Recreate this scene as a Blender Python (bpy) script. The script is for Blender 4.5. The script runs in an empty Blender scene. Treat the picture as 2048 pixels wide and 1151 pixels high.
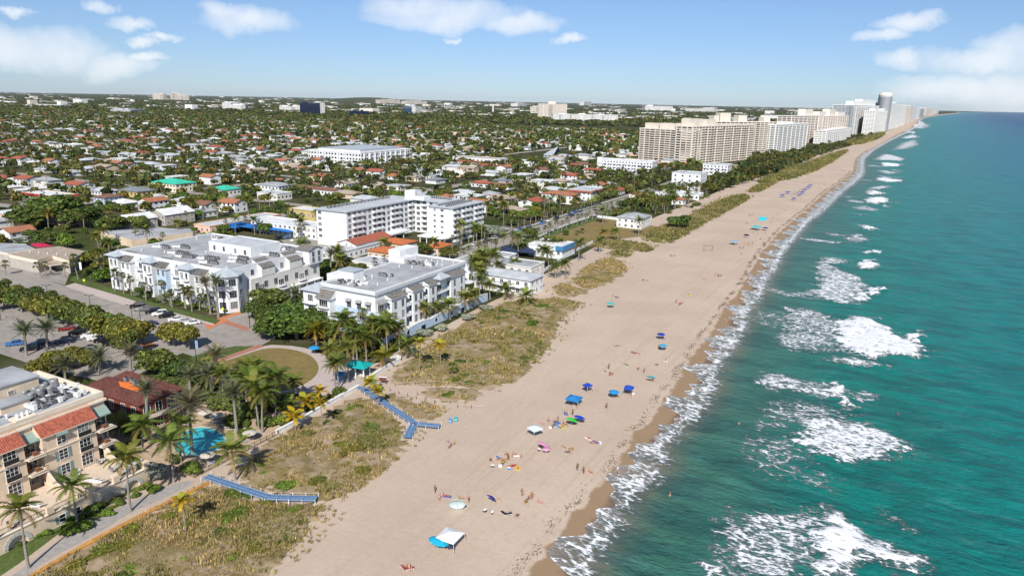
import bpy, bmesh, math, random
import numpy as np
from mathutils import Vector, Matrix
R = math.radians
rnd = random.Random(7)
nrg = np.random.default_rng(11)
scene = bpy.context.scene
COL = scene.collection

# ------------------------------------------------------------------ camera
# world frame: +X to the sea (east), +Y along the shore (north), Z up, metres; drone 70 m above the origin
HEAD, PITCH, ROLL, FPX, CAMH = 28.0, 14.7716, 1.1189, 1420.0, 70.0
cam_d = bpy.data.cameras.new('camera'); cam = bpy.data.objects.new('camera', cam_d); COL.objects.link(cam)
cam_d.sensor_width = 36.0; cam_d.lens = FPX / 2048 * 36.0
cam_d.clip_start = 1.0; cam_d.clip_end = 200000.0
cam.matrix_world = Matrix.Translation((0, 0, CAMH)) @ Matrix.Rotation(R(HEAD), 4, 'Z') @ Matrix.Rotation(R(90 - PITCH), 4, 'X') @ Matrix.Rotation(R(ROLL), 4, 'Z')
scene.camera = cam

_h, _p, _r = R(HEAD), R(PITCH), R(ROLL)
def ray(px, py):
    x = px - 1024.0; y = py - 575.5
    c, s = math.cos(_r), math.sin(_r)
    xr = x*c + y*s; yr = -x*s + y*c
    cp, sp = math.cos(_p), math.sin(_p)
    X, Y, Z = xr, FPX*cp - yr*sp, -FPX*sp - yr*cp
    return X*math.cos(_h) - Y*math.sin(_h), X*math.sin(_h) + Y*math.cos(_h), Z
def G(px, py, z=0.0):
    """surveyed position: where the sight line through a photo point meets height z"""
    a, b, c = ray(px, py); t = (z - CAMH) / c
    return a*t, b*t
def GP(pts, z=0.0): return [G(x, y, z) for x, y in pts]
def PX(e, u, z=0.0):
    ch, sh = math.cos(_h), math.sin(_h)
    X = e*ch + u*sh; Y = -e*sh + u*ch; Z = z - CAMH
    cp, sp = math.cos(_p), math.sin(_p)
    f = Y*cp - Z*sp; yr = -(Y*sp + Z*cp); xr = X
    if f < 1: return -9e3, -9e3
    xr *= FPX/f; yr *= FPX/f
    c, s = math.cos(_r), math.sin(_r)
    return 1024 + xr*c - yr*s, 575.5 + xr*s + yr*c

# ------------------------------------------------------------------ sky, sun, exposure
SUN_EL, SUN_AZ = 40.0, 155.0      # azimuth clockwise from +Y
scene.view_settings.view_transform = 'Standard'; scene.view_settings.look = 'None'
scene.view_settings.exposure = 0.14; scene.view_settings.gamma = 1.0
scene.view_settings.use_curve_mapping = False
world = bpy.data.worlds.new('World'); scene.world = world; world.use_nodes = True
wn = world.node_tree; wn.nodes.clear()
def N(t, typ, **kw):
    n = t.nodes.new(typ)
    for k, v in kw.items():
        if k == 'inp':
            for kk, vv in v.items(): n.inputs[kk].default_value = vv
        else: setattr(n, k, v)
    return n
def M_(t, op, a, b=None, c=None, clamp=False):
    n = t.nodes.new('ShaderNodeMath'); n.operation = op; n.use_clamp = clamp
    for i, v in enumerate((a, b, c)):
        if v is None: continue
        if isinstance(v, (int, float)): n.inputs[i].default_value = v
        else: t.links.new(v, n.inputs[i])
    return n.outputs[0]
sky = N(wn, 'ShaderNodeTexSky', sky_type='NISHITA', sun_disc=False, sun_elevation=R(SUN_EL), sun_rotation=R(SUN_AZ),
        altitude=0.0, air_density=1.0, dust_density=0.0, ozone_density=4.0)
tc = N(wn, 'ShaderNodeTexCoord')
sep = N(wn, 'ShaderNodeSeparateXYZ'); wn.links.new(tc.outputs['Generated'], sep.inputs[0])
az0 = M_(wn, 'ARCTAN2', sep.outputs[0], sep.outputs[1]); el0 = M_(wn, 'ARCSINE', sep.outputs[2])
nz = N(wn, 'ShaderNodeTexNoise', inp={'Scale': 16.0, 'Detail': 8.0, 'Roughness': 0.62}); wn.links.new(tc.outputs['Generated'], nz.inputs['Vector'])
ns = N(wn, 'ShaderNodeSeparateColor'); wn.links.new(nz.outputs['Color'], ns.inputs[0])
az_ = M_(wn, 'ADD', az0, M_(wn, 'MULTIPLY_ADD', ns.outputs[0], 0.09, -0.045))
el_ = M_(wn, 'ADD', el0, M_(wn, 'MULTIPLY_ADD', ns.outputs[1], 0.042, -0.021))
CLOUDS = [(835,16,115,34),(935,28,115,32),(1035,46,85,20),(880,40,150,22),(500,40,95,27),(450,22,45,22),(55,100,120,38),(225,130,70,24),(295,117,36,11),
          (262,48,46,13),(285,84,30,10),(335,75,28,9),(190,15,32,12),(1815,50,52,18),(1765,75,45,14),(1800,124,48,16),
          (1985,118,120,26),(2060,100,95,34),(1950,178,150,30),(2060,185,130,40),(1140,80,30,11),(35,18,22,10),(900,72,22,6),
          (2420,60,150,40),(2700,120,190,40),(-330,80,160,36),(-700,30,190,44),(380,-150,200,55),(1350,-190,230,60),(1900,-160,160,45),(900,-420,300,90)]
mx = None
for (cx, cy, wx, hy) in CLOUDS:
    d = Vector(ray(cx, cy)).normalized()
    a = math.atan2(d.x, d.y); e = math.asin(d.z)
    da = M_(wn, 'MULTIPLY', M_(wn, 'SUBTRACT', az_, a), FPX/wx*.95)
    de = M_(wn, 'MULTIPLY', M_(wn, 'SUBTRACT', el_, e), FPX/hy*.95)
    m = M_(wn, 'SUBTRACT', 1.0, M_(wn, 'ADD', M_(wn, 'MULTIPLY', da, da), M_(wn, 'MULTIPLY', de, de)))
    mx = m if mx is None else M_(wn, 'MAXIMUM', mx, m)
# the same sort of clouds goes on all round the rest of the sky
bk = N(wn, 'ShaderNodeTexNoise', inp={'Scale': 3.2, 'Detail': 7.0, 'Roughness': 0.55})
mp = N(wn, 'ShaderNodeMapping', inp={'Scale': (1, 1, 3.2)}); wn.links.new(tc.outputs['Generated'], mp.inputs[0]); wn.links.new(mp.outputs[0], bk.inputs['Vector'])
ctr = R(-HEAD)
dist = M_(wn, 'ABSOLUTE', M_(wn, 'SUBTRACT', M_(wn, 'MODULO', M_(wn, 'ADD', az0, 4*math.pi + math.pi - ctr), 2*math.pi), math.pi))
outside = M_(wn, 'MULTIPLY', M_(wn, 'SUBTRACT', dist, 0.75), 3.0, clamp=True)
bkm = M_(wn, 'MULTIPLY', M_(wn, 'MULTIPLY', M_(wn, 'SUBTRACT', bk.outputs['Fac'], 0.56), 7.0), outside)
mx = M_(wn, 'MAXIMUM', mx, bkm)
tex = M_(wn, 'MULTIPLY_ADD', ns.outputs[2], 1.3, 0.30)
cm = M_(wn, 'MULTIPLY', M_(wn, 'MULTIPLY', mx, .85, clamp=True), tex, clamp=True)
cm = M_(wn, 'MULTIPLY', M_(wn, 'SMOOTH_MIN', cm, 1.0, 0.2), 0.82)
skym = N(wn, 'ShaderNodeMix', data_type='RGBA', blend_type='MULTIPLY', inp={0: 1.0}); wn.links.new(sky.outputs[0], skym.inputs[6])
ert = N(wn, 'ShaderNodeValToRGB'); ert.color_ramp.elements[0].position = 0.0; ert.color_ramp.elements[0].color = (.62,.80,1.20,1); ert.color_ramp.elements[1].position = .30; ert.color_ramp.elements[1].color = (1.17,1.12,1.08,1)
wn.links.new(M_(wn, 'MAXIMUM', el0, 0.0), ert.inputs[0]); wn.links.new(ert.outputs[0], skym.inputs[7])
mixc = N(wn, 'ShaderNodeMix', data_type='RGBA'); wn.links.new(cm, mixc.inputs[0]); wn.links.new(skym.outputs[2], mixc.inputs[6])
mixc.inputs[7].default_value = (11.2, 11.5, 11.9, 1)
bg = N(wn, 'ShaderNodeBackground', inp={'Strength': 0.080}); wo = N(wn, 'ShaderNodeOutputWorld')
wn.links.new(mixc.outputs[2], bg.inputs[0]); wn.links.new(bg.outputs[0], wo.inputs[0])
world.cycles.sampling_method = 'MANUAL'; world.cycles.sample_map_resolution = 256
sun_d = bpy.data.lights.new('sun', 'SUN'); sun = bpy.data.objects.new('sun', sun_d); COL.objects.link(sun)
sun_d.energy = 5.0; sun_d.angle = R(0.53); sun_d.color = (1.0, 0.955, 0.88)
sv = Vector((math.sin(R(SUN_AZ))*math.cos(R(SUN_EL)), math.cos(R(SUN_AZ))*math.cos(R(SUN_EL)), math.sin(R(SUN_EL))))
sun.rotation_euler = sv.to_track_quat('Z', 'Y').to_euler(); sun.location = (0, 0, 400)
scene.cycles.max_bounces = 4; scene.cycles.diffuse_bounces = 2; scene.cycles.glossy_bounces = 2
scene.cycles.transmission_bounces = 2; scene.cycles.transparent_max_bounces = 4; scene.cycles.volume_bounces = 0
scene.cycles.use_denoising = True; scene.cycles.caustics_reflective = False; scene.cycles.caustics_refractive = False

# ------------------------------------------------------------------ materials
MATS = {}
def mat(name, col, rough=0.8, var=0.12, scale=1.0, bump=0.0, bscale=None, metal=0.0, spec=0.3, stretch=None, col2=None, objcol=False, attr=None, detail=5.0, big=0.0):
    """plain surface: base colour broken up by noise (object space), optional relief, optional second colour"""
    if name in MATS: return MATS[name]
    m = bpy.data.materials.new(name); m.use_nodes = True; t = m.node_tree
    b = t.nodes['Principled BSDF']
    b.inputs['Roughness'].default_value = rough; b.inputs['Metallic'].default_value = metal
    b.inputs['Specular IOR Level'].default_value = spec
    tc = N(t, 'ShaderNodeTexCoord'); src = tc.outputs['Object']
    if stretch:
        mpn = N(t, 'ShaderNodeMapping', inp={'Scale': stretch}); t.links.new(src, mpn.inputs[0]); src = mpn.outputs[0]
    nzn = N(t, 'ShaderNodeTexNoise', inp={'Scale': scale, 'Detail': detail, 'Roughness': 0.6}); t.links.new(src, nzn.inputs['Vector'])
    c2 = col2 if col2 else tuple(max(0, c*(1-var*2.2)) for c in col)
    c1 = col if col2 else tuple(min(1, c*(1+var*1.2)) for c in col)
    rmp = N(t, 'ShaderNodeValToRGB'); rmp.color_ramp.elements[0].position = 0.30; rmp.color_ramp.elements[1].position = 0.70
    rmp.color_ramp.elements[0].color = (*c2, 1); rmp.color_ramp.elements[1].color = (*c1, 1)
    t.links.new(nzn.outputs['Fac'], rmp.inputs[0]); out = rmp.outputs[0]
    if big:
        n2 = N(t, 'ShaderNodeTexNoise', inp={'Scale': scale*0.13, 'Detail': 3.0}); t.links.new(src, n2.inputs['Vector'])
        f = M_(t, 'MULTIPLY_ADD', n2.outputs['Fac'], big*2, 1-big)
        mm = N(t, 'ShaderNodeMix', data_type='RGBA', blend_type='MULTIPLY', inp={0: 1.0}); t.links.new(out, mm.inputs[6])
        cc = N(t, 'ShaderNodeCombineColor')
        for i in range(3): t.links.new(f, cc.inputs[i])
        t.links.new(cc.outputs[0], mm.inputs[7]); out = mm.outputs[2]
    if objcol or attr:
        mm = N(t, 'ShaderNodeMix', data_type='RGBA', blend_type='MULTIPLY', inp={0: 1.0}); t.links.new(out, mm.inputs[6])
        if attr:
            at = N(t, 'ShaderNodeAttribute', attribute_name=attr); t.links.new(at.outputs['Color'], mm.inputs[7])
            out = mm.outputs[2]
            if objcol:
                m2 = N(t, 'ShaderNodeMix', data_type='RGBA', blend_type='MULTIPLY', inp={0: 1.0}); t.links.new(out, m2.inputs[6])
                oi = N(t, 'ShaderNodeObjectInfo'); t.links.new(oi.outputs['Color'], m2.inputs[7]); out = m2.outputs[2]
        else:
            oi = N(t, 'ShaderNodeObjectInfo'); t.links.new(oi.outputs['Color'], mm.inputs[7]); out = mm.outputs[2]
    t.links.new(out, b.inputs['Base Color'])
    if bump:
        nb = N(t, 'ShaderNodeTexNoise', inp={'Scale': bscale or scale*3, 'Detail': 4.0}); t.links.new(src, nb.inputs['Vector'])
        bp = N(t, 'ShaderNodeBump', inp={'Strength': 1.0, 'Distance': bump}); t.links.new(nb.outputs['Fac'], bp.inputs['Height'])
        t.links.new(bp.outputs[0], b.inputs['Normal'])
    MATS[name] = m
    return m

mat('white_wall', (.76,.77,.78), .75, .05, .25, big=.06)
mat('offwhite_wall', (.72,.70,.66), .8, .06, .3)
mat('blue_wall', (.48,.60,.74), .8, .05, .3)
mat('cream_wall', (.70,.56,.42), .85, .06, .35, big=.06)
mat('cream_trim', (.80,.69,.56), .8, .05, .6)
mat('beige_tower', (.73,.655,.565), .85, .06, .08)
mat('white_tower', (.80,.79,.77), .8, .05, .08)
mat('cream_tower', (.78,.70,.62), .8, .06, .08)
mat('grey_tower', (.50,.52,.54), .5, .08, .1)
mat('yellow_wall', (.56,.44,.19), .8, .06, .4)
mat('pink_wall', (.80,.52,.38), .8, .06, .4)
mat('taupe_wall', (.47,.43,.38), .85, .06, .4)
mat('orange_wall', (.80,.20,.045), .8, .07, .5)
mat('red_wall', (.20,.055,.04), .8, .1, .5)
mat('roof_grey', (.40,.41,.43), .85, .14, .16, bump=.01, big=.10)
mat('roof_white', (.74,.74,.74), .75, .10, .2, big=.08)
mat('roof_light', (.52,.54,.57), .8, .10, .2, big=.1)
mat('roof_dark', (.14,.135,.13), .9, .2, .6)
mat('roof_slate', (.22,.24,.27), .8, .12, .5)
mat('roof_tan', (.42,.34,.27), .9, .12, .4)
mat('roof_brown', (.24,.12,.085), .9, .2, .8)
mat('roof_teal', (.05,.52,.35), .6, .06, .4)
mat('roof_bluegrey', (.43,.47,.51), .6, .06, .4)
mat('tile_red', (.40,.12,.075), .85, .22, 2.0, bump=.03, bscale=6)
mat('tile_terracotta', (.42,.17,.095), .85, .2, 1.5, bump=.03, bscale=6)
mat('tile_maroon', (.15,.055,.045), .85, .22, 2.0, bump=.02)
mat('tile_orange', (.52,.16,.06), .8, .12, 1.0)
mat('tile_crimson', (.5,.04,.06), .8, .12, 1.0)
mat('shingle_grey', (.20,.185,.17), .9, .2, 1.2)
mat('glass', (.018,.022,.028), .08, .3, .8, spec=.7)
mat('glass_blue', (.03,.07,.13), .08, .2, .3, spec=.7)
mat('glass_navy', (.012,.02,.05), .1, .2, .3, spec=.6)
mat('frame_white', (.82,.81,.79), .5, .03, 1.0)
mat('shutter_green', (.20,.29,.28), .7, .08, 2)
mat('shutter_grey', (.42,.46,.50), .7, .06, 2)
mat('awning_green', (.27,.36,.32), .8, .06, 2)
mat('awning_grey', (.30,.30,.31), .85, .08, 2)
mat('metal_dark', (.03,.03,.032), .5, .1, 3, metal=.2)
mat('metal_grey', (.33,.34,.35), .5, .15, 2, metal=.3)
mat('metal_light', (.60,.61,.62), .45, .1, 2, metal=.2)
mat('duct_white', (.75,.75,.74), .6, .08, 1)
mat('plastic_white', (.83,.83,.82), .45, .03, 2)
mat('asphalt', (.335,.30,.27), .92, .10, .35, bump=.004, bscale=30, big=.14)
mat('asphalt_dark', (.12,.12,.125), .92, .12, .4, big=.12)
mat('pave_grey', (.36,.335,.315), .9, .10, 1.2, bump=.004, bscale=20, big=.1)
mat('pave_pink', (.50,.42,.385), .9, .07, 1.5, big=.08)
mat('pave_orange', (.58,.215,.10), .9, .14, 1.6)
mat('pave_red', (.42,.19,.14), .9, .12, 1.6)
mat('terrace_tile', (.66,.53,.41), .8, .06, 1.0, big=.05)
mat('pool_deck', (.50,.37,.26), .85, .12, .9, big=.1)
mat('kerb', (.55,.53,.50), .9, .06, 1)
mat('paint_white', (.80,.80,.78), .7, .08, 3)
mat('paint_yellow', (.62,.42,.05), .7, .1, 3)
mat('lawn', (.09,.125,.03), .95, .2, 1.2, bump=.03, bscale=8, big=.2)
mat('lawn_dry', (.27,.19,.075), .95, .16, .55, bump=.03, bscale=9, big=.22, col2=(.17,.135,.045))
mat('hedge', (.07,.15,.02), .9, .3, 1.4)
mat('soil', (.12,.085,.055), .95, .2, 1)
mat('trunk', (.20,.16,.125), .95, .22, 3, bump=.03, bscale=9, stretch=(1,1,5))
mat('trunk_grey', (.30,.27,.235), .95, .2, 3, bump=.03, bscale=9, stretch=(1,1,6))
mat('wood', (.22,.14,.085), .85, .2, 3)
mat('teak', (.30,.12,.06), .7, .15, 4)
mat('blue_mat', (.11,.20,.36), .8, .10, 1.5, big=.1)
mat('blue_mat_light', (.26,.38,.54), .8, .08, 2)
mat('blue_paint', (.06,.22,.44), .6, .06, 1)
mat('navy_canvas', (.03,.045,.10), .8, .1, 1)
mat('blue_canvas', (.015,.16,.50), .75, .08, .4)
mat('teal_paint', (.01,.35,.34), .6, .06, 1)
mat('pool_bottom', (.05,.50,.62), .4, .1, 1.2)
mat('magenta_awning', (.62,.02,.10), .7, .06, 1)
mat('cloth', (1,1,1), .85, .05, 4, objcol=True)
mat('car_paint', (1,1,1), .25, .02, 1, objcol=True, spec=.5)
mat('tyre', (.02,.02,.02), .9, .1, 5)
mat('rim', (.5,.5,.5), .35, .05, 5, metal=.7)
mat('lamp_red', (.45,.02,.02), .4, .05, 5)
mat('lamp_clear', (.75,.75,.72), .2, .05, 5)
mat('skin', (1,1,1), .6, .06, 8, objcol=True)
mat('hair', (.05,.03,.02), .8, .2, 20)
mat('hair_fair', (.35,.24,.12), .8, .2, 20)
mat('swim', (1,1,1), .7, .05, 10, objcol=True)
mat('weed', (.075,.05,.028), .95, .3, 4)
mat('rock', (.34,.30,.26), .95, .15, .8, bump=.05)
mat('sign_blue', (.02,.10,.45), .5, .05, 2)
mat('high_vis', (.62,.80,.03), .7, .05, 2)
mat('orange_band', (.55,.27,.07), .85, .16, .8, big=.12)

def leafmat(name, col, trans=0.25):
    m = bpy.data.materials.new(name); m.use_nodes = True; t = m.node_tree; b = t.nodes['Principled BSDF']
    at = N(t, 'ShaderNodeAttribute', attribute_name='tint')
    oi = N(t, 'ShaderNodeObjectInfo')
    m1 = N(t, 'ShaderNodeMix', data_type='RGBA', blend_type='MULTIPLY', inp={0: 1.0}); t.links.new(at.outputs['Color'], m1.inputs[6]); t.links.new(oi.outputs['Color'], m1.inputs[7])
    m2 = N(t, 'ShaderNodeMix', data_type='RGBA', blend_type='MULTIPLY', inp={0: 1.0}); t.links.new(m1.outputs[2], m2.inputs[6]); m2.inputs[7].default_value = (*col, 1)
    t.links.new(m2.outputs[2], b.inputs['Base Color'])
    b.inputs['Roughness'].default_value = 0.6; b.inputs['Specular IOR Level'].default_value = 0.25
    tr = N(t, 'ShaderNodeBsdfTranslucent'); t.links.new(m2.outputs[2], tr.inputs[0])
    mixs = N(t, 'ShaderNodeMixShader', inp={0: trans}); t.links.new(b.outputs[0], mixs.inputs[1]); t.links.new(tr.outputs[0], mixs.inputs[2])
    t.links.new(mixs.outputs[0], t.nodes['Material Output'].inputs[0])
    MATS[name] = m
for gm in ('glass', 'glass_blue'):     # some windows have blinds drawn behind the glass
    t = MATS[gm].node_tree; b = t.nodes['Principled BSDF']; src_ = b.inputs['Base Color'].links[0].from_socket; oi = N(t, 'ShaderNodeObjectInfo')
    mr_ = N(t, 'ShaderNodeMapRange', inp={1: .62, 2: .95, 3: 0.0, 4: .75}); t.links.new(oi.outputs['Random'], mr_.inputs[0])
    mm_ = N(t, 'ShaderNodeMix', data_type='RGBA'); t.links.new(mr_.outputs[0], mm_.inputs[0]); t.links.new(src_, mm_.inputs[6]); mm_.inputs[7].default_value = (.30, .30, .29, 1); t.links.new(mm_.outputs[2], b.inputs['Base Color'])
for wm_ in ('white_wall', 'blue_wall', 'cream_wall', 'offwhite_wall', 'white_tower', 'beige_tower'):     # rain streaks and patchy paint
    t = MATS[wm_].node_tree; b = t.nodes['Principled BSDF']; src_ = b.inputs['Base Color'].links[0].from_socket; tc_ = N(t, 'ShaderNodeTexCoord')
    mp_ = N(t, 'ShaderNodeMapping', inp={'Scale': (1.4, 1.4, .12)}); t.links.new(tc_.outputs['Object'], mp_.inputs[0]); n_ = N(t, 'ShaderNodeTexNoise', inp={'Scale': .9, 'Detail': 5.0, 'Roughness': .65}); t.links.new(mp_.outputs[0], n_.inputs['Vector'])
    mr_ = N(t, 'ShaderNodeMapRange', inp={1: .50, 2: .72, 3: 0.0, 4: .30}); t.links.new(n_.outputs['Fac'], mr_.inputs[0]); mm_ = N(t, 'ShaderNodeMix', data_type='RGBA', blend_type='MULTIPLY'); t.links.new(mr_.outputs[0], mm_.inputs[0]); t.links.new(src_, mm_.inputs[6]); mm_.inputs[7].default_value = (.55, .53, .50, 1); t.links.new(mm_.outputs[2], b.inputs['Base Color'])
leafmat('leaf', (1, 1, 1)); leafmat('grass_blade', (1, 1, 1), .2)

# ------------------------------------------------------------------ helpers
class MB:
    """collects boxes, prisms, tubes; build() links them as one mesh object"""
    def __init__(s): s.v = []; s.f = []; s.m = []; s.mats = []
    def mi(s, m):
        if m not in s.mats: s.mats.append(m)
        return s.mats.index(m)
    def poly(s, pts, m): 
        b = len(s.v); s.v += [tuple(p) for p in pts]; s.f.append(tuple(range(b, b+len(pts)))); s.m.append(s.mi(m)); return s
    def box(s, x0, y0, z0, x1, y1, z1, m):
        if x0 > x1: x0, x1 = x1, x0
        if y0 > y1: y0, y1 = y1, y0
        b = len(s.v); k = s.mi(m)
        s.v += [(x0,y0,z0),(x1,y0,z0),(x1,y1,z0),(x0,y1,z0),(x0,y0,z1),(x1,y0,z1),(x1,y1,z1),(x0,y1,z1)]
        for q in ((3,2,1,0),(4,5,6,7),(0,1,5,4),(1,2,6,5),(2,3,7,6),(3,0,4,7)): s.f.append(tuple(b+i for i in q)); s.m.append(k)
        return s
    def prism(s, pts, z0, z1, m, mtop=None):
        a = sum(pts[i][0]*pts[(i+1) % len(pts)][1] - pts[(i+1) % len(pts)][0]*pts[i][1] for i in range(len(pts)))
        if a < 0: pts = pts[::-1]
        b = len(s.v); n = len(pts); k = s.mi(m); kt = s.mi(mtop) if mtop else k
        s.v += [(x, y, z0) for x, y in pts] + [(x, y, z1) for x, y in pts]
        s.f.append(tuple(b+i for i in reversed(range(n)))); s.m.append(k)
        s.f.append(tuple(b+n+i for i in range(n))); s.m.append(kt)
        for i in range(n): j = (i+1) % n; s.f.append((b+i, b+j, b+n+j, b+n+i)); s.m.append(k)
        return s
    def tube(s, path, rad, m, n=6, cap=True):
        """tapered tube along points; rad number or list"""
        k = s.mi(m); L = len(path); b = len(s.v)
        for i, p in enumerate(path):
            p = Vector(p); q = Vector(path[min(i+1, L-1)]) - Vector(path[max(i-1, 0)])
            q.normalize(); a = q.orthogonal().normalized() if abs(q.z) < .95 else Vector((1,0,0)); a = (a - q*a.dot(q)).normalized(); c = q.cross(a)
            r = rad[i] if isinstance(rad, (list, tuple)) else rad
            for j in range(n):
                t = 2*math.pi*j/n; w = p + (a*math.cos(t) + c*math.sin(t))*r; s.v.append(tuple(w))
        for i in range(L-1):
            for j in range(n):
                j2 = (j+1) % n; s.f.append((b+i*n+j, b+i*n+j2, b+(i+1)*n+j2, b+(i+1)*n+j)); s.m.append(k)
        if cap:
            s.f.append(tuple(b+j for j in reversed(range(n)))); s.m.append(k); s.f.append(tuple(b+(L-1)*n+j for j in range(n))); s.m.append(k)
        return s
    def lathe(s, prof, m, n=12, cx=0, cy=0, sx=1, sy=1):
        k = s.mi(m); b = len(s.v)
        for r, z in prof:
            for j in range(n): t = 2*math.pi*j/n; s.v.append((cx + sx*r*math.cos(t), cy + sy*r*math.sin(t), z))
        for i in range(len(prof)-1):
            for j in range(n): j2 = (j+1) % n; s.f.append((b+i*n+j, b+i*n+j2, b+(i+1)*n+j2, b+(i+1)*n+j)); s.m.append(k)
        return s
    def hip(s, x0, y0, x1, y1, z0, h, m, over=.4, ridge=None, th=.18):
        """hip roof with eaves thickness"""
        x0 -= over; y0 -= over; x1 += over; y1 += over
        s.box(x0, y0, z0-th, x1, y1, z0, m)
        w, d = x1-x0, y1-y0; z0 += .003
        if w >= d: i = d/2 if ridge is None else ridge; a = (x0+i, (y0+y1)/2, z0+h); b = (x1-i, (y0+y1)/2, z0+h)
        else: i = w/2 if ridge is None else ridge; a = ((x0+x1)/2, y0+i, z0+h); b = ((x0+x1)/2, y1-i, z0+h)
        c = [(x0,y0,z0),(x1,y0,z0),(x1,y1,z0),(x0,y1,z0)]
        if w >= d:
            s.poly([c[0],c[1],b,a], m).poly([c[2],c[3],a,b], m).poly([c[1],c[2],b], m).poly([c[3],c[0],a], m)
        else:
            s.poly([c[1],c[2],b,a], m).poly([c[3],c[0],a,b], m).poly([c[0],c[1],a], m).poly([c[2],c[3],b], m)
        return s
    def gable(s, x0, y0, x1, y1, z0, h, m, along='x', over=.4, wall=None, th=.15):
        if along == 'x':
            ym = (y0+y1)/2; a0, a1 = x0-over, x1+over; o = over*h/((y1-y0)/2)
            for sgn, ye in ((-1, y0-over), (1, y1+over)):
                q = [(a0, ye, z0-o), (a1, ye, z0-o), (a1, ym, z0+h), (a0, ym, z0+h)]
                s.poly(q if sgn < 0 else q[::-1], m); q2 = [(p[0], p[1], p[2]-th) for p in q]; s.poly(q2[::-1] if sgn < 0 else q2, m)
                s.poly([q[0], q[1], q2[1], q2[0]], m)
            if wall:
                s.poly([(x0,y0,z0),(x0,ym,z0+h-th),(x0,y1,z0)][::-1], wall); s.poly([(x1,y0,z0),(x1,y1,z0),(x1,ym,z0+h-th)], wall)
        else:
            xm = (x0+x1)/2; a0, a1 = y0-over, y1+over; o = over*h/((x1-x0)/2)
            for sgn, xe in ((-1, x0-over), (1, x1+over)):
                q = [(xe, a0, z0-o), (xe, a1, z0-o), (xm, a1, z0+h), (xm, a0, z0+h)]
                s.poly(q[::-1] if sgn < 0 else q, m); q2 = [(p[0], p[1], p[2]-th) for p in q]; s.poly(q2 if sgn < 0 else q2[::-1], m)
                s.poly([q[0], q[1], q2[1], q2[0]], m)
            if wall:
                s.poly([(x0,y0,z0),(x1,y0,z0),(xm,y0,z0+h-th)], wall); s.poly([(x0,y1,z0),(xm,y1,z0+h-th),(x1,y1,z0)], wall)
        return s
    def mesh(s, name, smooth=False):
        me = bpy.data.meshes.new(name); me.from_pydata(s.v, [], s.f)
        for m in s.mats: me.materials.append(MATS[m])
        me.polygons.foreach_set('material_index', s.m)
        if smooth: me.polygons.foreach_set('use_smooth', [True]*len(s.f))
        me.update(); return me
    def build(s, name, parent=None, loc=None, rz=0, smooth=False, kind=None):
        return place(name, s.mesh(name, smooth), parent, loc, rz, kind=kind)
def place(name, me, parent=None, loc=None, rz=0, scale=None, color=None, kind=None):
    o = bpy.data.objects.new(name, me); COL.objects.link(o)
    if parent is not None: o.parent = parent
    if loc is not None: o.location = loc
    if rz: o.rotation_euler = (0, 0, rz)
    if scale is not None: o.scale = (scale,)*3 if isinstance(scale, (int, float)) else scale
    if color is not None: o.color = (*color, 1)
    if kind: o['kind'] = kind
    return o
def tag(o, label=None, cat=None, group=None, kind=None):
    if label: o['label'] = label
    if cat: o['category'] = cat
    if group: o['group'] = group
    if kind: o['kind'] = kind
    return o
def thing(name, label, cat, loc=(0,0,0), rz=0, group=None, scale=None):
    o = bpy.data.objects.new(name, None); COL.objects.link(o); o.empty_display_size = .5
    o.location = loc; o.rotation_euler = (0, 0, rz)
    if scale is not None: o.scale = (scale,)*3 if isinstance(scale, (int, float)) else scale
    return tag(o, label, cat, group)
def npmesh(name, V, F, matname, tint=None, smooth=False):
    """numpy mesh: V (n,3), F (m,3|4), tint (m,3) one colour per face"""
    me = bpy.data.meshes.new(name); V = np.asarray(V, np.float32); F = np.asarray(F, np.int32); k = F.shape[1]
    me.vertices.add(len(V)); me.vertices.foreach_set('co', V.ravel())
    me.loops.add(F.size); me.loops.foreach_set('vertex_index', F.ravel())
    me.polygons.add(len(F)); me.polygons.foreach_set('loop_start', np.arange(0, F.size, k, dtype=np.int32)); me.polygons.foreach_set('loop_total', np.full(len(F), k, np.int32))
    me.materials.append(MATS[matname])
    if smooth: me.polygons.foreach_set('use_smooth', np.ones(len(F), bool))
    if tint is not None:
        at = me.attributes.new('tint', 'FLOAT_COLOR', 'FACE')
        c = np.ones((len(F), 4), np.float32); c[:, :3] = tint; at.data.foreach_set('color', c.ravel())
    me.update(calc_edges=True); return me
def inside(P, poly):
    """even-odd test, P (n,2)"""
    x, y = P[:, 0], P[:, 1]; r = np.zeros(len(P), bool); n = len(poly)
    for i in range(n):
        x0, y0 = poly[i]; x1, y1 = poly[(i+1) % n]
        if y0 == y1: continue
        r ^= ((y0 > y) != (y1 > y)) & (x < (x1-x0)*(y-y0)/(y1-y0) + x0)
    return r
def segdist(P, poly, closed=True):
    d = np.full(len(P), 1e9); n = len(poly)
    for i in range(n if closed else n-1):
        a = np.array(poly[i]); b = np.array(poly[(i+1) % n]); ab = b-a; L = ab@ab + 1e-9
        t = np.clip(((P-a)@ab)/L, 0, 1); q = a + t[:, None]*ab; d = np.minimum(d, np.hypot(*(P-q).T))
    return d
def smooth_poly(pts, it=2, closed=True):
    for _ in range(it):
        o = []; n = len(pts)
        if not closed: o.append(pts[0])
        for i in range(n if closed else n-1):
            a = pts[i]; b = pts[(i+1) % n]
            o += [(a[0]*.75+b[0]*.25, a[1]*.75+b[1]*.25), (a[0]*.25+b[0]*.75, a[1]*.25+b[1]*.75)]
        if not closed: o.append(pts[-1])
        pts = o
    return pts
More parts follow.
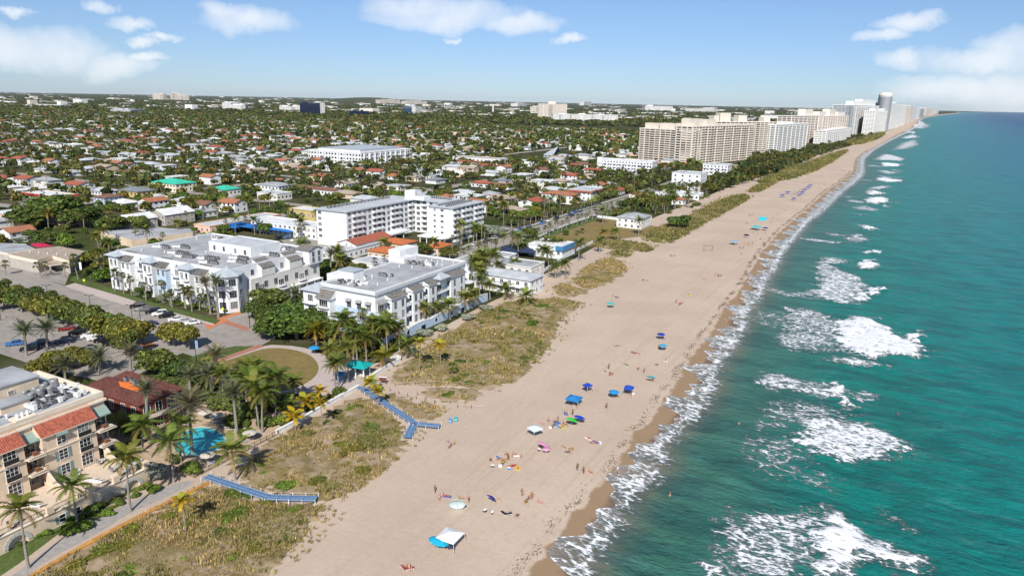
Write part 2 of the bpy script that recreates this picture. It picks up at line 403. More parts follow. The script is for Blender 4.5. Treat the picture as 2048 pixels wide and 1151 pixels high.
def flat(name, pts, z, m, thick=None, kind='structure', label=None, cat=None):
    """level sheet (or slab) over a ground polygon"""
    mb = MB()
    if thick: mb.prism(pts, z-thick, z, m)
    else:
        a = sum(pts[i][0]*pts[(i+1) % len(pts)][1] - pts[(i+1) % len(pts)][0]*pts[i][1] for i in range(len(pts)))
        if a < 0: pts = pts[::-1]
        mb.poly([(x, y, z) for x, y in pts], m)
    o = mb.build(name); 
    if kind: o['kind'] = kind
    if label: tag(o, label, cat)
    return o
def rect(x0, y0, x1, y1): return [(x0,y0),(x1,y0),(x1,y1),(x0,y1)]
# ------------------------------------------------------------------ shoreline survey (photo points on the wrack line and on the water's edge)
WRACK = [(1034,1145),(1042,1117),(1073,1104),(1071,1089),(1089,1075),(1110,1064),(1105,1050),(1120,1036),(1136,1023),(1131,1015),(1154,1004),(1167,986),(1183,965),(1199,955),(1209,934),(1222,918),(1224,906),(1238,896),(1258,875),(1250,862),
         (1285,847),(1304,813),(1312,795),(1328,782),(1346,753),(1359,730),(1382,696),(1406,667),(1424,639),(1442,613),(1463,589),(1478,565),(1490,546),(1504,523),(1515,502),(1527,492),(1546,469),(1567,450),(1588,433),(1609,417),(1629,398),(1650,381),(1671,367),(1692,352),(1703,341),(1704,329),(1708,317),(1725,303),(1748,294),(1776,278),(1793,268),(1815,258),(1832,247),(1834,239),(1846,234),(1880,229.5),(1920,226)]
EDGE = [(1120,1200),(1167,1151),(1183,1098),(1217,1054),(1230,1038),(1248,1010),(1251,996),(1275,965),(1301,944),(1322,915),(1318,892),(1335,866),(1364,845),(1409,798),(1424,759),(1435,719),(1461,696),(1482,660),(1489,623),(1513,597),(1536,550),(1556,521),(1565,500),(1584,477),(1600,458),(1623,433),(1650,408),(1682,381),(1714,356),(1723,344),(1725,317),(1744,300),(1776,282),(1797,272),(1819,262),(1838,248),(1840,240),(1852,235),(1884,230),(1922,226.4)]
def curve(pts):
    q = sorted([(G(x, y)[1], G(x, y)[0]) for x, y in pts]); return np.array([a for a, b in q]), np.array([b for a, b in q])
WY, WX = curve(WRACK); EY, EX = curve(EDGE)
def xw(y): return np.interp(y, WY, WX)
def xe(y): return np.interp(y, EY, EX)

# ------------------------------------------------------------------ land
m = bpy.data.materials.new('land'); m.use_nodes = True; t = m.node_tree; b = t.nodes['Principled BSDF']; b.inputs['Roughness'].default_value = .95; b.inputs['Specular IOR Level'].default_value = .1
tcn = N(t, 'ShaderNodeTexCoord')
n1 = N(t, 'ShaderNodeTexNoise', inp={'Scale': .045, 'Detail': 8.0, 'Roughness': .65}); t.links.new(tcn.outputs['Object'], n1.inputs['Vector'])
r1 = N(t, 'ShaderNodeValToRGB'); cr = r1.color_ramp
cr.elements[0].position = .30; cr.elements[0].color = (.035,.05,.014,1); cr.elements[1].position = .74; cr.elements[1].color = (.15,.135,.105,1)
e_ = cr.elements.new(.46); e_.color = (.06,.075,.022,1); e_ = cr.elements.new(.58); e_.color = (.095,.085,.048,1)
t.links.new(n1.outputs['Fac'], r1.inputs[0])
n2 = N(t, 'ShaderNodeTexNoise', inp={'Scale': .0016, 'Detail': 6.0, 'Roughness': .6}); t.links.new(tcn.outputs['Object'], n2.inputs['Vector'])
r2 = N(t, 'ShaderNodeValToRGB'); r2.color_ramp.elements[0].position = .35; r2.color_ramp.elements[0].color = (.55,.62,.55,1); r2.color_ramp.elements[1].position = .65; r2.color_ramp.elements[1].color = (1.1,1.05,1,1)
t.links.new(n2.outputs['Fac'], r2.inputs[0])
mm = N(t, 'ShaderNodeMix', data_type='RGBA', blend_type='MULTIPLY', inp={0: 1.0}); t.links.new(r1.outputs[0], mm.inputs[6]); t.links.new(r2.outputs[0], mm.inputs[7])
t.links.new(mm.outputs[2], b.inputs['Base Color']); MATS['land'] = m
ys = np.concatenate([np.linspace(-200, 400, 25), np.geomspace(450, 19000, 40), [30000, 33000]])
ys = ys[ys < 33500]; xr_ = np.where(ys < 19000, xw(ys) - 30, np.interp(ys, [19000, 30000, 60000], [1040, 2500, 6000]))
V = []; F = []
for y, x in zip(ys, xr_): V += [(-33000, y, 0), (-900, y, 0), (x, y, 0)]
for i in range(len(ys)-1):
    a = 3*i; F += [(a, a+1, a+4, a+3), (a+1, a+2, a+5, a+4)]
me = npmesh('ground', V, F, 'land'); place('ground', me, kind='structure')

# ------------------------------------------------------------------ beach
m = bpy.data.materials.new('sand'); m.use_nodes = True; t = m.node_tree; b = t.nodes['Principled BSDF']; b.inputs['Specular IOR Level'].default_value = .15
tcn = N(t, 'ShaderNodeTexCoord'); O = tcn.outputs['Object']
def nz_(t, src, scale, det=5, rough=.6, stretch=None):
    if stretch:
        q = N(t, 'ShaderNodeMapping', inp={'Scale': stretch}); t.links.new(src, q.inputs[0]); src = q.outputs[0]
    n = N(t, 'ShaderNodeTexNoise', inp={'Scale': scale, 'Detail': det, 'Roughness': rough}); t.links.new(src, n.inputs['Vector']); return n.outputs['Fac']
def rgbmix(t, f, a, bb, blend='MIX'):
    n = N(t, 'ShaderNodeMix', data_type='RGBA', blend_type=blend)
    for i, v in ((0, f), (6, a), (7, bb)):
        if isinstance(v, (int, float)): n.inputs[i].default_value = v
        elif isinstance(v, tuple): n.inputs[i].default_value = (*v, 1)
        else: t.links.new(v, n.inputs[i])
    return n.outputs[2]
def sstep(t, x, a, bb):
    n = N(t, 'ShaderNodeMapRange', interpolation_type='SMOOTHSTEP', inp={1: a, 2: bb}); t.links.new(x, n.inputs[0]); return n.outputs[0]
fine = nz_(t, O, .9, 8, .75); broad = nz_(t, O, .035, 4); tracks = nz_(t, O, .5, 4, .6, (1.0, .035, 1))
c = rgbmix(t, sstep(t, broad, .35, .65), (.50,.39,.306), (.55,.438,.345))
c = rgbmix(t, M_(t, 'MULTIPLY', sstep(t, tracks, .52, .66), .22), c, (.41,.32,.25))
c = rgbmix(t, M_(t, 'MULTIPLY', sstep(t, fine, .46, .70), .36), c, (.36,.275,.215))
ruts = nz_(t, O, 1.6, 3, .5, (1.0, .012, 1)); c = rgbmix(t, M_(t, 'MULTIPLY', M_(t, 'MULTIPLY', sstep(t, ruts, .57, .66), .34), sstep(t, nz_(t, O, .03, 2), .42, .6)), c, (.38,.29,.225))
wet = N(t, 'ShaderNodeAttribute', attribute_name='wet').outputs['Fac']
wn_ = M_(t, 'ADD', wet, M_(t, 'MULTIPLY_ADD', nz_(t, O, .22, 5), .5, -.25))
damp = sstep(t, wn_, .12, .24); soaked = sstep(t, wn_, .55, .75)
c = rgbmix(t, damp, c, (.30,.205,.125)); c = rgbmix(t, soaked, c, (.165,.115,.082))
t.links.new(c, b.inputs['Base Color'])
rg = M_(t, 'SUBTRACT', .95, M_(t, 'MULTIPLY', soaked, .55)); t.links.new(rg, b.inputs['Roughness'])
hb = M_(t, 'ADD', M_(t, 'MULTIPLY', nz_(t, O, 1.4, 6, .7), .14), M_(t, 'MULTIPLY', tracks, .05))
hb = M_(t, 'MULTIPLY', hb, M_(t, 'SUBTRACT', 1.0, M_(t, 'MULTIPLY', damp, .85)))
bp = N(t, 'ShaderNodeBump', inp={'Strength': .55, 'Distance': 1.0}); t.links.new(hb, bp.inputs['Height']); t.links.new(bp.outputs[0], b.inputs['Normal'])
MATS['sand'] = m
SEA = -.7
ys = np.concatenate([np.arange(30, 420, 2.0), np.geomspace(421, 19000, 120)])
cols = 46; V = np.zeros((len(ys), cols, 3)); wetv = np.zeros((len(ys), cols))
for i, y in enumerate(ys):
    a = xw(y) - (75 if y < 700 else max(40, 75 - (y-700)*.05)); w = xw(y); e = xe(y)
    xs = np.concatenate([np.linspace(a, w, 20, endpoint=False), np.linspace(w, e + 14, 26)])
    zz = np.where(xs < w, .03 + .0*xs, .03 - (xs-w)/max(e-w, 1)*.68)
    zz = np.where((xs > w-26) & (xs < w), .03 + .28*np.sin((xs-(w-26))/26*math.pi), zz)
    V[i, :, 0] = xs; V[i, :, 1] = y; V[i, :, 2] = zz; wetv[i] = np.clip((xs-w)/max(e-w, 1), -.5, 1.5)
def gridfaces(nr, nc):
    i, j = np.meshgrid(np.arange(nr-1), np.arange(nc-1), indexing='ij'); a = (i*nc+j).ravel()
    return np.stack([a, a+1, a+nc+1, a+nc], 1)
me = npmesh('beach', V.reshape(-1, 3), gridfaces(len(ys), cols), 'sand', smooth=True)
at = me.attributes.new('wet', 'FLOAT', 'POINT'); at.data.foreach_set('value', wetv.astype(np.float32).ravel())
place('beach', me, kind='structure')
def zbeach(x, y):
    w = float(xw(y))
    return .03 + .28*math.sin((x-(w-26))/26*math.pi) if w-26 < x < w else (.03 if x <= w else .03-(x-w)/max(float(xe(y))-w, 1)*.68)

# ------------------------------------------------------------------ sea: breakers and foam surveyed from the photo
def zz6(p): return [(1400+x*.3164, 850+y*.3164) for x, y in p]
def zz5(p): return [(1400+x*.3164, 550+y*.3164) for x, y in p]
def zz3(p): return [(1400+x*.2086, 350+y*.2086) for x, y in p]
def zz4(p): return [(1600+x*.1953, 200+y*.1953) for x, y in p]
FOAM = [  # polygon, strength, soft edge (m), height (m)
 (zz6([(770,590),(830,550),(890,550),(940,600),(1050,690),(1150,740),(1280,800),(1380,860),(1350,900),(1200,880),(1050,860),(900,900),(820,960),(740,960),(710,900),(720,700)]), .95, 2.0, .5),
 (zz6([(160,500),(330,550),(440,570),(600,520),(720,560),(770,600),(720,700),(710,960),(140,960),(110,820),(120,700),(200,650)]), .60, 2.5, .1),
 (zz6([(740,960),(820,960),(800,1200),(400,1300),(300,1200),(300,960)]), .7, 3, .3),
 (zz6([(50,1000),(60,860),(110,840),(135,900),(125,1000)]), 1.0, 1.2, .4),
 (zz6([(630,0),(690,-60),(900,-40),(1100,10),(1200,60),(1340,180),(1250,190),(1100,210),(1000,240),(850,220),(720,190),(640,140)]), .74, 2.0, .3),
 (zz6([(622,40),(640,-10),(665,0),(660,90),(690,160),(650,150),(630,110)]), 1.0, 1.0, .7),
 (zz6([(270,110),(340,40),(560,80),(640,150),(700,280),(860,350),(800,400),(600,350),(400,280),(290,240)]), .44, 2.5, 0),
 (zz6([(1100,545),(1160,550),(1330,650),(1380,710),(1290,680),(1160,600)]), .5, 1.5, 0),
 (zz5([(850,300),(940,270),(1080,265),(1180,330),(1300,410),(1430,470),(1400,510),(1200,510),(1050,520),(860,470),(850,400)]), .92, 2.0, .5),
 (zz5([(790,545),(850,505),(1000,530),(1250,580),(1100,575),(900,560)]), .75, 1.5, .3),
 (zz5([(560,200),(700,220),(900,280),(850,300),(850,480),(700,490),(500,440),(460,410),(520,350),(570,300)]), .56, 2.0, .1),
 (zz5([(555,215),(575,195),(600,215),(590,300),(560,350),(530,360),(560,300)]), .85, 1.2, .3),
 (zz5([(300,290),(340,230),(540,220),(560,330),(430,330)]), .40, 2.0, 0),
 (zz5([(310,655),(380,620),(600,650),(830,690),(880,780),(700,760),(500,730),(370,690)]), .62, 1.8, .15),
 (zz5([(805,690),(850,670),(900,740),(965,835),(920,855),(870,800),(835,740)]), 1.1, 1.0, .8),
 (zz5([(900,720),(1050,730),(1130,770),(1050,800),(960,780)]), .55, 1.5, 0),
 (zz5([(370,860),(500,790),(700,800),(880,840),(1000,900),(1100,948),(800,960),(400,960)]), .46, 2.5, 0),
 (zz5([(700,110),(760,60),(740,0),(900,-10),(1050,60),(980,150),(1000,170),(950,185),(720,150)]), .66, 2, .2),
 (zz5([(975,150),(1050,100),(1140,66),(1165,85),(1080,130),(1020,178)]), 1.1, 1.0, .7),
 (zz5([(400,90),(440,80),(560,110),(700,100),(700,140),(500,130)]), .52, 1.5, 0),
 (zz5([(1290,405),(1340,372),(1388,385),(1380,425),(1330,425)]), 1.1, 1.0, .9),
 (zz5([(1380,390),(1400,350),(1450,330),(1400,365)]), .8, .8, .3),
 (zz3([(1110,880),(1130,820),(1240,780),(1450,830),(1400,850),(1250,850),(1300,900),(1500,950),(1600,1060),(1540,1150),(1130,1150),(1120,1050),(1150,980),(1110,930)]), .66, 2, .15),
 (zz3([(1490,880),(1600,810),(1640,815),(1700,890),(1600,905)]), 1.1, 1.5, .8),
 (zz3([(1560,752),(1660,713),(1725,742),(1650,750)]), 1.0, 1.2, .7),
 (zz3([(1390,610),(1450,565),(1520,560),(1600,610),(1600,640),(1450,640)]), .6, 2, .2),
 (zz3([(940,595),(1000,600),(1350,640),(1300,658),(1000,620)]), .62, 1.5, 0), (zz3([(1160,535),(1400,580),(1300,590),(1180,560)]), .5, 1.5, 0),
 (zz3([(1500,480),(1600,470),(1720,525),(1650,525),(1560,505)]), .6, 2, 0), (zz3([(1550,495),(1600,483),(1690,520),(1620,527)]), 1.1, 1.5, .6),
 (zz3([(1600,240),(1650,218),(1760,218),(1810,260),(1700,277),(1610,267)]), 1.1, 2, .8), (zz3([(1390,235),(1600,250),(1580,270),(1400,250)]), .6, 2, 0),
 (zz3([(1460,310),(1560,290),(1720,330),(1690,345),(1550,340)]), .58, 2, .1), (zz3([(1720,300),(1800,288),(1815,306)]), 1.0, 1.5, .5),
 (zz3([(1600,180),(1640,143),(1760,180),(1640,192)]), 1.05, 2, .6), (zz3([(1600,130),(1780,95),(1820,115),(1700,140)]), .75, 2, .2),
 (zz3([(1330,195),(1540,213),(1400,214)]), .6, 2, 0), (zz3([(1690,45),(1740,23),(1918,58),(1800,70)]), 1.05, 2, .6), (zz3([(1495,380),(1530,366),(1580,392)]), 1.0, 1.5, .5),
 (zz3([(1870,280),(1918,240),(1930,250)]), .9, 1.5, .4),
 (zz4([(780,820),(830,793),(950,820),(1040,812),(1020,842),(850,836)]), 1.1, 3, .6), (zz4([(820,650),(860,643),(1040,660),(1000,682),(860,682)]), 1.1, 3, .6),
 (zz4([(690,664),(830,675),(850,685),(700,676)]), .7, 3, 0), (zz4([(760,612),(860,550),(980,570),(1070,600),(1050,626),(900,616)]), .75, 4, .2),
 (zz4([(750,712),(830,720),(1040,740),(900,762)]), .66, 3, 0), (zz4([(760,768),(940,788),(1080,797),(900,795)]), .7, 3, 0), (zz4([(940,722),(975,712),(1010,730)]), 1.0, 3, .4),
 (zz4([(940,515),(1040,440),(1180,400),(1220,460),(1100,500)]), .66, 6, .2), (zz4([(1030,390),(1150,350),(1220,380),(1100,395)]), .8, 6, .2), (zz4([(1100,330),(1180,318),(1160,350)]), .95, 6, .3),
 (zz4([(1180,290),(1150,262),(1200,205),(1330,250),(1280,290)]), .66, 10, .2), (zz4([(590,860),(640,850),(660,862)]), .9, 2, .3), (zz4([(560,805),(780,822),(700,832)]), .5, 3, 0)]
def sea_rows():
    y = 40.0; out = []
    while y < 2600: out.append(y); y += max(.75, y*.0045)
    return out + list(np.geomspace(2700, 33000, 36))
ys = np.array(sea_rows())
off = [-14.0]
while off[-1] < 30000:
    d = off[-1]; off.append(d + (.8 if d < 70 else min(6000, max(.8, (d-70)*.05 + .8))))
off = np.array(off); nr, nc = len(ys), len(off)
XE = np.where(ys < 19000, xe(ys), np.interp(ys, [19000, 30000, 60000], [1070, 2530, 6030])); XW = np.where(ys < 19000, xw(ys), XE-10)
X = XE[:, None] + off[None, :]; Y = np.repeat(ys[:, None], nc, 1)
# swash reaches up the sand in scallops
tt = ys
tong = .50 + .22*np.sin(tt*.21+1.3*np.sin(tt*.07)) + .16*np.sin(tt*.47+2.1) + .10*np.sin(tt*1.13)
swx = XE - (XE-XW)*np.clip(tong, .12, .86)
for i in range(nr):
    k = off < 0
    X[i, k] = np.linspace(swx[i], XE[i]-.01, k.sum())
P2 = np.stack([X.ravel(), Y.ravel()], 1)
wob = np.stack([1.5*np.sin(P2[:, 1]*.55+P2[:, 0]*.21) + .9*np.sin(P2[:, 1]*1.3-P2[:, 0]*.7+1) + .6*np.sin(P2[:, 0]*1.9+P2[:, 1]*.4), 1.2*np.sin(P2[:, 0]*.5+P2[:, 1]*.33+2) + .8*np.sin(P2[:, 0]*1.1-P2[:, 1]*.9) + .5*np.sin(P2[:, 1]*2.1+P2[:, 0]*.8)], 1)
wob *= .6*(1 + P2[:, 1:]/500)
foam = np.zeros(nr*nc); hgt = np.zeros(nr*nc)
for poly, s, soft, h in FOAM:
    g = [G(x, y, SEA) for x, y in poly]; gx = [p[0] for p in g]; gy = [p[1] for p in g]; soft *= 1.15; pad = soft*2
    k = np.where((P2[:, 0] > min(gx)-pad) & (P2[:, 0] < max(gx)+pad) & (P2[:, 1] > min(gy)-pad) & (P2[:, 1] < max(gy)+pad))[0]
    if not len(k): continue
    q = P2[k] + wob[k]; ins = inside(q, g); d = segdist(q, g); d = np.where(ins, d, -d)
    f = min(1.15, s*1.12)*np.clip((d+soft)/(2*soft), 0, 1)
    foam[k] = np.maximum(foam[k], f); hgt[k] = np.maximum(hgt[k], 1.5*h*np.clip(d/2.5+.2, 0, 1))
foam = foam.reshape(nr, nc); hgt = hgt.reshape(nr, nc)
o2 = off[None, :] + 0*Y
swash = np.clip((6.0 - np.abs(o2 + 2.0))/4.0, 0, 1) * (.86 + .12*np.sin(Y*.33) + .08*np.sin(Y*.9+1))
swash = np.where(Y > 500, np.clip((7 - np.abs(o2))/5, 0, 1)*.85, swash)
lead = np.clip(1-np.abs((X-swx[:, None])/np.maximum(XE-swx, 1)[:, None] - .03)*14, 0, 1)*.95   # bright lip of each tongue
foam = np.maximum(foam, np.maximum(swash*.68, np.where(o2 < 0, lead, 0)))
foam = np.where((o2 < 0) & (lead < .1), np.maximum(foam, .44), foam)
far = 1/(1+Y/260)
Z = SEA + hgt + far*(.22*np.sin(X*.35+.08*Y+1.2*np.sin(Y*.03)) + .14*np.sin(X*.62-.18*Y) + .09*np.sin(.9*Y+.5*X) )*np.clip(o2/15, 0, 1)
slope = .03 - (X-XW[:, None])/np.maximum(XE-XW, 1)[:, None]*.68
Z = np.where(o2 < 0, np.maximum(SEA+.0, slope+.045), Z); Z = np.where((o2 >= 0) & (o2 < 3), np.maximum(Z, slope+.03), Z)
m = bpy.data.materials.new('sea_water'); m.use_nodes = True; t = m.node_tree; b = t.nodes['Principled BSDF']
tcn = N(t, 'ShaderNodeTexCoord'); O = tcn.outputs['Object']
offa = N(t, 'ShaderNodeAttribute', attribute_name='offshore').outputs['Fac']
fo = N(t, 'ShaderNodeAttribute', attribute_name='foam').outputs['Fac']
bars = M_(t, 'MULTIPLY', M_(t, 'MULTIPLY_ADD', nz_(t, O, .018, 4, .55, (1, .7, 1)), 56.0, -28.0), sstep(t, offa, 2.0, 30.0))
dd = M_(t, 'ADD', offa, bars)
r = N(t, 'ShaderNodeValToRGB'); cr = r.color_ramp; cr.interpolation = 'EASE'
mr = N(t, 'ShaderNodeMapRange', inp={1: -15.0, 2: 485.0}); t.links.new(dd, mr.inputs[0]); t.links.new(mr.outputs[0], r.inputs[0])
for i, (p_, c_) in enumerate([(0.0,(.29,.225,.19)),(.029,(.17,.155,.11)),(.046,(.05,.155,.115)),(.10,(.006,.190,.158)),(.20,(.005,.190,.188)),(.38,(.004,.160,.215)),(.70,(.003,.105,.190)),(1.0,(.002,.052,.150))]):
    el = cr.elements[i] if i < 2 else cr.elements.new(p_); el.position = p_; el.color = (*c_, 1)
streak = nz_(t, O, .12, 6, .65, (.35, 1, 1))
wc = rgbmix(t, M_(t, 'MULTIPLY', sstep(t, streak, .42, .62), .5), r.outputs[0], (.012,.065,.072))
wc = rgbmix(t, M_(t, 'MULTIPLY', sstep(t, nz_(t, O, .55, 5, .7, (.25, 1, 1)), .50, .72), .34), wc, (.10,.27,.28))
# churned foam: streaks lie across the shore, lacy where thin
f1 = nz_(t, O, .34, 6, .66, (.40, 1, 1)); f2 = nz_(t, O, 1.9, 6, .70, (.40, 1, 1))
vor = N(t, 'ShaderNodeTexVoronoi', feature='DISTANCE_TO_EDGE', inp={'Scale': .42}); q = N(t, 'ShaderNodeMapping', inp={'Scale': (.5, 1, 1)}); 
wv = N(t, 'ShaderNodeVectorMath', operation='MULTIPLY_ADD'); nzc = N(t, 'ShaderNodeTexNoise', inp={'Scale': .3, 'Detail': 4.0}); t.links.new(O, nzc.inputs['Vector']); t.links.new(nzc.outputs['Color'], wv.inputs[0]); wv.inputs[1].default_value = (5, 5, 5); t.links.new(O, wv.inputs[2])
t.links.new(wv.outputs[0], q.inputs[0]); t.links.new(q.outputs[0], vor.inputs['Vector'])
lace = M_(t, 'SUBTRACT', 1.0, M_(t, 'MULTIPLY', vor.outputs['Distance'], 7.0), clamp=True)
tx = M_(t, 'ADD', M_(t, 'MULTIPLY_ADD', f1, 1.0, -.5), M_(t, 'MULTIPLY_ADD', f2, 2.9, -1.45))
tx = M_(t, 'ADD', tx, M_(t, 'MULTIPLY_ADD', lace, .42, -.12))
cov = M_(t, 'ADD', tx, M_(t, 'MULTIPLY_ADD', fo, 1.12, -.50))
fmask = M_(t, 'MULTIPLY', sstep(t, cov, -.14, .40), sstep(t, fo, .02, .14))
caps = M_(t, 'MULTIPLY', sstep(t, nz_(t, O, .16, 7, .75, (.5, 1, 1)), .735, .79), M_(t, 'MULTIPLY', sstep(t, offa, 60, 120), .55))
fmask = M_(t, 'MAXIMUM', fmask, caps)
haze_ = M_(t, 'MULTIPLY', M_(t, 'MULTIPLY', sstep(t, fo, .15, .9), .34), sstep(t, offa, 0.0, 6.0))
wc = rgbmix(t, haze_, wc, (.13,.30,.30))
t.links.new(rgbmix(t, fmask, wc, (.80,.82,.85)), b.inputs['Base Color'])
t.links.new(M_(t, 'MULTIPLY_ADD', fmask, .5, .28), b.inputs['Roughness']); b.inputs['Specular IOR Level'].default_value = .11; b.inputs['IOR'].default_value = 1.33
wh = M_(t, 'ADD', M_(t, 'MULTIPLY', nz_(t, O, .22, 7, .62, (.55, 1, 1)), .9), M_(t, 'MULTIPLY', nz_(t, O, 1.1, 5, .6, (.5, 1, 1)), .22))
wh = M_(t, 'ADD', wh, M_(t, 'MULTIPLY', M_(t, 'MULTIPLY', fmask, f2), .12))
bp = N(t, 'ShaderNodeBump', inp={'Strength': 1.0, 'Distance': 2.2}); t.links.new(M_(t, 'MULTIPLY', wh, M_(t, 'SUBTRACT', 1.0, M_(t, 'MULTIPLY', fmask, .72))) if False else M_(t, 'MULTIPLY', M_(t, 'MULTIPLY', wh, M_(t, 'SUBTRACT', 1.0, M_(t, 'MULTIPLY', fmask, .72))), M_(t, 'MULTIPLY_ADD', sstep(t, offa, -2.0, 8.0), .85, .15)), bp.inputs['Height']); t.links.new(bp.outputs[0], b.inputs['Normal'])
MATS['sea_water'] = m
me = npmesh('sea', np.stack([X, Y, Z], 2).reshape(-1, 3), gridfaces(nr, nc), 'sea_water', smooth=True)
for nm, arr in (('foam', foam), ('offshore', np.where(o2 < 0, o2*1.0, o2))):
    at = me.attributes.new(nm, 'FLOAT', 'POINT'); at.data.foreach_set('value', np.ascontiguousarray(arr, dtype=np.float32).ravel())
place('sea', me, kind='structure')
print('sea verts', nr*nc)

# ------------------------------------------------------------------ wrack line: clumps of seaweed
def seaweed():
    V = []; F = []; k = 0
    for y in np.arange(60, 900, .04):
        d = nrg.random()
        if d > .34 + .30*math.sin(y*.53+1.7*math.sin(y*.19)) + .12*math.sin(y*2.9): continue
        if y > 300 and nrg.random() > 300/y: continue
        x = xw(y) + nrg.normal(0, .55) + .35*math.sin(y*.37) + .3*math.sin(y*.11); s = nrg.uniform(.04, .13)*(1 + y/500); a = nrg.uniform(0, 6.28); z = zbeach(x, y) + .02
        n = 5
        for j in range(n): t_ = a + j*2*math.pi/n; rr = s*nrg.uniform(.5, 1.2); V.append((x + rr*math.cos(t_), y + rr*math.sin(t_), z))
        V.append((x, y, z + .10)); 
        for j in range(n): F.append((k+j, k+(j+1) % n, k+n))
        k += n+1
    return npmesh('seaweed', V, F, 'weed')
tag(place('seaweed', seaweed(), kind='stuff'), 'dark line of seaweed washed up along the wet sand', 'seaweed')

# ------------------------------------------------------------------ streets, pavements, lawns (levels a few mm to cm apart)
flat('street', GP([(0,540),(60,548),(140,575),(260,612),(420,650),(470,625),(520,640),(560,670),(520,692),(470,702),(395,715),(365,705),(300,735),(240,770),(100,740),(-200,640),(-300,560)]), .012, 'asphalt')
flat('shore_road', rect(-179.5, 128, -167, 900), .016, 'asphalt')
flat('shore_road', rect(-181, 128, -158, 158), .0155, 'asphalt')
flat('verge', rect(-167, 160, -158, 900), .10, 'lawn', thick=.1)
flat('verge', rect(-181, 202, -179.5, 900), .10, 'lawn', thick=.1)
flat('pavement', rect(-184.5, 150, -181, 900), .12, 'pave_grey', thick=.12)
flat('pavement', rect(-158, 150, -154.5, 320), .12, 'pave_grey', thick=.12)
flat('pavement', GP([(130,572),(150,566),(300,610),(430,642),(428,650),(290,622)]), .13, 'pave_pink', thick=.13)
flat('crossing', GP([(410,648),(425,640),(478,622),(488,630),(440,648),(415,660)]), .022, 'pave_orange')
flat('crossing', GP([(445,646),(455,641),(500,655),(494,662)]), .024, 'pave_red')
flat('crossing', GP([(265,690),(300,682),(312,690),(275,702)]), .022, 'pave_orange')
# plaza: dry round lawn inside a curved paved walk
flat('walkway', smooth_poly(GP([(395,733),(460,715),(525,688),(600,692),(640,705),(675,725),(720,745),(735,760),(715,778),(660,782),(600,790),(540,795),(470,780),(410,755)]), 1), .034, 'pave_pink')
flat('plaza_lawn', smooth_poly(GP([(430,728),(480,712),(530,695),(580,697),(620,708),(638,728),(636,748),(612,768),(560,785),(500,770),(440,750)]), 2), .07, 'lawn_dry', thick=.07)
flat('brick_path', GP([(418,731),(425,722),(521,688),(527,693)]), .085, 'pave_red', thick=.085)
flat('verge', GP([(380,715),(415,702),(470,692),(510,692),(500,697),(420,722),(385,722)]), .075, 'lawn', thick=.075)
flat('verge', GP([(140,560),(150,552),(300,604),(440,640),(430,648),(300,612)]), .16, 'lawn', thick=.16)
# hotel grounds and promenade
flat('promenade', smooth_poly(GP([(-60,1210),(0,1165),(40,1140),(110,1085),(180,1040),(250,1010),(300,985),(370,960),(395,962),(330,995),(260,1025),(180,1075),(110,1110),(60,1145),(0,1190),(-40,1230)]), 1), .05, 'pave_grey', thick=.05)
flat('hotel_lawn', GP([(-20,1165),(40,1125),(120,1065),(200,1020),(280,975),(200,955),(0,1060),(-60,1120)]), .045, 'lawn', thick=.045)
flat('pool_terrace', [(-140,78),(-108.5,78),(-108.5,99.5),(-114,103),(-140,103)], .09, 'pool_deck', thick=.09)
flat('garden_bed', GP([(240,772),(400,745),(480,800),(560,830),(715,772),(718,778),(556,868),(500,872),(420,815),(330,775)]), .022, 'soil')
flat('kerb', GP([(60,1157),(62,1150),(180,1082),(300,1020),(440,953),(443,957),(302,1025),(182,1088)]), .30, 'orange_band', thick=.3)
flat('fenced_lot', GP([(1080,470),(1172,436),(1245,440),(1325,455),(1300,470),(1225,480),(1180,493)]), .06, 'lawn_dry', thick=.06)
flat('inland_street', rect(-330, 200, -318, 900), .014, 'asphalt')
flat('inland_street', rect(-470, 60, -459, 1200), .014, 'asphalt')
flat('cross_street', rect(-900, 238, -181, 246), .018, 'asphalt')
flat('cross_street', rect(-900, 345, -181, 353), .018, 'asphalt')
flat('cross_street', rect(-900, 470, -181, 478), .018, 'asphalt')
flat('car_park', GP([(560,480),(640,470),(700,490),(680,510),(590,500)]), .02, 'asphalt')
flat('car_park', GP([(840,470),(900,455),(930,480),(890,500)]), .02, 'asphalt_dark')
flat('car_park', GP([(-40,535),(60,520),(140,545),(130,570),(60,550)]), .02, 'asphalt')
# ------------------------------------------------------------------ building kit
OCC = []      # occupied footprints (x0,y0,x1,y1)
def occ(x0, y0, x1, y1): OCC.append((min(x0,x1), min(y0,y1), max(x0,x1), max(y0,y1)))
_mc = {}
def cached(key, fn):
    if key not in _mc: _mc[key] = fn()
    return _mc[key]
def window_meshes(w, h, style):
    fr = MB(); t = .07; pr = -.09
    sf = {'white': 'frame_white', 'grey': 'shutter_grey', 'dark': 'metal_dark', 'cream': 'cream_trim'}[style.split('_')[0]]
    fr.box(-w/2-t, pr, -h/2-t, -w/2, 0, h/2+t, sf).box(w/2, pr, -h/2-t, w/2+t, 0, h/2+t, sf)
    fr.box(-w/2, pr, h/2, w/2, 0, h/2+t, sf).box(-w/2, pr-.05, -h/2-t, w/2, 0, -h/2, sf)
    nv = max(1, round(w/.75)); nh = 1 if 'door' in style else max(2, round(h/.75))
    for i in range(1, nv): x = -w/2 + w*i/nv; fr.box(x-.03, pr+.02, -h/2, x+.03, 0, h/2, sf)
    for j in range(1, nh): z = -h/2 + h*j/nh; fr.box(-w/2, pr+.024, z-.025, w/2, 0, z+.025, sf)
    pn = MB().box(-w/2, -.035, -h/2, w/2, -.004, h/2, 'glass')
    return fr.mesh('window'), pn.mesh('pane')
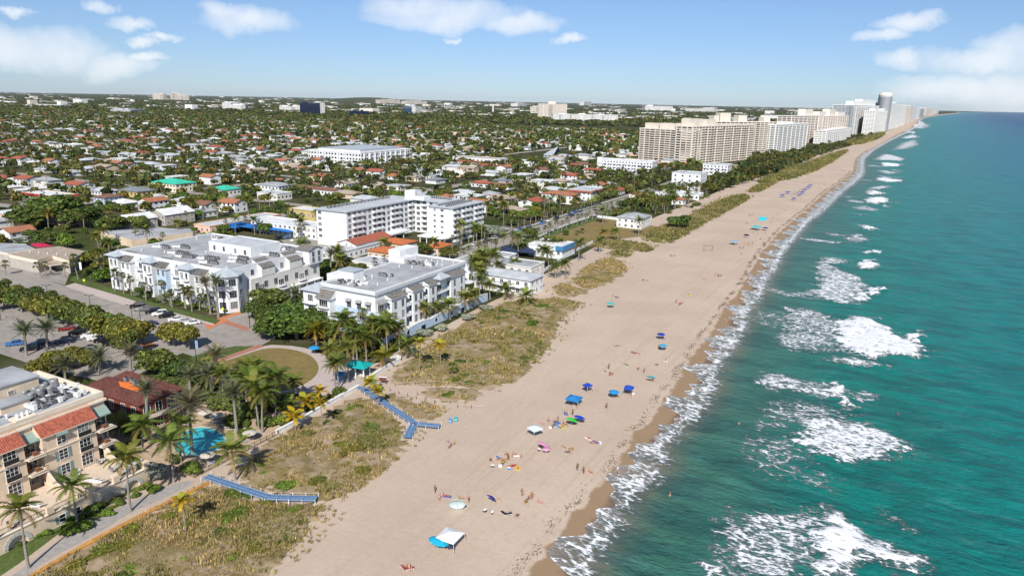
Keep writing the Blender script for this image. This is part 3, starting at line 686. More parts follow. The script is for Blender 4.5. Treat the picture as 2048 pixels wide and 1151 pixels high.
class Bld:
    def __init__(s, name, label, cat, x0, y0, x1, y1, group=None, pad=0):
        s.ox, s.oy = (x0+x1)/2, (y0+y1)/2; s.x0, s.y0, s.x1, s.y1 = x0-s.ox, y0-s.oy, x1-s.ox, y1-s.oy
        s.t = thing(name, label, cat, (s.ox, s.oy, 0), group=group); occ(x0-pad, y0-pad, x1+pad, y1+pad)
    def L(s, x, y): return x-s.ox, y-s.oy
    def box(s, part, x0, y0, z0, x1, y1, z1, m, parent=None):
        a = s.L(x0, y0); b = s.L(x1, y1); return MB().box(a[0], a[1], z0, b[0], b[1], z1, m).build(part, parent or s.t)
    def prism(s, part, pts, z0, z1, m, mtop=None, parent=None):
        return MB().prism([s.L(*p) for p in pts], z0, z1, m, mtop).build(part, parent or s.t)
    def block(s, x0, y0, x1, y1, z0, h, mw, mr, par=.6, mp=None, cop=.0):
        w = s.box('wall', x0, y0, z0, x1, y1, h-.02, mw)
        s.box('roof', x0+.28, y0+.28, h-.02, x1-.28, y1-.28, h+.06, mr)
        mb = MB(); a = s.L(x0, y0); b = s.L(x1, y1); p = mp or mw; c = cop
        mb.box(a[0]-c, a[1]-c, h-.019, b[0]+c, a[1]+.27, h+par, p).box(a[0]-c, b[1]-.27, h-.019, b[0]+c, b[1]+c, h+par, p)
        mb.box(a[0]-c, a[1]+.27, h-.019, a[0]+.27, b[1]-.27, h+par, p).box(b[0]-.27, a[1]+.27, h-.019, b[0]+c, b[1]-.27, h+par, p)
        mb.build('parapet', s.t); return w
    def win(s, face, a, z, w, h, wall, style='white', shutters=None, awn=None, sill=None):
        fm, pm = cached(('win', w, h, style), lambda: window_meshes(w, h, style))
        x, y, rz = (a, wall-.003, 0) if face == 'S' else (wall+.003, a, math.pi/2)
        lx, ly = s.L(x, y)
        o = place('window', fm, s.t, (lx, ly, z), rz); place('pane', pm, o)
        if shutters:
            sm = cached(('shut', h, shutters), lambda: MB().box(-.26, -.07, -h/2, .26, 0, h/2, shutters).box(-.2, -.085, -h/2+.1, .2, -.07, -.04, shutters).box(-.2, -.085, .04, .2, -.07, h/2-.1, shutters).mesh('shutter'))
            for sg in (-1, 1): place('shutter', sm, o, (sg*(w/2+.38), 0, 0))
        if awn:
            am = cached(('awn', w, awn), lambda: MB().prism([(-w/2-.25,-.9),(w/2+.25,-.9),(w/2+.25,0),(-w/2-.25,0)], -.02, .0, awn).poly([(-w/2-.25,-.9,.0),(w/2+.25,-.9,.0),(w/2+.25,-.01,.7),(-w/2-.25,-.01,.7)], awn).poly([(-w/2-.25,-.9,0),(-w/2-.25,-.01,.7),(-w/2-.25,-.01,0)], awn).poly([(w/2+.25,-.9,0),(w/2+.25,-.01,0),(w/2+.25,-.01,.7)], awn).mesh('awning'))
            place('awning', am, s.t, (lx, ly, z+h/2+.05), rz)
        return o
    def balcony(s, face, a, z, w, d, wall, mslab='frame_white', rail='metal_light', door=True, solid=False, curved=False):
        """slab with railing and glazed door behind; z = floor level"""
        def mk():
            sl = MB(); pts = [(-w/2, -d), (w/2, -d), (w/2, .0), (-w/2, .0)]
            if curved: pts = [(-w/2, 0)] + [(-w/2*math.cos(t*math.pi/10), -d*(.55+.45*math.sin(t*math.pi/10))) for t in range(11)] + [(w/2, 0)]
            sl.prism(pts, -.22, 0, mslab)
            rl = MB()
            if solid: rl.box(-w/2, -d, .003, w/2, -d+.12, 1.0, mslab).box(-w/2, -d+.12, .003, -w/2+.12, 0, 1.0, mslab).box(w/2-.12, -d+.12, .003, w/2, 0, 1.0, mslab)
            else:
                edge = pts[1:-1] if curved else [(-w/2, -.02), (-w/2, -d), (w/2, -d), (w/2, -.02)]
                if not curved: edge = [(x*(.985), y*.985) for x, y in edge]
                for zz in (.45, 1.02): rl.tube([(x, y, zz) for x, y in edge], .03, rail, 4)
                for i in range(len(edge)-1):
                    n = max(1, int(math.dist(edge[i], edge[i+1])/.45))
                    for k in range(n):
                        f = k/n; x = edge[i][0]*(1-f)+edge[i+1][0]*f; y = edge[i][1]*(1-f)+edge[i+1][1]*f
                        rl.box(x-.02, y-.02, .0, x+.02, y+.02, 1.0, rail)
            return sl.mesh('balcony'), rl.mesh('railing')
        sm, rm = cached(('bal', w, d, mslab, rail, solid, curved), mk)
        x, y, rz = (a, wall, 0) if face == 'S' else (wall, a, math.pi/2)
        lx, ly = s.L(x, y)
        o = place('balcony', sm, s.t, (lx, ly, z), rz); place('railing', rm, o)
        if door: s.win(face, a, z+1.15, min(w-.5, 2.4), 2.1, wall, 'white_door')
        return o
    def ac(s, x, y, z, n=1, kind='ac'):
        def mk():
            mb = MB().box(-.45, -.45, .12, .45, .45, .95, 'metal_grey').box(-.5, -.5, 0, .5, .5, .1, 'metal_dark')
            mb.lathe([(.38, .955), (.38, 1.02), (.30, 1.02), (.28, .97), (.02, .96)], 'metal_dark', 10)
            for k in range(4): mb.box(-.46, -.40+k*.22, .2, -.452, -.30+k*.22, .88, 'metal_dark').box(.452, -.40+k*.22, .2, .46, -.30+k*.22, .88, 'metal_dark')
            return mb.mesh('ac_unit')
        me = cached('ac', mk)
        for i in range(n):
            lx, ly = s.L(x + (i % 2)*1.25, y + (i//2)*1.2); place('ac_unit', me, s.t, (lx, ly, z))
    def vent(s, x, y, z):
        me = cached('vent', lambda: MB().lathe([(.18, 0), (.18, .5), (.3, .55), (.3, .75), (.02, .85)], 'duct_white', 8).mesh('roof_vent'))
        lx, ly = s.L(x, y); place('roof_vent', me, s.t, (lx, ly, z))
    def duct(s, x, y, z, l, rz=0):
        me = cached(('duct', l), lambda: MB().box(0, -.3, .15, l, .3, .75, 'duct_white').box(l-.6, -.3, .75, l, .3, 1.15, 'duct_white').box(.3, -.25, 0, .5, .25, .15, 'metal_grey').box(l-.5, -.25, 0, l-.3, .25, .15, 'metal_grey').mesh('duct'))
        lx, ly = s.L(x, y); place('duct', me, s.t, (lx, ly, z), rz)
def tile_slope(mb, p0, p1, p2, p3, m, step=.32, up=.07):
    """barrel tile rows on a sloping quad: p0-p1 eave, p3-p2 ridge; ribs run up the slope"""
    p0, p1, p2, p3 = map(Vector, (p0, p1, p2, p3)); n = (p1-p0).cross(p3-p0).normalized()
    mb.poly([p0, p1, p2, p3], m)
    k = max(2, int((p1-p0).length/step))
    for i in range(k):
        f0, f1 = (i+.12)/k, (i+.62)/k; fm = (f0+f1)/2
        a, b, c = p0.lerp(p1, f0), p0.lerp(p1, fm), p0.lerp(p1, f1); d, e, g = p3.lerp(p2, f0), p3.lerp(p2, fm), p3.lerp(p2, f1)
        b = b+n*up*1.6; e = e+n*up*1.6; o = n*.004
        mb.poly([a+o, b, e, d+o], m).poly([b, c+o, g+o, e], m).poly([a+o, c+o, b], m)

# ------------------------------------------------------------------ cream beachfront hotel, lower left
H = Bld('beach_hotel', 'cream stucco hotel with red barrel-tile bays and balconies at lower left', 'hotel', -150, 20, -127, 75, pad=2)
H.box('wall', -150, 20, 0, -128.6, 75, 13.6, 'cream_wall')
H.box('roof', -149.6, 20.4, 13.6, -129.0, 74.6, 13.66, 'roof_grey')
pm = MB()
for a in ((-150.05,20,-149.6,75.05),(-149.6,74.6,-128.55,75.05),(-129.0,20,-128.55,74.6)):
    q0 = H.L(a[0], a[1]); q1 = H.L(a[2], a[3]); pm.box(q0[0], q0[1], 13.605, q1[0], q1[1], 14.5, 'cream_trim')
pm.build('parapet', H.t)
q0 = H.L(-150.3, 20); q1 = H.L(-128.2, 75.3)
MB().box(q0[0], q1[1]-.35, 12.7, q1[0], q1[1], 13.1, 'cream_trim').box(q1[0]-.4, q0[1], 12.7, q1[0], q1[1]-.36, 13.1, 'cream_trim').build('cornice', H.t)
def hotel_bay(ya, yb):
    H.box('wall', -128.6, ya, 0, -126.6, yb, 11.0, 'cream_wall')
    mb = MB(); x0, y0 = H.L(-126.1, ya-.3); x1, y1 = H.L(-129.0, yb+.3)
    tile_slope(mb, (x0, y0, 10.9), (x0, y1, 10.9), (x1, y1, 13.5), (x1, y0, 13.5), 'tile_red', .36, .06)
    mb.poly([(x0, y0, 10.9), (x1, y0, 13.5), (x1, y0, 10.9)], 'cream_wall').poly([(x0, y1, 10.9), (x1, y1, 10.9), (x1, y1, 13.5)], 'cream_wall')
    mb.box(x0-.3, y0, 10.75, x0+.02, y1, 10.9, 'cream_trim')
    mb.build('tile_roof', H.t)
    H.box('belt_course', -126.62, ya, 7.75, -126.45, yb, 8.05, 'cream_trim')
    for k, yy in enumerate((ya + (yb-ya)*.34, ya + (yb-ya)*.76)):
        for f, zc in enumerate((3.35, 6.3, 9.35)):
            if k == 0:
                H.win('E', yy, zc, 1.5, 1.9, -126.6, shutters='shutter_green' if f < 2 else None, awn='shutter_green' if f == 2 else None)
            else:
                H.win('E', yy, zc+.1, 2.0, 2.2, -126.6)
                if f: H.box('balconet', -126.6, yy-1.25, zc-1.12, -126.05, yy+1.25, zc-1.0, 'cream_trim'); H.box('railing', -126.12, yy-1.2, zc-1.0, -126.08, yy+1.2, zc-.15, 'metal_dark')
hotel_bay(62.0, 71.6); hotel_bay(49.0, 59.0); hotel_bay(36.0, 46.0)
for yc, w_ in ((60.5, 3.0), (73.4, 3.4), (47.5, 3.0)):
    for f, zf in enumerate((4.9, 8.0)):
        a0, b0 = H.L(-128.6, yc-w_/2); a1, b1 = H.L(-125.6, yc+w_/2)
        bo = MB().box(a0, b0, zf-.22, a1, b1, zf, 'cream_trim').build('balcony', H.t)
        r_ = MB(); r_.box(a1-.06, b0, zf+.95, a1, b1, zf+1.02, 'metal_dark').box(a1-.05, b0, zf+.5, a1-.02, b1, zf+.54, 'metal_dark').box(a1-.06, b0, zf+.06, a1, b1, zf+.10, 'metal_dark')
        for k in range(int(w_/.3)+1): r_.box(a1-.045, b0+k*.3, zf+.1, a1-.025, b0+k*.3+.03, zf+.95, 'metal_dark')
        r_.build('railing', bo)
        MB().box(a0+.4, b0+.6, zf+.0, a0+1.0, b0+1.2, zf+.45, 'teak').box(a0+.4, b0+.6, zf+.45, a0+.5, b0+1.2, zf+.95, 'teak').build('chair', bo); MB().box(a0+1.4, b0+1.4, zf, a0+2.1, b0+2.1, zf+.6, 'teak').build('table', bo)
        H.win('E', yc, zf+1.15, w_-.8, 2.1, -128.6, 'white_door')
    H.win('E', yc, 3.0, w_-.8, 2.1, -128.6, 'white_door')
    q = H.L(-128.55, yc)
    MB().poly([(q[0]+1.5, q[1]-w_/2, 10.5), (q[0]+1.5, q[1]+w_/2, 10.5), (q[0], q[1]+w_/2, 11.7), (q[0], q[1]-w_/2, 11.7)], 'awning_green').box(q[0]+1.44, q[1]-w_/2, 10.25, q[0]+1.5, q[1]+w_/2, 10.5, 'awning_green').build('awning', H.t)
# chimneys in orange stucco
for yc in (61.2, 47.6):
    a, b = H.L(-129.6, yc); o = MB().box(a-1.0, b-1.7, 12.6, a+.9, b+1.5, 14.3, 'orange_wall').box(a-1.2, b-1.9, 14.3, a+1.1, b+1.7, 14.6, 'cream_trim').build('chimney', H.t)
    for k in range(3): MB().lathe([(.22, 14.6), (.26, 15.1), (.14, 15.5), (.02, 15.5)], 'plastic_white', 8, a, b-1.0+k*.85).build('chimney_pot', o)
# penthouse blocks and plant on the roof
for (xa, ya, xb, yb, zt) in ((-148.5,58,-139.5,69.5,17.2), (-147,46,-141,57,16.4), (-139,60.5,-135.5,65.5,15.0)):
    H.box('penthouse', xa, ya, 13.66, xb, yb, zt, 'cream_wall'); H.box('penthouse_roof', xa-.25, ya-.25, zt, xb+.25, yb+.25, zt+.25, 'roof_grey')
H.win('E', 64.5, 15.4, 1.0, 1.4, -139.5, 'cream'); H.win('S', -144, 15.4, 1.0, 1.4, 58, 'cream')
tank = cached('tank', lambda: MB().lathe([(.75, 0), (.8, .1), (.8, 1.9), (.7, 2.1), (.68, 1.95), (.02, 1.9)], 'metal_grey', 14).mesh('cooling_tank'))
for k in range(7): lx, ly = H.L(-139.2 + (k % 2)*1.9 + rnd.uniform(-.2,.2), 66.6 + (k//2)*1.8); place('cooling_tank', tank, H.t, (lx, ly, 13.66), scale=rnd.uniform(.8, 1.1))
for k in range(16): H.ac(-136.6 + rnd.uniform(0, 4.4), 65.8 + rnd.uniform(0, 7.5), 13.66)
for k in range(6): H.duct(-138 + rnd.uniform(0, 4), 64 + rnd.uniform(0, 8.5), 13.66, rnd.choice((2.2, 3.4)), rnd.choice((0, R(90))))
H.duct(-148.5, 72.8, 13.66, 7.5); H.duct(-139, 73.3, 13.66, 7.5)
for x, y in ((-134.5,59.5),(-133.3,60.3),(-145,72),(-137,55),(-132,52)): H.vent(x, y, 13.66)
# raised terraces with arched undercroft towards the promenade
TX = -115.2
H.box('terrace', -126.6, 34, 0, TX, 73.4, 1.8, 'terrace_tile')
wl = MB(); fx, _ = H.L(TX, 0)
def arch_wall(mb, ya, yb, arches, x, top=2.9, th=.5, m='cream_wall'):
    """wall facing +X with arched openings (centre, half width, height)"""
    y = ya
    for (yc, hw, hh) in arches + [(yb + 9, 0, 0)]:
        y1 = min(yc-hw, yb); b0 = y-H.oy; b1 = y1-H.oy
        mb.box(x, b0, 0, x+th, b1, top, m)
        if hw == 0: break
        n = 8; prev = None
        for i in range(n+1):
            t = math.pi*i/n; q = (yc-H.oy - hw*math.cos(t), hh-hw + hw*math.sin(t) if hh > hw else hh*math.sin(t))
            if prev is not None:
                (a, za), (b, zb) = prev, q
                mb.poly([(x+th, a, za), (x+th, b, zb), (x+th, b, top), (x+th, a, top)], m); mb.poly([(x+th, a, za), (x, a, za), (x, b, zb), (x+th, b, zb)], m); mb.poly([(x, a, top), (x+th, a, top), (x+th, b, top), (x, b, top)], m)
            prev = q
        y = yc+hw
ARCH = [(50.4, 1.5, 1.9), (65.2, 1.5, 1.9), (69.9, 1.5, 1.9)]
arch_wall(wl, 34, 73.4, ARCH, fx); wl.build('terrace_wall', H.t)
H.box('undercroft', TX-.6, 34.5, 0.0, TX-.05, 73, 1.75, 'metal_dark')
H.box('coping', TX-.1, 34, 2.9, TX+.65, 73.4, 3.05, 'cream_trim')
for (yc, hw, hh) in ARCH:      # stone voussoirs round each arch
    vm = cached('vous', lambda: MB().prism([(-.24, 0), (.24, 0), (.32, .62), (-.32, .62)], -.08, .0, 'kerb').mesh('stone'))
    for i in range(9):
        t = math.pi*(i+.5)/9; rd = Vector((0, -math.cos(t), math.sin(t))); nn = Vector((1, 0, 0)); tg = rd.cross(nn)
        o = place('stone', vm, H.t, (fx+.585, yc-H.oy - hw*math.cos(t), (hh-hw if hh > hw else 0) + hw*math.sin(t))); o.rotation_euler = Matrix((tg, rd, nn)).transposed().to_euler()
for ya, yb in ((34, 46.5), (48.0, 55.2), (56.2, 61.8), (63.2, 66.5), (67.6, 72.6)):    # railings between piers
    r_ = MB(); b0, b1 = ya-H.oy, yb-H.oy; x = fx+.2
    r_.box(x-.03, b0, 3.95, x+.03, b1, 4.02, 'metal_dark').box(x-.02, b0, 3.2, x+.02, b1, 3.25, 'metal_dark')
    for k in range(int((yb-ya)/.22)): r_.box(x-.012, b0+k*.22, 3.2, x+.012, b0+k*.22+.025, 3.95, 'metal_dark')
    r_.build('railing', H.t)
for yc in (47.2, 55.7, 62.5, 67.1, 73.0): H.box('pier', TX-.25, yc-.55, 3.05, TX+.75, yc+.55, 4.3, 'cream_wall')
for yc in (61.8, 46.8, 72.6):  # curving privacy walls between terraces
    mb = MB(); b = yc-H.oy; xa = H.L(-126.6, 0)[0]; prof = [(0,4.6),(1,4.4),(2,3.7),(2.8,3.1),(4,2.75),(6,2.6),(9.4,2.6)]
    for i in range(len(prof)-1):
        (u0, z0), (u1, z1) = prof[i], prof[i+1]
        mb.poly([(xa+u0, b-.15, 1.8), (xa+u1, b-.15, 1.8), (xa+u1, b-.15, z1), (xa+u0, b-.15, z0)], 'cream_wall').poly([(xa+u1, b+.15, 1.8), (xa+u0, b+.15, 1.8), (xa+u0, b+.15, z0), (xa+u1, b+.15, z1)], 'cream_wall').poly([(xa+u0, b-.15, z0), (xa+u1, b-.15, z1), (xa+u1, b+.15, z1), (xa+u0, b+.15, z0)], 'cream_trim')
    mb.build('privacy_wall', H.t)
H.win('E', 57.4, 1.3, 1.0, 1.3, TX+.5, 'white', shutters='shutter_green'); H.win('E', 60, 1.3, 0.9, 1.2, TX+.5, 'white')

# ------------------------------------------------------------------ maroon tiled hotel wing behind the pool
W = Bld('tiled_villa', 'red villa with maroon tiled hip roofs round an orange flat deck behind the pool', 'villa', -152.5, 84, -132.5, 96, pad=1)
W.box('wall', -151.5, 85, 0, -133.5, 95.2, 6.6, 'red_wall')
for (xa, ya, xb, yb, hh) in ((-151.8, 84.8, -146.2, 91.2, 1.9), (-145.4, 84.8, -139.6, 88.6, 1.5), (-138.8, 84.8, -133.2, 95.4, 1.9), (-151.8, 92.0, -139.6, 95.4, 1.3)):
    p = W.L(xa, ya); q = W.L(xb, yb); mb = MB(); mb.hip(p[0], p[1], q[0], q[1], 6.85, hh, 'tile_maroon', .35)
    for k in range(int((q[0]-p[0])/.5)):   # tile ribs up the southern slope
        x = p[0]+k*.5; f = min(1, (x-p[0]+.35)/((q[1]-p[1])/2+.35), (q[0]-x+.35)/((q[1]-p[1])/2+.35)); yt = p[1]-.35 + f*((q[1]-p[1])/2+.35)
        if (q[0]-p[0]) < (q[1]-p[1]): f = min(1, (x-p[0]+.35)/((q[0]-p[0])/2+.35), (q[0]-x+.35)/((q[0]-p[0])/2+.35)); yt = p[1]-.35 + f*((q[0]-p[0])/2+.35)
        mb.poly([(x-.1, p[1]-.36, 6.87), (x+.1, p[1]-.36, 6.87), (x+.1, yt, 6.87+hh*f+.06), (x-.1, yt, 6.87+hh*f+.06)], 'tile_maroon')
    mb.build('hip_roof', W.t)
p = W.L(-146.0, 89.1); q = W.L(-139.1, 91.7); MB().box(p[0], p[1], 6.7, q[0], q[1], 7.5, 'orange_wall').box(p[0]-.25, p[1]-.0, 7.5, q[0], p[1]+.3, 7.8, 'orange_wall').box(p[0]-.25, q[1]-.3, 7.5, q[0], q[1], 7.8, 'orange_wall').build('roof_deck', W.t)
for k in range(4): W.ac(-145.4 + k*1.5 + rnd.uniform(-.3, .3), 90.2 + rnd.uniform(0, .6), 7.5)
for yc in (86.6, 89.4, 92.2, 94.2):
    for zc in (1.5, 4.8): W.win('E', yc, zc, 1.5, 2.2, -133.5, 'white_door')
for xc in (-150,-147,-143,-139,-135.5):
    for zc in (1.5, 4.8): W.win('S', xc, zc, 1.3, 1.9, 85, 'white')
W.balcony('E', 90, 3.5, 9.6, 1.4, -133.5, 'cream_trim', 'metal_dark', door=False)

# ------------------------------------------------------------------ seaside condo in the middle (white over pale blue)
S = Bld('seaside_condo', 'white and pale blue four-storey condo with grey flat roof beside the dunes', 'apartment building', -160, 158, -129, 212, pad=2)
S.box('wall', -152, 160, 0, -131, 210.5, 8.2, 'blue_wall'); S.box('wall', -152, 160.0, 8.2, -131, 210.5, 13.9, 'white_wall')
S.box('roof', -151.6, 160.4, 13.9, -131.4, 210.1, 13.97, 'roof_grey')
pm = MB()
for a in ((-152.15,159.85,-130.85,160.3),(-152.15,210.2,-130.85,210.65),(-152.15,160.3,-151.7,210.2),(-131.3,160.3,-130.85,210.2)):
    q0 = S.L(a[0], a[1]); q1 = S.L(a[2], a[3]); pm.box(q0[0], q0[1], 13.905, q1[0], q1[1], 14.5, 'white_wall')
pm.build('parapet', S.t)
MB().box(*S.L(-130.85, 160.3), 13.3, *S.L(-130.5, 210.2), 13.55, 'shutter_grey').box(*S.L(-152.2, 159.45), 13.3, *S.L(-130.5, 159.85), 13.55, 'shutter_grey').build('cornice', S.t)
for k, xc in enumerate((-141.1, -137.2, -133.5)):
    S.win('S', xc, 9.35, 1.5, 1.9, 160, 'grey', awn='awning_grey')
    S.win('S', xc, 6.0, 1.7, 2.2, 160, 'white', shutters='shutter_grey'); S.win('S', xc, 2.6, 1.7, 2.0, 160, 'white', shutters='shutter_grey')
# south-west wing with pyramid roof and bay balconies
S.box('wall', -159, 159.2, 0, -152.16, 168, 11.6, 'white_wall')
p = S.L(-159, 159.2); q = S.L(-152.2, 168); MB().hip(p[0], p[1], q[0], q[1], 11.7, 1.9, 'roof_bluegrey', .9).build('turret_roof', S.t)
for zc in (9.2, 5.6, 2.2): S.win('S', -156, zc, 2.0, 2.0, 159.2, 'white')
for zf in (7.7, 4.3): S.balcony('S', -156, zf, 5.6, 1.3, 159.2, curved=True, door=False)
S.box('bay', -151.9, 157.6, 0, -146.6, 159.98, 10.4, 'white_wall')
p = S.L(-152.3, 157.0); q = S.L(-146.2, 160.0); MB().poly([(p[0],p[1],10.35),(q[0],p[1],10.35),(q[0],q[1],12.6),(p[0],q[1],12.6)], 'shingle_grey').poly([(p[0],p[1],10.35),(p[0],q[1],12.6),(p[0],q[1],10.35)], 'white_wall').poly([(q[0],p[1],10.35),(q[0],q[1],10.35),(q[0],q[1],12.6)], 'white_wall').box(p[0], p[1], 10.15, q[0], q[1]-.05, 10.345, 'shutter_grey').build('shed_roof', S.t)
for zc in (9.0, 5.4, 2.0): S.win('S', -149.2, zc, 3.2, 2.2, 157.6, 'white_door')
for zf in (7.7, 4.2): S.balcony('S', -149.2, zf, 4.6, 1.0, 157.6, curved=True, door=False)
# south-east corner terrace balcony
for zf in (7.5, 4.1):
    q = S.L(-131, 160); o = MB().prism([(q[0]-5.2, q[1]-1.6), (q[0]+.6, q[1]-1.6), (q[0]+2.2, q[1]-.2), (q[0]+2.2, q[1]+3.8), (q[0], q[1]+3.8), (q[0], q[1]), (q[0]-5.2, q[1])], zf-.25, zf, 'white_wall').build('balcony', S.t)
    r_ = MB(); e = [(q[0]-5.1, q[1]-.1), (q[0]-5.1, q[1]-1.5), (q[0]+.55, q[1]-1.5), (q[0]+2.1, q[1]-.15), (q[0]+2.1, q[1]+3.7)]
    for zz in (.5, 1.05): r_.tube([(x, y, zf+zz) for x, y in e], .035, 'metal_light', 4)
    for i in range(4):
        n = int(math.dist(e[i], e[i+1])/.4)
        for k in range(n): f = k/n; x = e[i][0]*(1-f)+e[i+1][0]*f; y = e[i][1]*(1-f)+e[i+1][1]*f; r_.box(x-.02, y-.02, zf, x+.02, y+.02, zf+1.05, 'metal_light')
    r_.build('railing', o)
for zc in (9.0, 5.4, 2.0): S.win('E', 162.4, zc, 2.6, 2.2, -131, 'white_door')
S.box('column', -130.6, 158.6, 0, -130.1, 159.1, 7.2, 'white_wall'); S.box('column', -129.3, 162.6, 0, -128.9, 163.0, 7.2, 'white_wall')
q = S.L(-131, 162.4); MB().poly([(q[0]+1.4, q[1]-1.9, 10.6), (q[0]+1.4, q[1]+1.9, 10.6), (q[0], q[1]+1.9, 11.6), (q[0], q[1]-1.9, 11.6)], 'awning_grey').box(q[0]+1.35, q[1]-1.9, 10.4, q[0]+1.4, q[1]+1.9, 10.6, 'awning_grey').build('awning', S.t)
# projecting gabled bays along the beach side, with loggias between
def condo_bay(B, ya, yb, xf, out, z1, mw='white_wall', roof='shingle_grey'):
    B.box('bay', xf, ya, 0, xf+out, yb, z1, mw)
    p = B.L(xf-2.2, ya-.45); q = B.L(xf+out+.5, yb+.45); mb = MB()
    mb.poly([(q[0], p[1], z1+.1), (q[0], q[1], z1+.1), (p[0], q[1], z1+2.2), (p[0], p[1], z1+2.2)], roof)
    mb.box(q[0]-.06, p[1], z1-.16, q[0], q[1], z1+.095, 'shutter_grey')
    mb.poly([(q[0], p[1], z1+.1), (p[0], p[1], z1+2.2), (p[0], p[1], z1-.1), (q[0], p[1], z1-.1)], mw).poly([(q[0], q[1], z1-.1), (p[0], q[1], z1-.1), (p[0], q[1], z1+2.2), (q[0], q[1], z1+.1)], mw)
    mb.build('shed_roof', B.t)
    n = 2 if yb-ya > 5 else 1
    for f, zc in enumerate((2.2, 5.6, 9.0)):
        for k in range(n): B.win('E', ya + (yb-ya)*(k+.5)/n, zc, 1.2, 2.1, xf+out, 'grey')
        B.win('S', xf+out/2, zc, .8, 1.8, ya, 'grey')
for ya, yb in ((165.2, 172.5), (176.2, 181.6), (185.0, 189.4), (198.0, 207.0)): condo_bay(S, ya, yb, -131, 2.0, 11.2)
for ya, yb in ((172.6, 176.1), (181.7, 184.9), (189.5, 197.9), (207.1, 210.4)):
    for zf in (3.7, 7.1): S.balcony('E', (ya+yb)/2, zf, yb-ya-.2, 1.7, -131, 'white_wall', 'metal_light', solid=(yb-ya < 4))
    S.win('E', (ya+yb)/2, 2.0, min(2.6, yb-ya-.6), 2.3, -131, 'white_door')
    S.win('E', (ya+yb)/2, 11.6, .9, .9, -131, 'grey')
p = S.L(-132.5, 191.0); q = S.L(-128.6, 196.4); S.box('turret', -131, 191.6, 10.0, -129.4, 195.8, 12.0, 'white_wall'); MB().hip(p[0], p[1], q[0], q[1], 12.1, 1.5, 'roof_bluegrey', .5).build('turret_roof', S.t)
for zf in (3.7, 7.1): S.balcony('E', 210.0, zf, 4.4, 3.0, -130.5, 'white_wall', 'metal_light', curved=True, door=False)
# roof plant
S.box('penthouse', -158.4, 169.5, 0, -152.2, 175.5, 14.6, 'white_wall'); S.box('penthouse', -151.5, 167.5, 13.97, -145.5, 172.5, 17.0, 'white_wall'); S.box('penthouse_roof', -151.7, 167.3, 17.0, -145.3, 172.7, 17.2, 'roof_bluegrey')
S.box('penthouse', -157, 200, 0, -151.9, 211, 17.4, 'white_wall'); S.box('penthouse', -151.6, 196.5, 13.97, -147.6, 204, 15.6, 'white_wall')
for k in range(12): S.ac(-149 + rnd.uniform(0, 8), 163 + rnd.uniform(0, 3.5), 13.97)
for k in range(5): S.ac(-144 + rnd.uniform(0, 4.5), 177.5 + rnd.uniform(0, 2.6), 13.97)
for k in range(11): S.ac(-146.5 + rnd.uniform(0, 9.5), 197 + rnd.uniform(0, 4), 13.97)
for k in range(7): S.duct(-148 + rnd.uniform(0, 8), 163 + rnd.uniform(0, 4), 13.97, rnd.choice((2.2, 3.4)), rnd.choice((0, R(90))))
for k in range(4): S.duct(-145 + rnd.uniform(0, 6), 197 + rnd.uniform(0, 4), 13.97, 2.2, rnd.choice((0, R(90))))
for k in range(16): S.vent(-149 + rnd.uniform(0, 16), 164 + rnd.uniform(0, 44), 13.97)
# sea wall of the condo garden: blue, scalloped, with round openings
SW = thing('garden_wall', 'tall pale blue scalloped sea wall with round openings beside the dune', 'wall', (-123.8, 184, 0))
mb = MB(); pr = []
for i in range(0, 61): yy = -30 + i; pr.append((yy, 2.7 + .55*abs(math.sin(i*math.pi/12))))
for i in range(60):
    (y0, z0), (y1, z1) = pr[i], pr[i+1]
    mb.poly([(.2, y0, 0), (.2, y1, 0), (.2, y1, z1), (.2, y0, z0)], 'blue_wall').poly([(-.2, y1, 0), (-.2, y0, 0), (-.2, y0, z0), (-.2, y1, z1)], 'blue_wall').poly([(.28, y0, z0), (.28, y1, z1), (-.28, y1, z1), (-.28, y0, z0)], 'white_wall').poly([(.28, y0, z0-.2), (.28, y1, z1-.2), (.28, y1, z1), (.28, y0, z0)], 'white_wall')
mb.poly([(-.2, -30, 0), (.2, -30, 0), (.2, -30, 2.7), (-.2, -30, 2.7)], 'blue_wall')
mb.build('wall', SW)
ring = MB(); 
for i in range(16):
    t0, t1 = 2*math.pi*i/16, 2*math.pi*(i+1)/16
    ring.poly([(.26, .95*math.cos(t0), .95*math.sin(t0)), (.26, .95*math.cos(t1), .95*math.sin(t1)), (.26, .7*math.cos(t1), .7*math.sin(t1)), (.26, .7*math.cos(t0), .7*math.sin(t0))], 'white_wall')
rgm = ring.mesh('surround'); disc = MB().poly([(.215, .7*math.cos(2*math.pi*i/16), .7*math.sin(2*math.pi*i/16)) for i in range(16)], 'glass').mesh('opening')
for yy in (-18, -3, 6, 20): o = place('surround', rgm, SW, (0, yy, 1.55)); place('opening', disc, o)
for yy in (-26, -10, 13): MB().prism([(.2, yy-1.1), (.24, yy-1.1), (.24, yy+1.1), (.2, yy+1.1)], .0, 1.7, 'glass_navy').build('arch_recess', SW)
occ(-125, 153, -122.5, 215)
flat('condo_terrace', rect(-129, 154, -124.1, 213), .9, 'offwhite_wall', thick=.9)

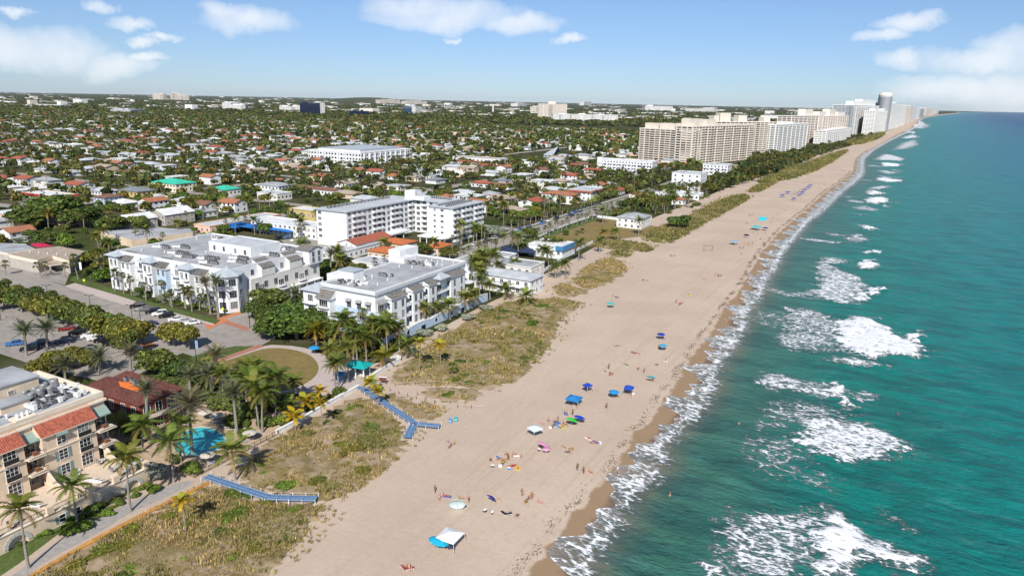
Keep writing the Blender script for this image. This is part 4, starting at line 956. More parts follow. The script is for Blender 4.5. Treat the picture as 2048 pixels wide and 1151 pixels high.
# ------------------------------------------------------------------ large corner condo, left of centre
C = Bld('corner_condo', 'white three-storey condo with pale blue turret roofs on the street corner', 'apartment building', -251, 154, -187, 202, pad=2)
C.block(-249, 157, -190.5, 199.5, 0, 13.6, 'white_wall', 'roof_grey', .5)
xs_ = [-247.5, -241.5, -235, -228.5, -222, -215.5, -209, -202.0]
for i, xc in enumerate(xs_):       # street side: alternate turrets, gabled bays and balcony stacks
    if i % 3 == 0:
        C.box('turret', xc-2.6, 154.6, 0, xc+2.6, 156.98, 12.6, 'white_wall'); p = C.L(xc-3.2, 154.0); q = C.L(xc+3.2, 160); MB().hip(p[0], p[1], q[0], q[1], 12.8, 1.5, 'roof_bluegrey', .5).tube([((p[0]+q[0])/2, (p[1]+q[1])/2, 14.2), ((p[0]+q[0])/2, (p[1]+q[1])/2, 15.9)], [.12, .02], 'metal_light', 5).build('turret_roof', C.t)
        for zc in (2.2, 6.0, 10.2): C.win('S', xc-1, zc, 1.3, 2.1, 154.6, 'white'); C.win('S', xc+1.3, zc, .9, 2.0, 154.6, 'grey')
        for zf in (4.7, 8.8): C.balcony('S', xc+1.2, zf, 2.8, 1.1, 154.6, curved=True, door=False)
    elif i % 3 == 1:
        C.box('bay', xc-2.7, 155.2, 0, xc+2.7, 156.98, 11.0, 'white_wall' if i != 4 else 'blue_wall')
        p = C.L(xc-3.1, 154.6); q = C.L(xc+3.1, 158.5); MB().poly([(p[0],p[1],11.0),(q[0],p[1],11.0),(q[0],q[1],14.2),(p[0],q[1],14.2)], 'roof_dark').poly([(p[0],p[1],11.0),(p[0],q[1],14.2),(p[0],q[1],11.0)], 'white_wall').poly([(q[0],p[1],11.0),(q[0],q[1],11.0),(q[0],q[1],14.2)], 'white_wall').box(p[0], p[1], 10.8, q[0], q[1]-1.6, 10.995, 'frame_white').build('shed_roof', C.t)
        for zc in (2.2, 5.8, 9.4):
            for dx in (-1.3, 1.3): C.win('S', xc+dx, zc, 1.2, 1.9, 155.2, 'white')
    else:
        for zf in (.6, 4.7, 8.8): C.balcony('S', xc, zf, 4.2, 1.5, 157, 'white_wall', 'metal_light')
        for zc in (12.2,): C.win('S', xc, zc, .9, .9, 157, 'grey')
# round corner turret
p = C.L(-191.8, 158.2); mb = MB(); mb.lathe([(4.7, 0), (4.7, 12.4)], 'white_wall', 8, p[0], p[1]); mb.build('corner_turret', C.t)
MB().lathe([(5.4, 12.2), (5.4, 12.5), (.4, 14.6), (.05, 15.4)], 'roof_bluegrey', 8, p[0], p[1]).build('turret_roof', C.t)
for k in range(8):
    t = math.pi*(k+.5)/4
    if math.sin(t) > .5 or math.cos(t) < -.6: continue
    for zc in (2.6, 6.3, 10.3):
        fm, pm_ = cached(('win', 2.2, 2.2, 'grey'), lambda: window_meshes(2.2, 2.2, 'grey')); rr = 4.7*math.cos(math.pi/8)+.005
        o = place('window', fm, C.t, (p[0]+rr*math.cos(t), p[1]+rr*math.sin(t), zc), t+math.pi/2); place('pane', pm_, o)
# east side
C.box('wall', -190.5, 165, 0, -188.6, 198, 9.4, 'offwhite_wall')
for i, yc in enumerate((167.5, 171.5, 176, 181, 186, 191, 195.5)):
    for zc in (2.0, 6.6): C.win('E', yc, zc, 1.5, 2.0, -188.6, 'grey')
    C.win('E', yc, 11.2, 1.3, 1.8, -190.5, 'grey')
for yc in (169.5, 178.5, 188.5): C.balcony('E', yc, 4.6, 3.4, 1.4, -188.6, 'white_wall', 'metal_light', curved=True)
for k in range(9): C.box('column', -187.4, 165.5+k*4.0, 0, -187.0, 165.9+k*4.0, 3.2, 'white_wall')
C.box('arcade_roof', -188.6, 165, 3.2, -186.8, 198, 3.5, 'white_wall')
for ya, yb in ((170, 176), (183, 189)): 
    p = C.L(-193, ya); q = C.L(-188.2, yb); MB().poly([(q[0], p[1], 12.4), (q[0], q[1], 12.4), (p[0], q[1], 15.0), (p[0], p[1], 15.0)], 'shingle_grey').poly([(q[0], p[1], 12.4), (p[0], p[1], 15.0), (p[0], p[1], 12.3)], 'white_wall').box(p[0], p[1]+.02, 9.4, q[0]-.3, q[1]-.02, 12.38, 'offwhite_wall').build('dormer', C.t)
p = C.L(-194, 192); q = C.L(-187.6, 199); MB().box(p[0], p[1], 9.4, q[0], q[1], 14.8, 'white_wall').gable(p[0], p[1], q[0], q[1], 14.8, 1.3, 'shingle_grey', 'x', .4, 'white_wall').build('gabled_bay', C.t)
for zc in (11.0, 13.2): C.win('E', 194, zc, 1.2, 1.7, -187.6, 'grey'); C.win('E', 197, zc, 1.2, 1.7, -187.6, 'grey')
C.block(-222, 176, -200, 190, 13.66, 17.0, 'white_wall', 'roof_light', .3)
for x in (-219, -214, -208, -203): C.win('S', x, 15.2, 1.0, 1.6, 176, 'grey')
for cx_, cy_, n in ((-242,170,8),(-236,174,8),(-228,166,10),(-221,164,10),(-226,186,8),(-212,166,10),(-206,162,8),(-203,172,9),(-199,168,6),(-198,182,8),(-200,193,6),(-236,192,6)):
    for k in range(n): C.ac(cx_ + (k % 5)*1.25 + rnd.uniform(-.15, .15), cy_ + (k//5)*1.4, 13.66)
    C.duct(cx_-2, cy_-1.6, 13.66, 3.4, rnd.uniform(-.3, .3))
for k in range(18): C.vent(-246 + rnd.uniform(0, 52), 160 + rnd.uniform(0, 36), 13.66)

# ------------------------------------------------------------------ white six-storey hotel, L-shaped
Q = Bld('white_hotel', 'white six-storey L-shaped hotel with blue-grey roof edge and balcony grid', 'hotel', -247, 256, -190, 331, pad=2)
def qwing(x0, y0, x1, y1, h=17.6):
    Q.box('wall', x0, y0, 0, x1, y1, h-.5, 'white_wall'); Q.box('roof', x0-.7, y0-.7, h-.5, x1+.7, y1+.7, h-.02, 'roof_bluegrey'); Q.box('roof_deck', x0+.2, y0+.2, h-.02, x1-.2, y1-.2, h+.04, 'roof_light')
qwing(-246, 258, -227, 318); qwing(-226.98, 312, -208, 330, 17.5); qwing(-207, 297.5, -192.5, 327, 17.6)
for f in range(6):
    z = 1.6 + f*2.85
    if f:
        for xc in (-243.8,): Q.win('S', xc, z, 1.9, 1.2, 258, 'grey')
        for xc in (-203.5, -199): Q.win('S', xc, z, 1.7 if xc > -200 else 1.2, .9, 297.5, 'grey')
    for i in range(14):
        yc = 260 + i*3.75
        if yc > 312: break
        if i % 4 in (0, 3): Q.win('E', yc, z+.2, 1.9, 1.5, -227, 'grey')
        else: Q.balcony('E', yc, z-1.1, 3.5, 1.4, -227, 'white_wall', 'metal_light', solid=True)
    for i in range(4): 
        xc = -224 + i*4.2; Q.win('S', xc, z+.2, 1.9, 1.4, 312, 'grey') if i % 2 == 0 else Q.balcony('S', xc, z-1.1, 3.4, 1.2, 312, 'white_wall', 'metal_light', solid=True)
    for i in range(7):
        yc = 299.6 + i*4.1; Q.balcony('E', yc, z-1.1, 3.6, 1.3, -192.5, 'white_wall', 'metal_light', solid=True) if i % 3 != 1 else Q.win('E', yc, z+.2, 1.9, 1.5, -192.5, 'grey')
for k in range(34): Q.ac(-241.5 + (k % 2)*1.3, 261 + (k//2)*2.9 + rnd.uniform(-.3, .3), 17.64)
for k in range(26): Q.ac(-202 + (k % 2)*4.6, 299 + (k//2)*2.0, 17.64)
for k in range(10): Q.ac(-222 + k*1.35, 322 + rnd.uniform(-.2, .2), 17.54)
Q.box('penthouse', -231, 309.5, 17.6, -224.5, 316, 22.4, 'white_wall'); Q.box('penthouse', -224.4, 309.7, 17.6, -218.5, 315.5, 19.8, 'white_wall')
sg = MB()
for k in range(4): q = Q.L(-224.0 + k*1.3, 309.9); sg.box(q[0], q[1], 19.8, q[0]+.12, q[1]+.12, 23.2, 'metal_grey')
q = Q.L(-224.0, 309.9); sg.box(q[0], q[1]+.13, 20.2, q[0]+4.1, q[1]+.2, 20.35, 'metal_grey').box(q[0], q[1]+.13, 22.6, q[0]+4.1, q[1]+.2, 22.75, 'metal_grey'); sg.build('roof_screen', Q.t)
Q.box('porte_cochere', -208, 288.5, 2.9, -191.5, 297.4, 3.5, 'white_wall'); Q.box('porte_cochere', -226.9, 272, 2.9, -220, 300, 3.5, 'white_wall')
for x in (-207, -203, -199, -195, -192.3): Q.box('column', x, 289, 0, x+.4, 289.4, 2.9, 'white_wall')
for y in (273, 280, 287, 294): Q.box('column', -221, y, 0, -220.6, y+.4, 2.9, 'white_wall')
# ------------------------------------------------------------------ other buildings surveyed from roof corners in the photo
def bounds(pts, H):
    g = [G(x, y, H) for x, y in pts]; xs = [p[0] for p in g]; ys = [p[1] for p in g]; return min(xs), min(ys), max(xs), max(ys)
def win_rows(B, x0, y0, x1, y1, H, floors, style='white', z0=0, step=3.2, ww=1.3, wh=1.3, faces='SE', small=False):
    fh = (H-z0)/floors
    if small:
        mb = MB()
        for f in range(floors):
            zc = z0 + fh*(f+.55)
            if 'S' in faces:
                for k in range(max(1, int((x1-x0)/step))): p = B.L(x0 + (k+.5)*(x1-x0)/max(1, int((x1-x0)/step)), y0); mb.box(p[0]-ww/2, p[1]-.05, zc-wh/2, p[0]+ww/2, p[1]-.004, zc+wh/2, 'glass')
            if 'E' in faces:
                for k in range(max(1, int((y1-y0)/step))): p = B.L(x1, y0 + (k+.5)*(y1-y0)/max(1, int((y1-y0)/step))); mb.box(p[0]+.004, p[1]-ww/2, zc-wh/2, p[0]+.05, p[1]+ww/2, zc+wh/2, 'glass')
        if mb.f: mb.build('window_panes', B.t, kind='stuff')
        return
    for f in range(floors):
        zc = z0 + fh*(f+.55)
        if 'S' in faces:
            n = max(1, int((x1-x0)/step))
            for k in range(n): B.win('S', x0 + (k+.5)*(x1-x0)/n, zc, ww, wh, y0, style)
        if 'E' in faces:
            n = max(1, int((y1-y0)/step))
            for k in range(n): B.win('E', y0 + (k+.5)*(y1-y0)/n, zc, ww, wh, x1, style)
def bldg(name, label, cat, pts, H, floors=1, wall='white_wall', roof='roof_white', rt='flat', rh=2.0, wy=None, wx=None, style='white', small=None, step=3.2, bal=False, ac=0, par=.4, faces='SE', group=None, ww=1.3, wh=1.3):
    x0, y0, x1, y1 = bounds(pts, H)
    if wy: y1 = y0 + wy
    if wx: x0 = x1 - wx
    B = Bld(name, label, cat, x0, y0, x1, y1, group=group, pad=1)
    dist = math.hypot((x0+x1)/2, (y0+y1)/2); sm = dist > 520 if small is None else small
    if rt == 'flat': B.block(x0, y0, x1, y1, 0, H, wall, roof, par, cop=.25)
    else:
        B.box('wall', x0, y0, 0, x1, y1, H-.2, wall); p = B.L(x0, y0); q = B.L(x1, y1)
        mb = MB()
        if rt == 'hip': mb.hip(p[0], p[1], q[0], q[1], H, rh, roof, .6)
        else: mb.gable(p[0], p[1], q[0], q[1], H-.19, rh, roof, 'x' if rt == 'gx' else 'y', .5, wall)
        mb.build('roof', B.t)
    win_rows(B, x0, y0, x1, y1, H-.3, floors, style, step=step, small=sm, faces=faces, ww=ww, wh=wh)
    if bal:
        n = max(1, int((x1-x0)/5)); fh = H/floors
        for f in range(1, floors):
            for k in range(n): B.balcony('S', x0 + (k+.5)*(x1-x0)/n, f*fh, 3.6, 1.3, y0, 'white_wall', 'metal_light', door=False, solid=sm)
    for k in range(ac):
        B.ac(rnd.uniform(x0+1.5, x1-2), rnd.uniform(y0+1.5, y1-2), H+.06)
    return B
# -- west end of the street
def polyb(name, label, cat, pts, H, wall, roof, fascia=None, fh=.7):
    g = [G(x, y, H) for x, y in pts]; xs = [p[0] for p in g]; ys = [p[1] for p in g]
    B = Bld(name, label, cat, min(xs), min(ys), max(xs), max(ys), pad=1)
    B.prism('wall', g, 0, H-fh, wall); B.prism('roof', g, H-fh+.003, H, fascia or wall, roof); return B
B = polyb('shop_building', 'low tan flat-roofed shop with cream fascia at the left street end', 'shop', [(17,508),(58,517),(75,520),(105,511),(138,521),(173,502),(117,492),(66,497.5),(29,504)], 5.2, 'taupe_wall', 'roof_tan', 'cream_trim', 1.3)
for k in range(5): B.vent(*G(60+k*18, 505+k*1.5, 5.2), 5.2)
bx0 = G(95, 532); g = [G(x, y, 3.4) for x, y in [(76,522),(98,531),(140,525),(106,512.5)]]; B.prism('canopy', g, 3.1, 3.4, 'cream_trim', 'roof_tan')
for p in g[:3]: B.box('post', p[0]-.2, p[1]+.2, 0, p[0]+.2, p[1]+.6, 3.1, 'taupe_wall')
B = polyb('shop_annex', 'grey flat-roofed annex behind the tan shop at the left edge', 'shop', [(-60,500),(0,503),(16,506),(70,497),(50,487),(-60,484)], 5.6, 'taupe_wall', 'roof_grey', 'cream_trim', .9)
aw = flat('shade_awning', [G(x, y, 4.2) for x, y in [(58,488),(75,494),(105,491),(82,485)]], 4.2, 'magenta_awning', thick=.12, kind=None); tag(aw, 'magenta canvas awning behind the tan shop roof', 'awning')
B = polyb('motel', 'grey-roofed L-shaped motel with cream walls behind the corner condo', 'motel', [(235,471),(263,478),(385,463),(380,457),(305,456),(200,462)], 4.0, 'cream_wall', 'roof_grey', 'roof_light', .3)
B = bldg('gabled_house', 'taupe two-storey house with white gable roof, right of the pair', 'house', [(291,424),(330,429),(348,417)], 6.2, 2, 'taupe_wall', 'roof_white', 'gy', 2.6, wy=19, wx=13)
B = bldg('gabled_house', 'taupe two-storey house with white gable roof, left of the pair', 'house', [(222,435),(262,440),(275,430)], 5.6, 2, 'taupe_wall', 'roof_white', 'gy', 2.4, wy=16, wx=13)
B = bldg('mansard_motel', 'long low motel with crimson fascia and white flat roof on the left', 'motel', [(70,388),(166,387),(165,378)], 5.4, 1, 'cream_wall', 'roof_white', 'flat', wy=14, wx=34, ac=4)
x0, y0, x1, y1 = B.x0, B.y0, B.x1, B.y1
MB().box(x0-.9, y0-.9, 4.2, x1+.9, y0-.0, 5.6, 'tile_crimson').box(x1, y0, 4.2, x1+.9, y1+.9, 5.6, 'tile_crimson').build('fascia', B.t)
bldg('yellow_house', 'yellow two-storey house with slate hip roof left of the teal roof', 'house', [(228,378),(295,381),(300,372)], 6.4, 2, 'yellow_wall', 'roof_slate', 'hip', 2.2, wy=14, wx=19)
bldg('blue_house', 'small pale blue house with brown roof beside the crimson motel', 'house', [(180,392),(212,395),(232,385)], 5.5, 2, 'blue_wall', 'roof_brown', 'hip', 1.6, wy=13, wx=11)
bldg('teal_roof_house', 'cream house with large teal hip roof left of centre', 'house', [(292,362),(372,366),(392,352)], 6.0, 2, 'cream_trim', 'roof_teal', 'hip', 2.6, wy=18, wx=27)
bldg('teal_roof_house', 'smaller cream house with teal hip roof right of its twin', 'house', [(415,376),(455,379),(463,368)], 5.2, 1, 'offwhite_wall', 'roof_teal', 'hip', 2.2, wy=14, wx=16)
bldg('pink_motel', 'long low salmon motel with grey roof beside the blue canopies', 'motel', [(384,448),(420,453),(480,431)], 4.0, 1, 'pink_wall', 'roof_light', 'flat', wx=12, wy=48)
bldg('white_motel', 'long white two-storey motel behind the blue canopies', 'motel', [(500,436),(632,455),(645,447)], 6.4, 2, 'white_wall', 'roof_white', 'flat', wy=12, wx=46)
bldg('yellow_motel', 'low yellow motel with white flat roof behind the white hotel', 'motel', [(560,415),(640,424),(655,413)], 5.6, 1, 'yellow_wall', 'roof_white', 'flat', wy=12, wx=24)
bldg('grey_house', 'two-storey white house with grey hip roof and balcony behind the motels', 'house', [(492,366),(560,372),(566,362)], 6.6, 2, 'white_wall', 'roof_grey', 'hip', 1.8, wy=16, wx=21)
bldg('grey_house', 'low grey-roofed two-level house below the brown-roofed row', 'house', [(498,383),(560,388),(566,382)], 4.6, 1, 'offwhite_wall', 'roof_light', 'flat', wy=14, wx=19)
bldg('terrace_row', 'long low white row with brown tiled roof behind the motels', 'motel', [(560,366),(668,381),(690,377)], 4.4, 1, 'white_wall', 'roof_brown', 'gx', 1.4, wy=10, wx=48)
bldg('terracotta_house', 'house with ridged terracotta roof left of the long white flats', 'house', [(614,350),(658,352),(666,344)], 4.6, 1, 'cream_wall', 'tile_terracotta', 'hip', 2.0, wy=14, wx=18)
bldg('tan_house', 'white house with tan hip roof behind the white hotel', 'house', [(662,364),(700,367),(706,360)], 5.6, 2, 'white_wall', 'roof_tan', 'hip', 1.8, wy=13, wx=15)
bldg('red_roof_hall', 'white hall with dark red gable roof in front of the white hotel', 'hall', [(683,484),(712,488),(752,473)], 5.2, 1, 'white_wall', 'tile_red', 'gy', 1.8, wx=11, wy=26)
for k, (lab, p) in enumerate((('orange tiled motel roof beside the dark red hall', [(735,500),(790,505),(800,492)]), ('orange tiled motel roof behind the palms, nearer the hotel', [(758,482),(815,486),(822,474)]), ('small orange tiled roof right of the motel court', [(850,492),(878,495),(882,487)]))):
    bldg('tiled_motel', lab, 'motel', p, 4.0, 1, 'cream_wall', 'tile_orange', 'hip', 1.4, wy=11)
bldg('curved_motel', 'white single-storey motel with grey flat roof left of the dark red hall', 'motel', [(632,500),(690,503),(742,482)], 3.8, 1, 'white_wall', 'roof_light', 'flat', wx=13, wy=34, ac=3)
bldg('curved_motel', 'white low motel with grey roof just north of the seaside condo', 'motel', [(705,522),(760,528),(775,518)], 3.8, 1, 'white_wall', 'roof_light', 'flat', wy=12)
# blue canvas canopies over the car park
for k, p in enumerate([[(425,450),(470,456),(500,444),(455,440)],[(478,452),(520,458),(548,448),(505,443)],[(530,457),(580,464),(610,452),(560,446)]]):
    g = [G(x, y, 3.2) for x, y in p]; cx_ = sum(q[0] for q in g)/4; cy_ = sum(q[1] for q in g)/4
    t_ = thing('shade_canopy', ('left', 'middle', 'right')[k] + ' of three blue canvas canopies over the motel car park', 'canopy', (cx_, cy_, 0), group='blue car park canopies')
    mb = MB(); gl = [(q[0]-cx_, q[1]-cy_) for q in g]
    for i in range(4): a, b = gl[i], gl[(i+1) % 4]; mb.poly([(a[0], a[1], 3.0), (b[0], b[1], 3.0), (0, 0, 4.2)], 'blue_canvas')
    mb.build('canvas', t_)
    for a in gl: MB().tube([(a[0]*.97, a[1]*.97, 0), (a[0]*.97, a[1]*.97, 3.0)], .08, 'metal_light', 6).build('post', t_)
# -- north along the shore
B = bldg('beach_motel', 'white two-storey beach motel with pale grey hip roof above the teal pool wall', 'motel', [(975,548),(1062,560),(1088,545)], 6.2, 2, 'white_wall', 'roof_light', 'hip', 1.2, wx=24, wy=11, small=False)
for zf in (3.2,): B.balcony('S', B.ox, zf, 20, 1.4, B.oy+B.y0, 'white_wall', 'metal_light', door=False)
B = bldg('beach_motel', 'older white motel with stained grey roofs behind the pale hip-roofed one', 'motel', [(985,522),(1062,536),(1090,520)], 6.0, 2, 'offwhite_wall', 'roof_grey', 'flat', wx=24, wy=12, small=False)
bldg('beach_motel', 'long flat grey-roofed motel between the seaside condo and the beach motel', 'motel', [(905,522),(962,534),(1000,512)], 5.6, 2, 'white_wall', 'roof_grey', 'flat', wx=16, wy=30, small=False)
B = bldg('beach_bar', 'white flat-roofed beach bar with bright blue fascia', 'bar', [(1078,490),(1128,494),(1147,481)], 5.4, 1, 'white_wall', 'roof_white', 'flat', wx=17, wy=15, small=False)
MB().box(B.x1-.1, B.y0-.6, 3.9, B.x1+.7, B.y1+.5, 5.95, 'blue_paint').box(B.x1-3, B.y0-.6, 3.9, B.x1-.12, B.y0-.0, 5.95, 'blue_paint').build('fascia', B.t)
for k, p in enumerate([[(998,500),(1032,503),(1040,491),(1010,488)],[(1030,502),(1070,505),(1074,493),(1042,490)]]):
    g = [G(x, y, 3.0) for x, y in p]; cx_ = sum(q[0] for q in g)/4; cy_ = sum(q[1] for q in g)/4
    t_ = thing('dining_tent', ('left', 'right')[k] + ' of two navy canvas dining tents beside the beach bar', 'tent', (cx_, cy_, 0)); gl = [(q[0]-cx_, q[1]-cy_) for q in g]; mb = MB()
    for i in range(4): a, b = gl[i], gl[(i+1) % 4]; mb.poly([(a[0], a[1], 2.6), (b[0], b[1], 2.6), (0, 0, 4.0)], 'navy_canvas')
    mb.build('canvas', t_)
    for a in gl: MB().tube([(a[0]*.97, a[1]*.97, 0), (a[0]*.97, a[1]*.97, 2.6)], .06, 'metal_light', 5).build('post', t_)
def wall_run(name, label, pts, h, m, th=.25, cap=None, posts=0, cat='wall'):
    g = GP(pts); o = thing(name, label, cat, (g[0][0], g[0][1], 0))
    for i in range(len(g)-1):
        a, b = Vector((*g[i], 0)), Vector((*g[i+1], 0)); d = b-a; L = d.length; rz = math.atan2(d.y, d.x); q = a - Vector((*g[0], 0))
        MB().box(0, -th/2, 0, L, th/2, h, m).build('panel', o, (q.x, q.y, 0), rz)
        if cap: MB().box(-.05, -th/2-.08, h, L+.05, th/2+.08, h+.12, cap).build('coping', o, (q.x, q.y, 0), rz)
        for k in range(int(L/posts)+1 if posts else 0): MB().box(-.12, -th/2-.06, 0, .12, th/2+.06, h+.25, m).build('post', o, (q.x + d.x*k*posts/L, q.y + d.y*k*posts/L, 0), rz)
    return o
wall_run('pool_wall', 'teal painted wall along the beach motel pool', [(1017,583),(1048,566),(1067,553)], 1.5, 'teal_paint', .3, 'white_wall')
wall_run('beach_wall', 'low white wall between the beach motels and the sand', [(1070,556),(1105,532),(1130,515),(1150,503),(1185,486)], 1.1, 'white_wall', .25, 'white_wall', 4)
wall_run('lot_fence', 'white post fence along the street side of the dry lot', [(1078,474),(1100,464),(1130,452),(1160,441),(1178,436)], .9, 'white_wall', .12, None, 2.2, 'fence')
wall_run('villa_wall', 'low white wall in front of the hip-roofed beach house', [(1186,434),(1240,441),(1280,447),(1303,438)], 1.6, 'white_wall', .25, 'white_wall', 5)
wall_run('plaza_wall', 'long low white wall separating the plaza gardens from the dunes', [(553,868),(610,838),(660,808),(718,776)], .9, 'white_wall', .5, 'frame_white')
wall_run('plaza_wall', 'short white wall right of the green pavilion', [(735,762),(765,742),(800,722),(800,716),(770,722)], .9, 'white_wall', .5, 'frame_white')
flat('pool_patio', GP([(985,576),(1015,584),(1066,553),(1040,548),(990,560)]), .1, 'pave_pink', thick=.1)
B = bldg('beach_house', 'white house with grey hip roof standing by the dry lot and dunes', 'house', [(1240,434),(1284,438),(1305,426)], 6.0, 2, 'white_wall', 'roof_grey', 'hip', 2.3, wx=15, wy=17, small=False)
B = bldg('arcaded_house', 'white arcaded two-storey house with red tiled roof beside the shore road', 'house', [(1085,386),(1145,391),(1160,382)], 6.4, 2, 'white_wall', 'tile_terracotta', 'hip', 1.8, wx=24, wy=14, small=False)
B = bldg('tiled_apartments', 'white apartments with reddish flat roof edge behind the arcaded house', 'apartment building', [(1142,378),(1182,383),(1212,367)], 7.0, 2, 'white_wall', 'roof_light', 'flat', wx=18, wy=28)
MB().box(B.x0-.4, B.y0-.9, 6.0, B.x1+.9, B.y0, 7.3, 'tile_red').box(B.x1, B.y0, 6.0, B.x1+.9, B.y1, 7.3, 'tile_red').build('fascia', B.t)
B = bldg('white_flats', 'white four-storey slab of flats with dark balconies and wavy end motif', 'apartment building', [(1200,316),(1305,325),(1320,319)], 13.0, 4, 'white_wall', 'roof_light', 'flat', wy=17, wx=58, bal=True, par=.8)
for k in range(4): q = B.L(B.ox+B.x1-13 + (k % 2)*1.2, 0); MB().tube([(B.x1-14 + j*1.3, B.y0-.12, 2.5+k*2.6 + .5*math.sin(j*1.4)) for j in range(6)], .3, 'metal_dark', 5).build('wave_motif', B.t)
MB().box(B.x0-.6, B.y0-.6, 0, B.x0+5, B.y0+6, 15.2, 'white_wall').build('stair_tower', B.t)
bldg('white_flats', 'plain white five-storey block nearest the dunes with few small windows', 'apartment building', [(1345,343),(1402,349),(1416,337)], 14.5, 4, 'white_wall', 'roof_light', 'flat', wy=22, wx=24, step=6, ac=6)
bldg('white_flats', 'white four-storey block just behind the plain one by the dunes', 'apartment building', [(1405,324),(1456,331),(1471,324)], 13.0, 4, 'white_wall', 'roof_light', 'flat', wy=20, wx=24, bal=True, ac=4)
bldg('beach_cafe', 'low white pavilion with flat canopy below the plain white block', 'cafe', [(1325,381),(1398,390),(1410,380)], 4.0, 1, 'white_wall', 'roof_white', 'flat', wy=14, wx=34)
bldg('salmon_house', 'small house with salmon hip roof beside the white pavilion', 'house', [(1262,387),(1284,389),(1290,383)], 4.2, 1, 'white_wall', 'tile_terracotta', 'hip', 1.6, wy=10, wx=10)
bldg('salmon_house', 'second small salmon-roofed house nearer the dunes', 'house', [(1352,398),(1366,400),(1372,394)], 4.0, 1, 'white_wall', 'tile_terracotta', 'hip', 1.5, wy=9, wx=8)
bldg('arched_motel', 'long white building with a row of arches and tan parapet', 'motel', [(902,309),(1000,319),(1030,313)], 7.0, 1, 'white_wall', 'roof_tan', 'flat', wy=18, wx=62, step=5, ww=2.6, wh=3.6)
bldg('red_band_motel', 'low motel with dark red roof in front of the arched building', 'motel', [(898,321),(975,326),(985,321)], 4.0, 1, 'white_wall', 'tile_red', 'gx', 1.3, wy=12, wx=44)
ch = thing('church', 'pale church with sweeping teal pointed roof above the palms', 'church', (*G(1104, 315), 0), R(-20)); occ(*[v for p in ((1080, 325), (1125, 300)) for v in G(*p)])
MB().box(-9, -6, 0, 9, 6, 4, 'white_wall').build('wall', ch)
mb = MB(); mb.poly([(-10,-6.5,3),(8,-6.5,3),(11,0,15),(-8,0,7)], 'roof_bluegrey').poly([(8,6.5,3),(-10,6.5,3),(-8,0,7),(11,0,15)], 'roof_bluegrey').poly([(8,-6.5,3),(8,6.5,3),(11,0,15)], 'glass_navy'); mb.build('roof', ch)
B = bldg('modern_flats', 'long modern white three-storey flats with stepped rooftop terraces at centre left', 'apartment building', [(617,300),(722,307),(812,298)], 12.5, 3, 'white_wall', 'roof_light', 'flat', par=1.0, small=True, step=4, ww=2.2, wh=1.8)
MB().box(B.x0+8, B.y0+8, 12.5, B.x1-8, B.y1-8, 15.2, 'white_wall').box(B.x0+7.5, B.y0+7.5, 15.2, B.x1-7.5, B.y1-7.5, 15.5, 'roof_bluegrey').build('roof_terrace', B.t)
for k in range(9): MB().box(B.x1-.01, B.y0+4+k*(B.y1-B.y0-8)/9, 0, B.x1+1.4, B.y0+5.2+k*(B.y1-B.y0-8)/9, 12.3, 'white_wall').build('fin', B.t)
for k in range(7): MB().box(B.x0+4+k*(B.x1-B.x0-6)/7, B.y0-1.4, 0, B.x0+5+k*(B.x1-B.x0-6)/7, B.y0+.01, 12.3, 'white_wall').build('fin', B.t)

# ------------------------------------------------------------------ towers: glazed core, projecting floor bands and piers
def tower(name, label, pl, pr, top, depth, nfl, bay, wall, glass='glass', pent=None, cat='tower block', zoff=0, group=None, balc=True):
    a = Vector((*G(*pl), 0)); b = Vector((*G(*pr), 0)); d = b-a; L = d.length; rz = math.atan2(d.y, d.x)
    z = 5.0
    for _ in range(60):
        z += (PX(a.x, a.y, z)[1] - top)*a.length/FPX*.9
    Hh = z; t_ = thing(name, label, cat, (a.x, a.y, 0), rz, group=group)
    MB().box(.3, 1.7 if balc else .3, 0, L-.3, depth-.3, Hh-.5, glass).build('glazing', t_)
    fh = (Hh-1.0)/nfl; bd = .44 if a.length < 1500 else .74
    sl = MB()
    nb = max(2, round(L/bay)); sl.box(0, 1.5, -bd*fh/2, L, depth, bd*fh/2*.9, wall)
    for k in range(nb):
        if not (balc and k % 4 == 2): sl.box(k*L/nb, 0, -bd*fh/2, (k+1)*L/nb, 1.497, bd*fh/2*.9, wall)
    if balc:
        for k in range(nb):
            if k % 3 != 1: sl.box(k*L/nb+.5, -1.1, -.28*fh, (k+1)*L/nb-.5, -.003, .10*fh, wall)
    sm = sl.mesh('floor_band')
    for f in range(nfl): place('floor_band', sm, t_, (0, 0, 1.0 + f*fh))
    pm = MB().box(-.5, -.35, 0, .5, .8, Hh, wall).mesh('pier')
    for k in range(nb+1): place('pier', pm, t_, (min(max(k*L/nb, .52), L-.52), 0, 0))
    nd = max(2, round(depth/bay))
    pe = MB().box(-.8, -.6, 0, .35, .6, Hh, wall).mesh('pier')
    for k in range(nd+1): place('pier', pe, t_, (L, min(max(k*depth/nd, .62), depth-.62), 0)); place('pier', pe, t_, (.45, min(max(k*depth/nd, .62), depth-.62), 0))
    MB().box(-.5, -.5, Hh-.9, L+.5, depth+.5, Hh+.5, wall).build('parapet', t_)
    rr = random.Random(hash(label) % 1000 if False else len(label)*7+int(L))
    for (f0, f1, hh) in (pent if pent is not None else [(rr.uniform(.1,.3), rr.uniform(.35,.5), 3.5), (rr.uniform(.55,.65), rr.uniform(.7,.9), 4.5)]):
        MB().box(L*f0, depth*.25, Hh+.5, L*f1, depth*.8, Hh+.5+hh, wall).build('penthouse', t_)
    gx = [a.x, b.x]; gy = [a.y, b.y]; occ(min(gx)-depth*.6, min(gy), max(gx), max(gy)+depth)
    return t_, L, Hh
TG = 'shoreline towers'
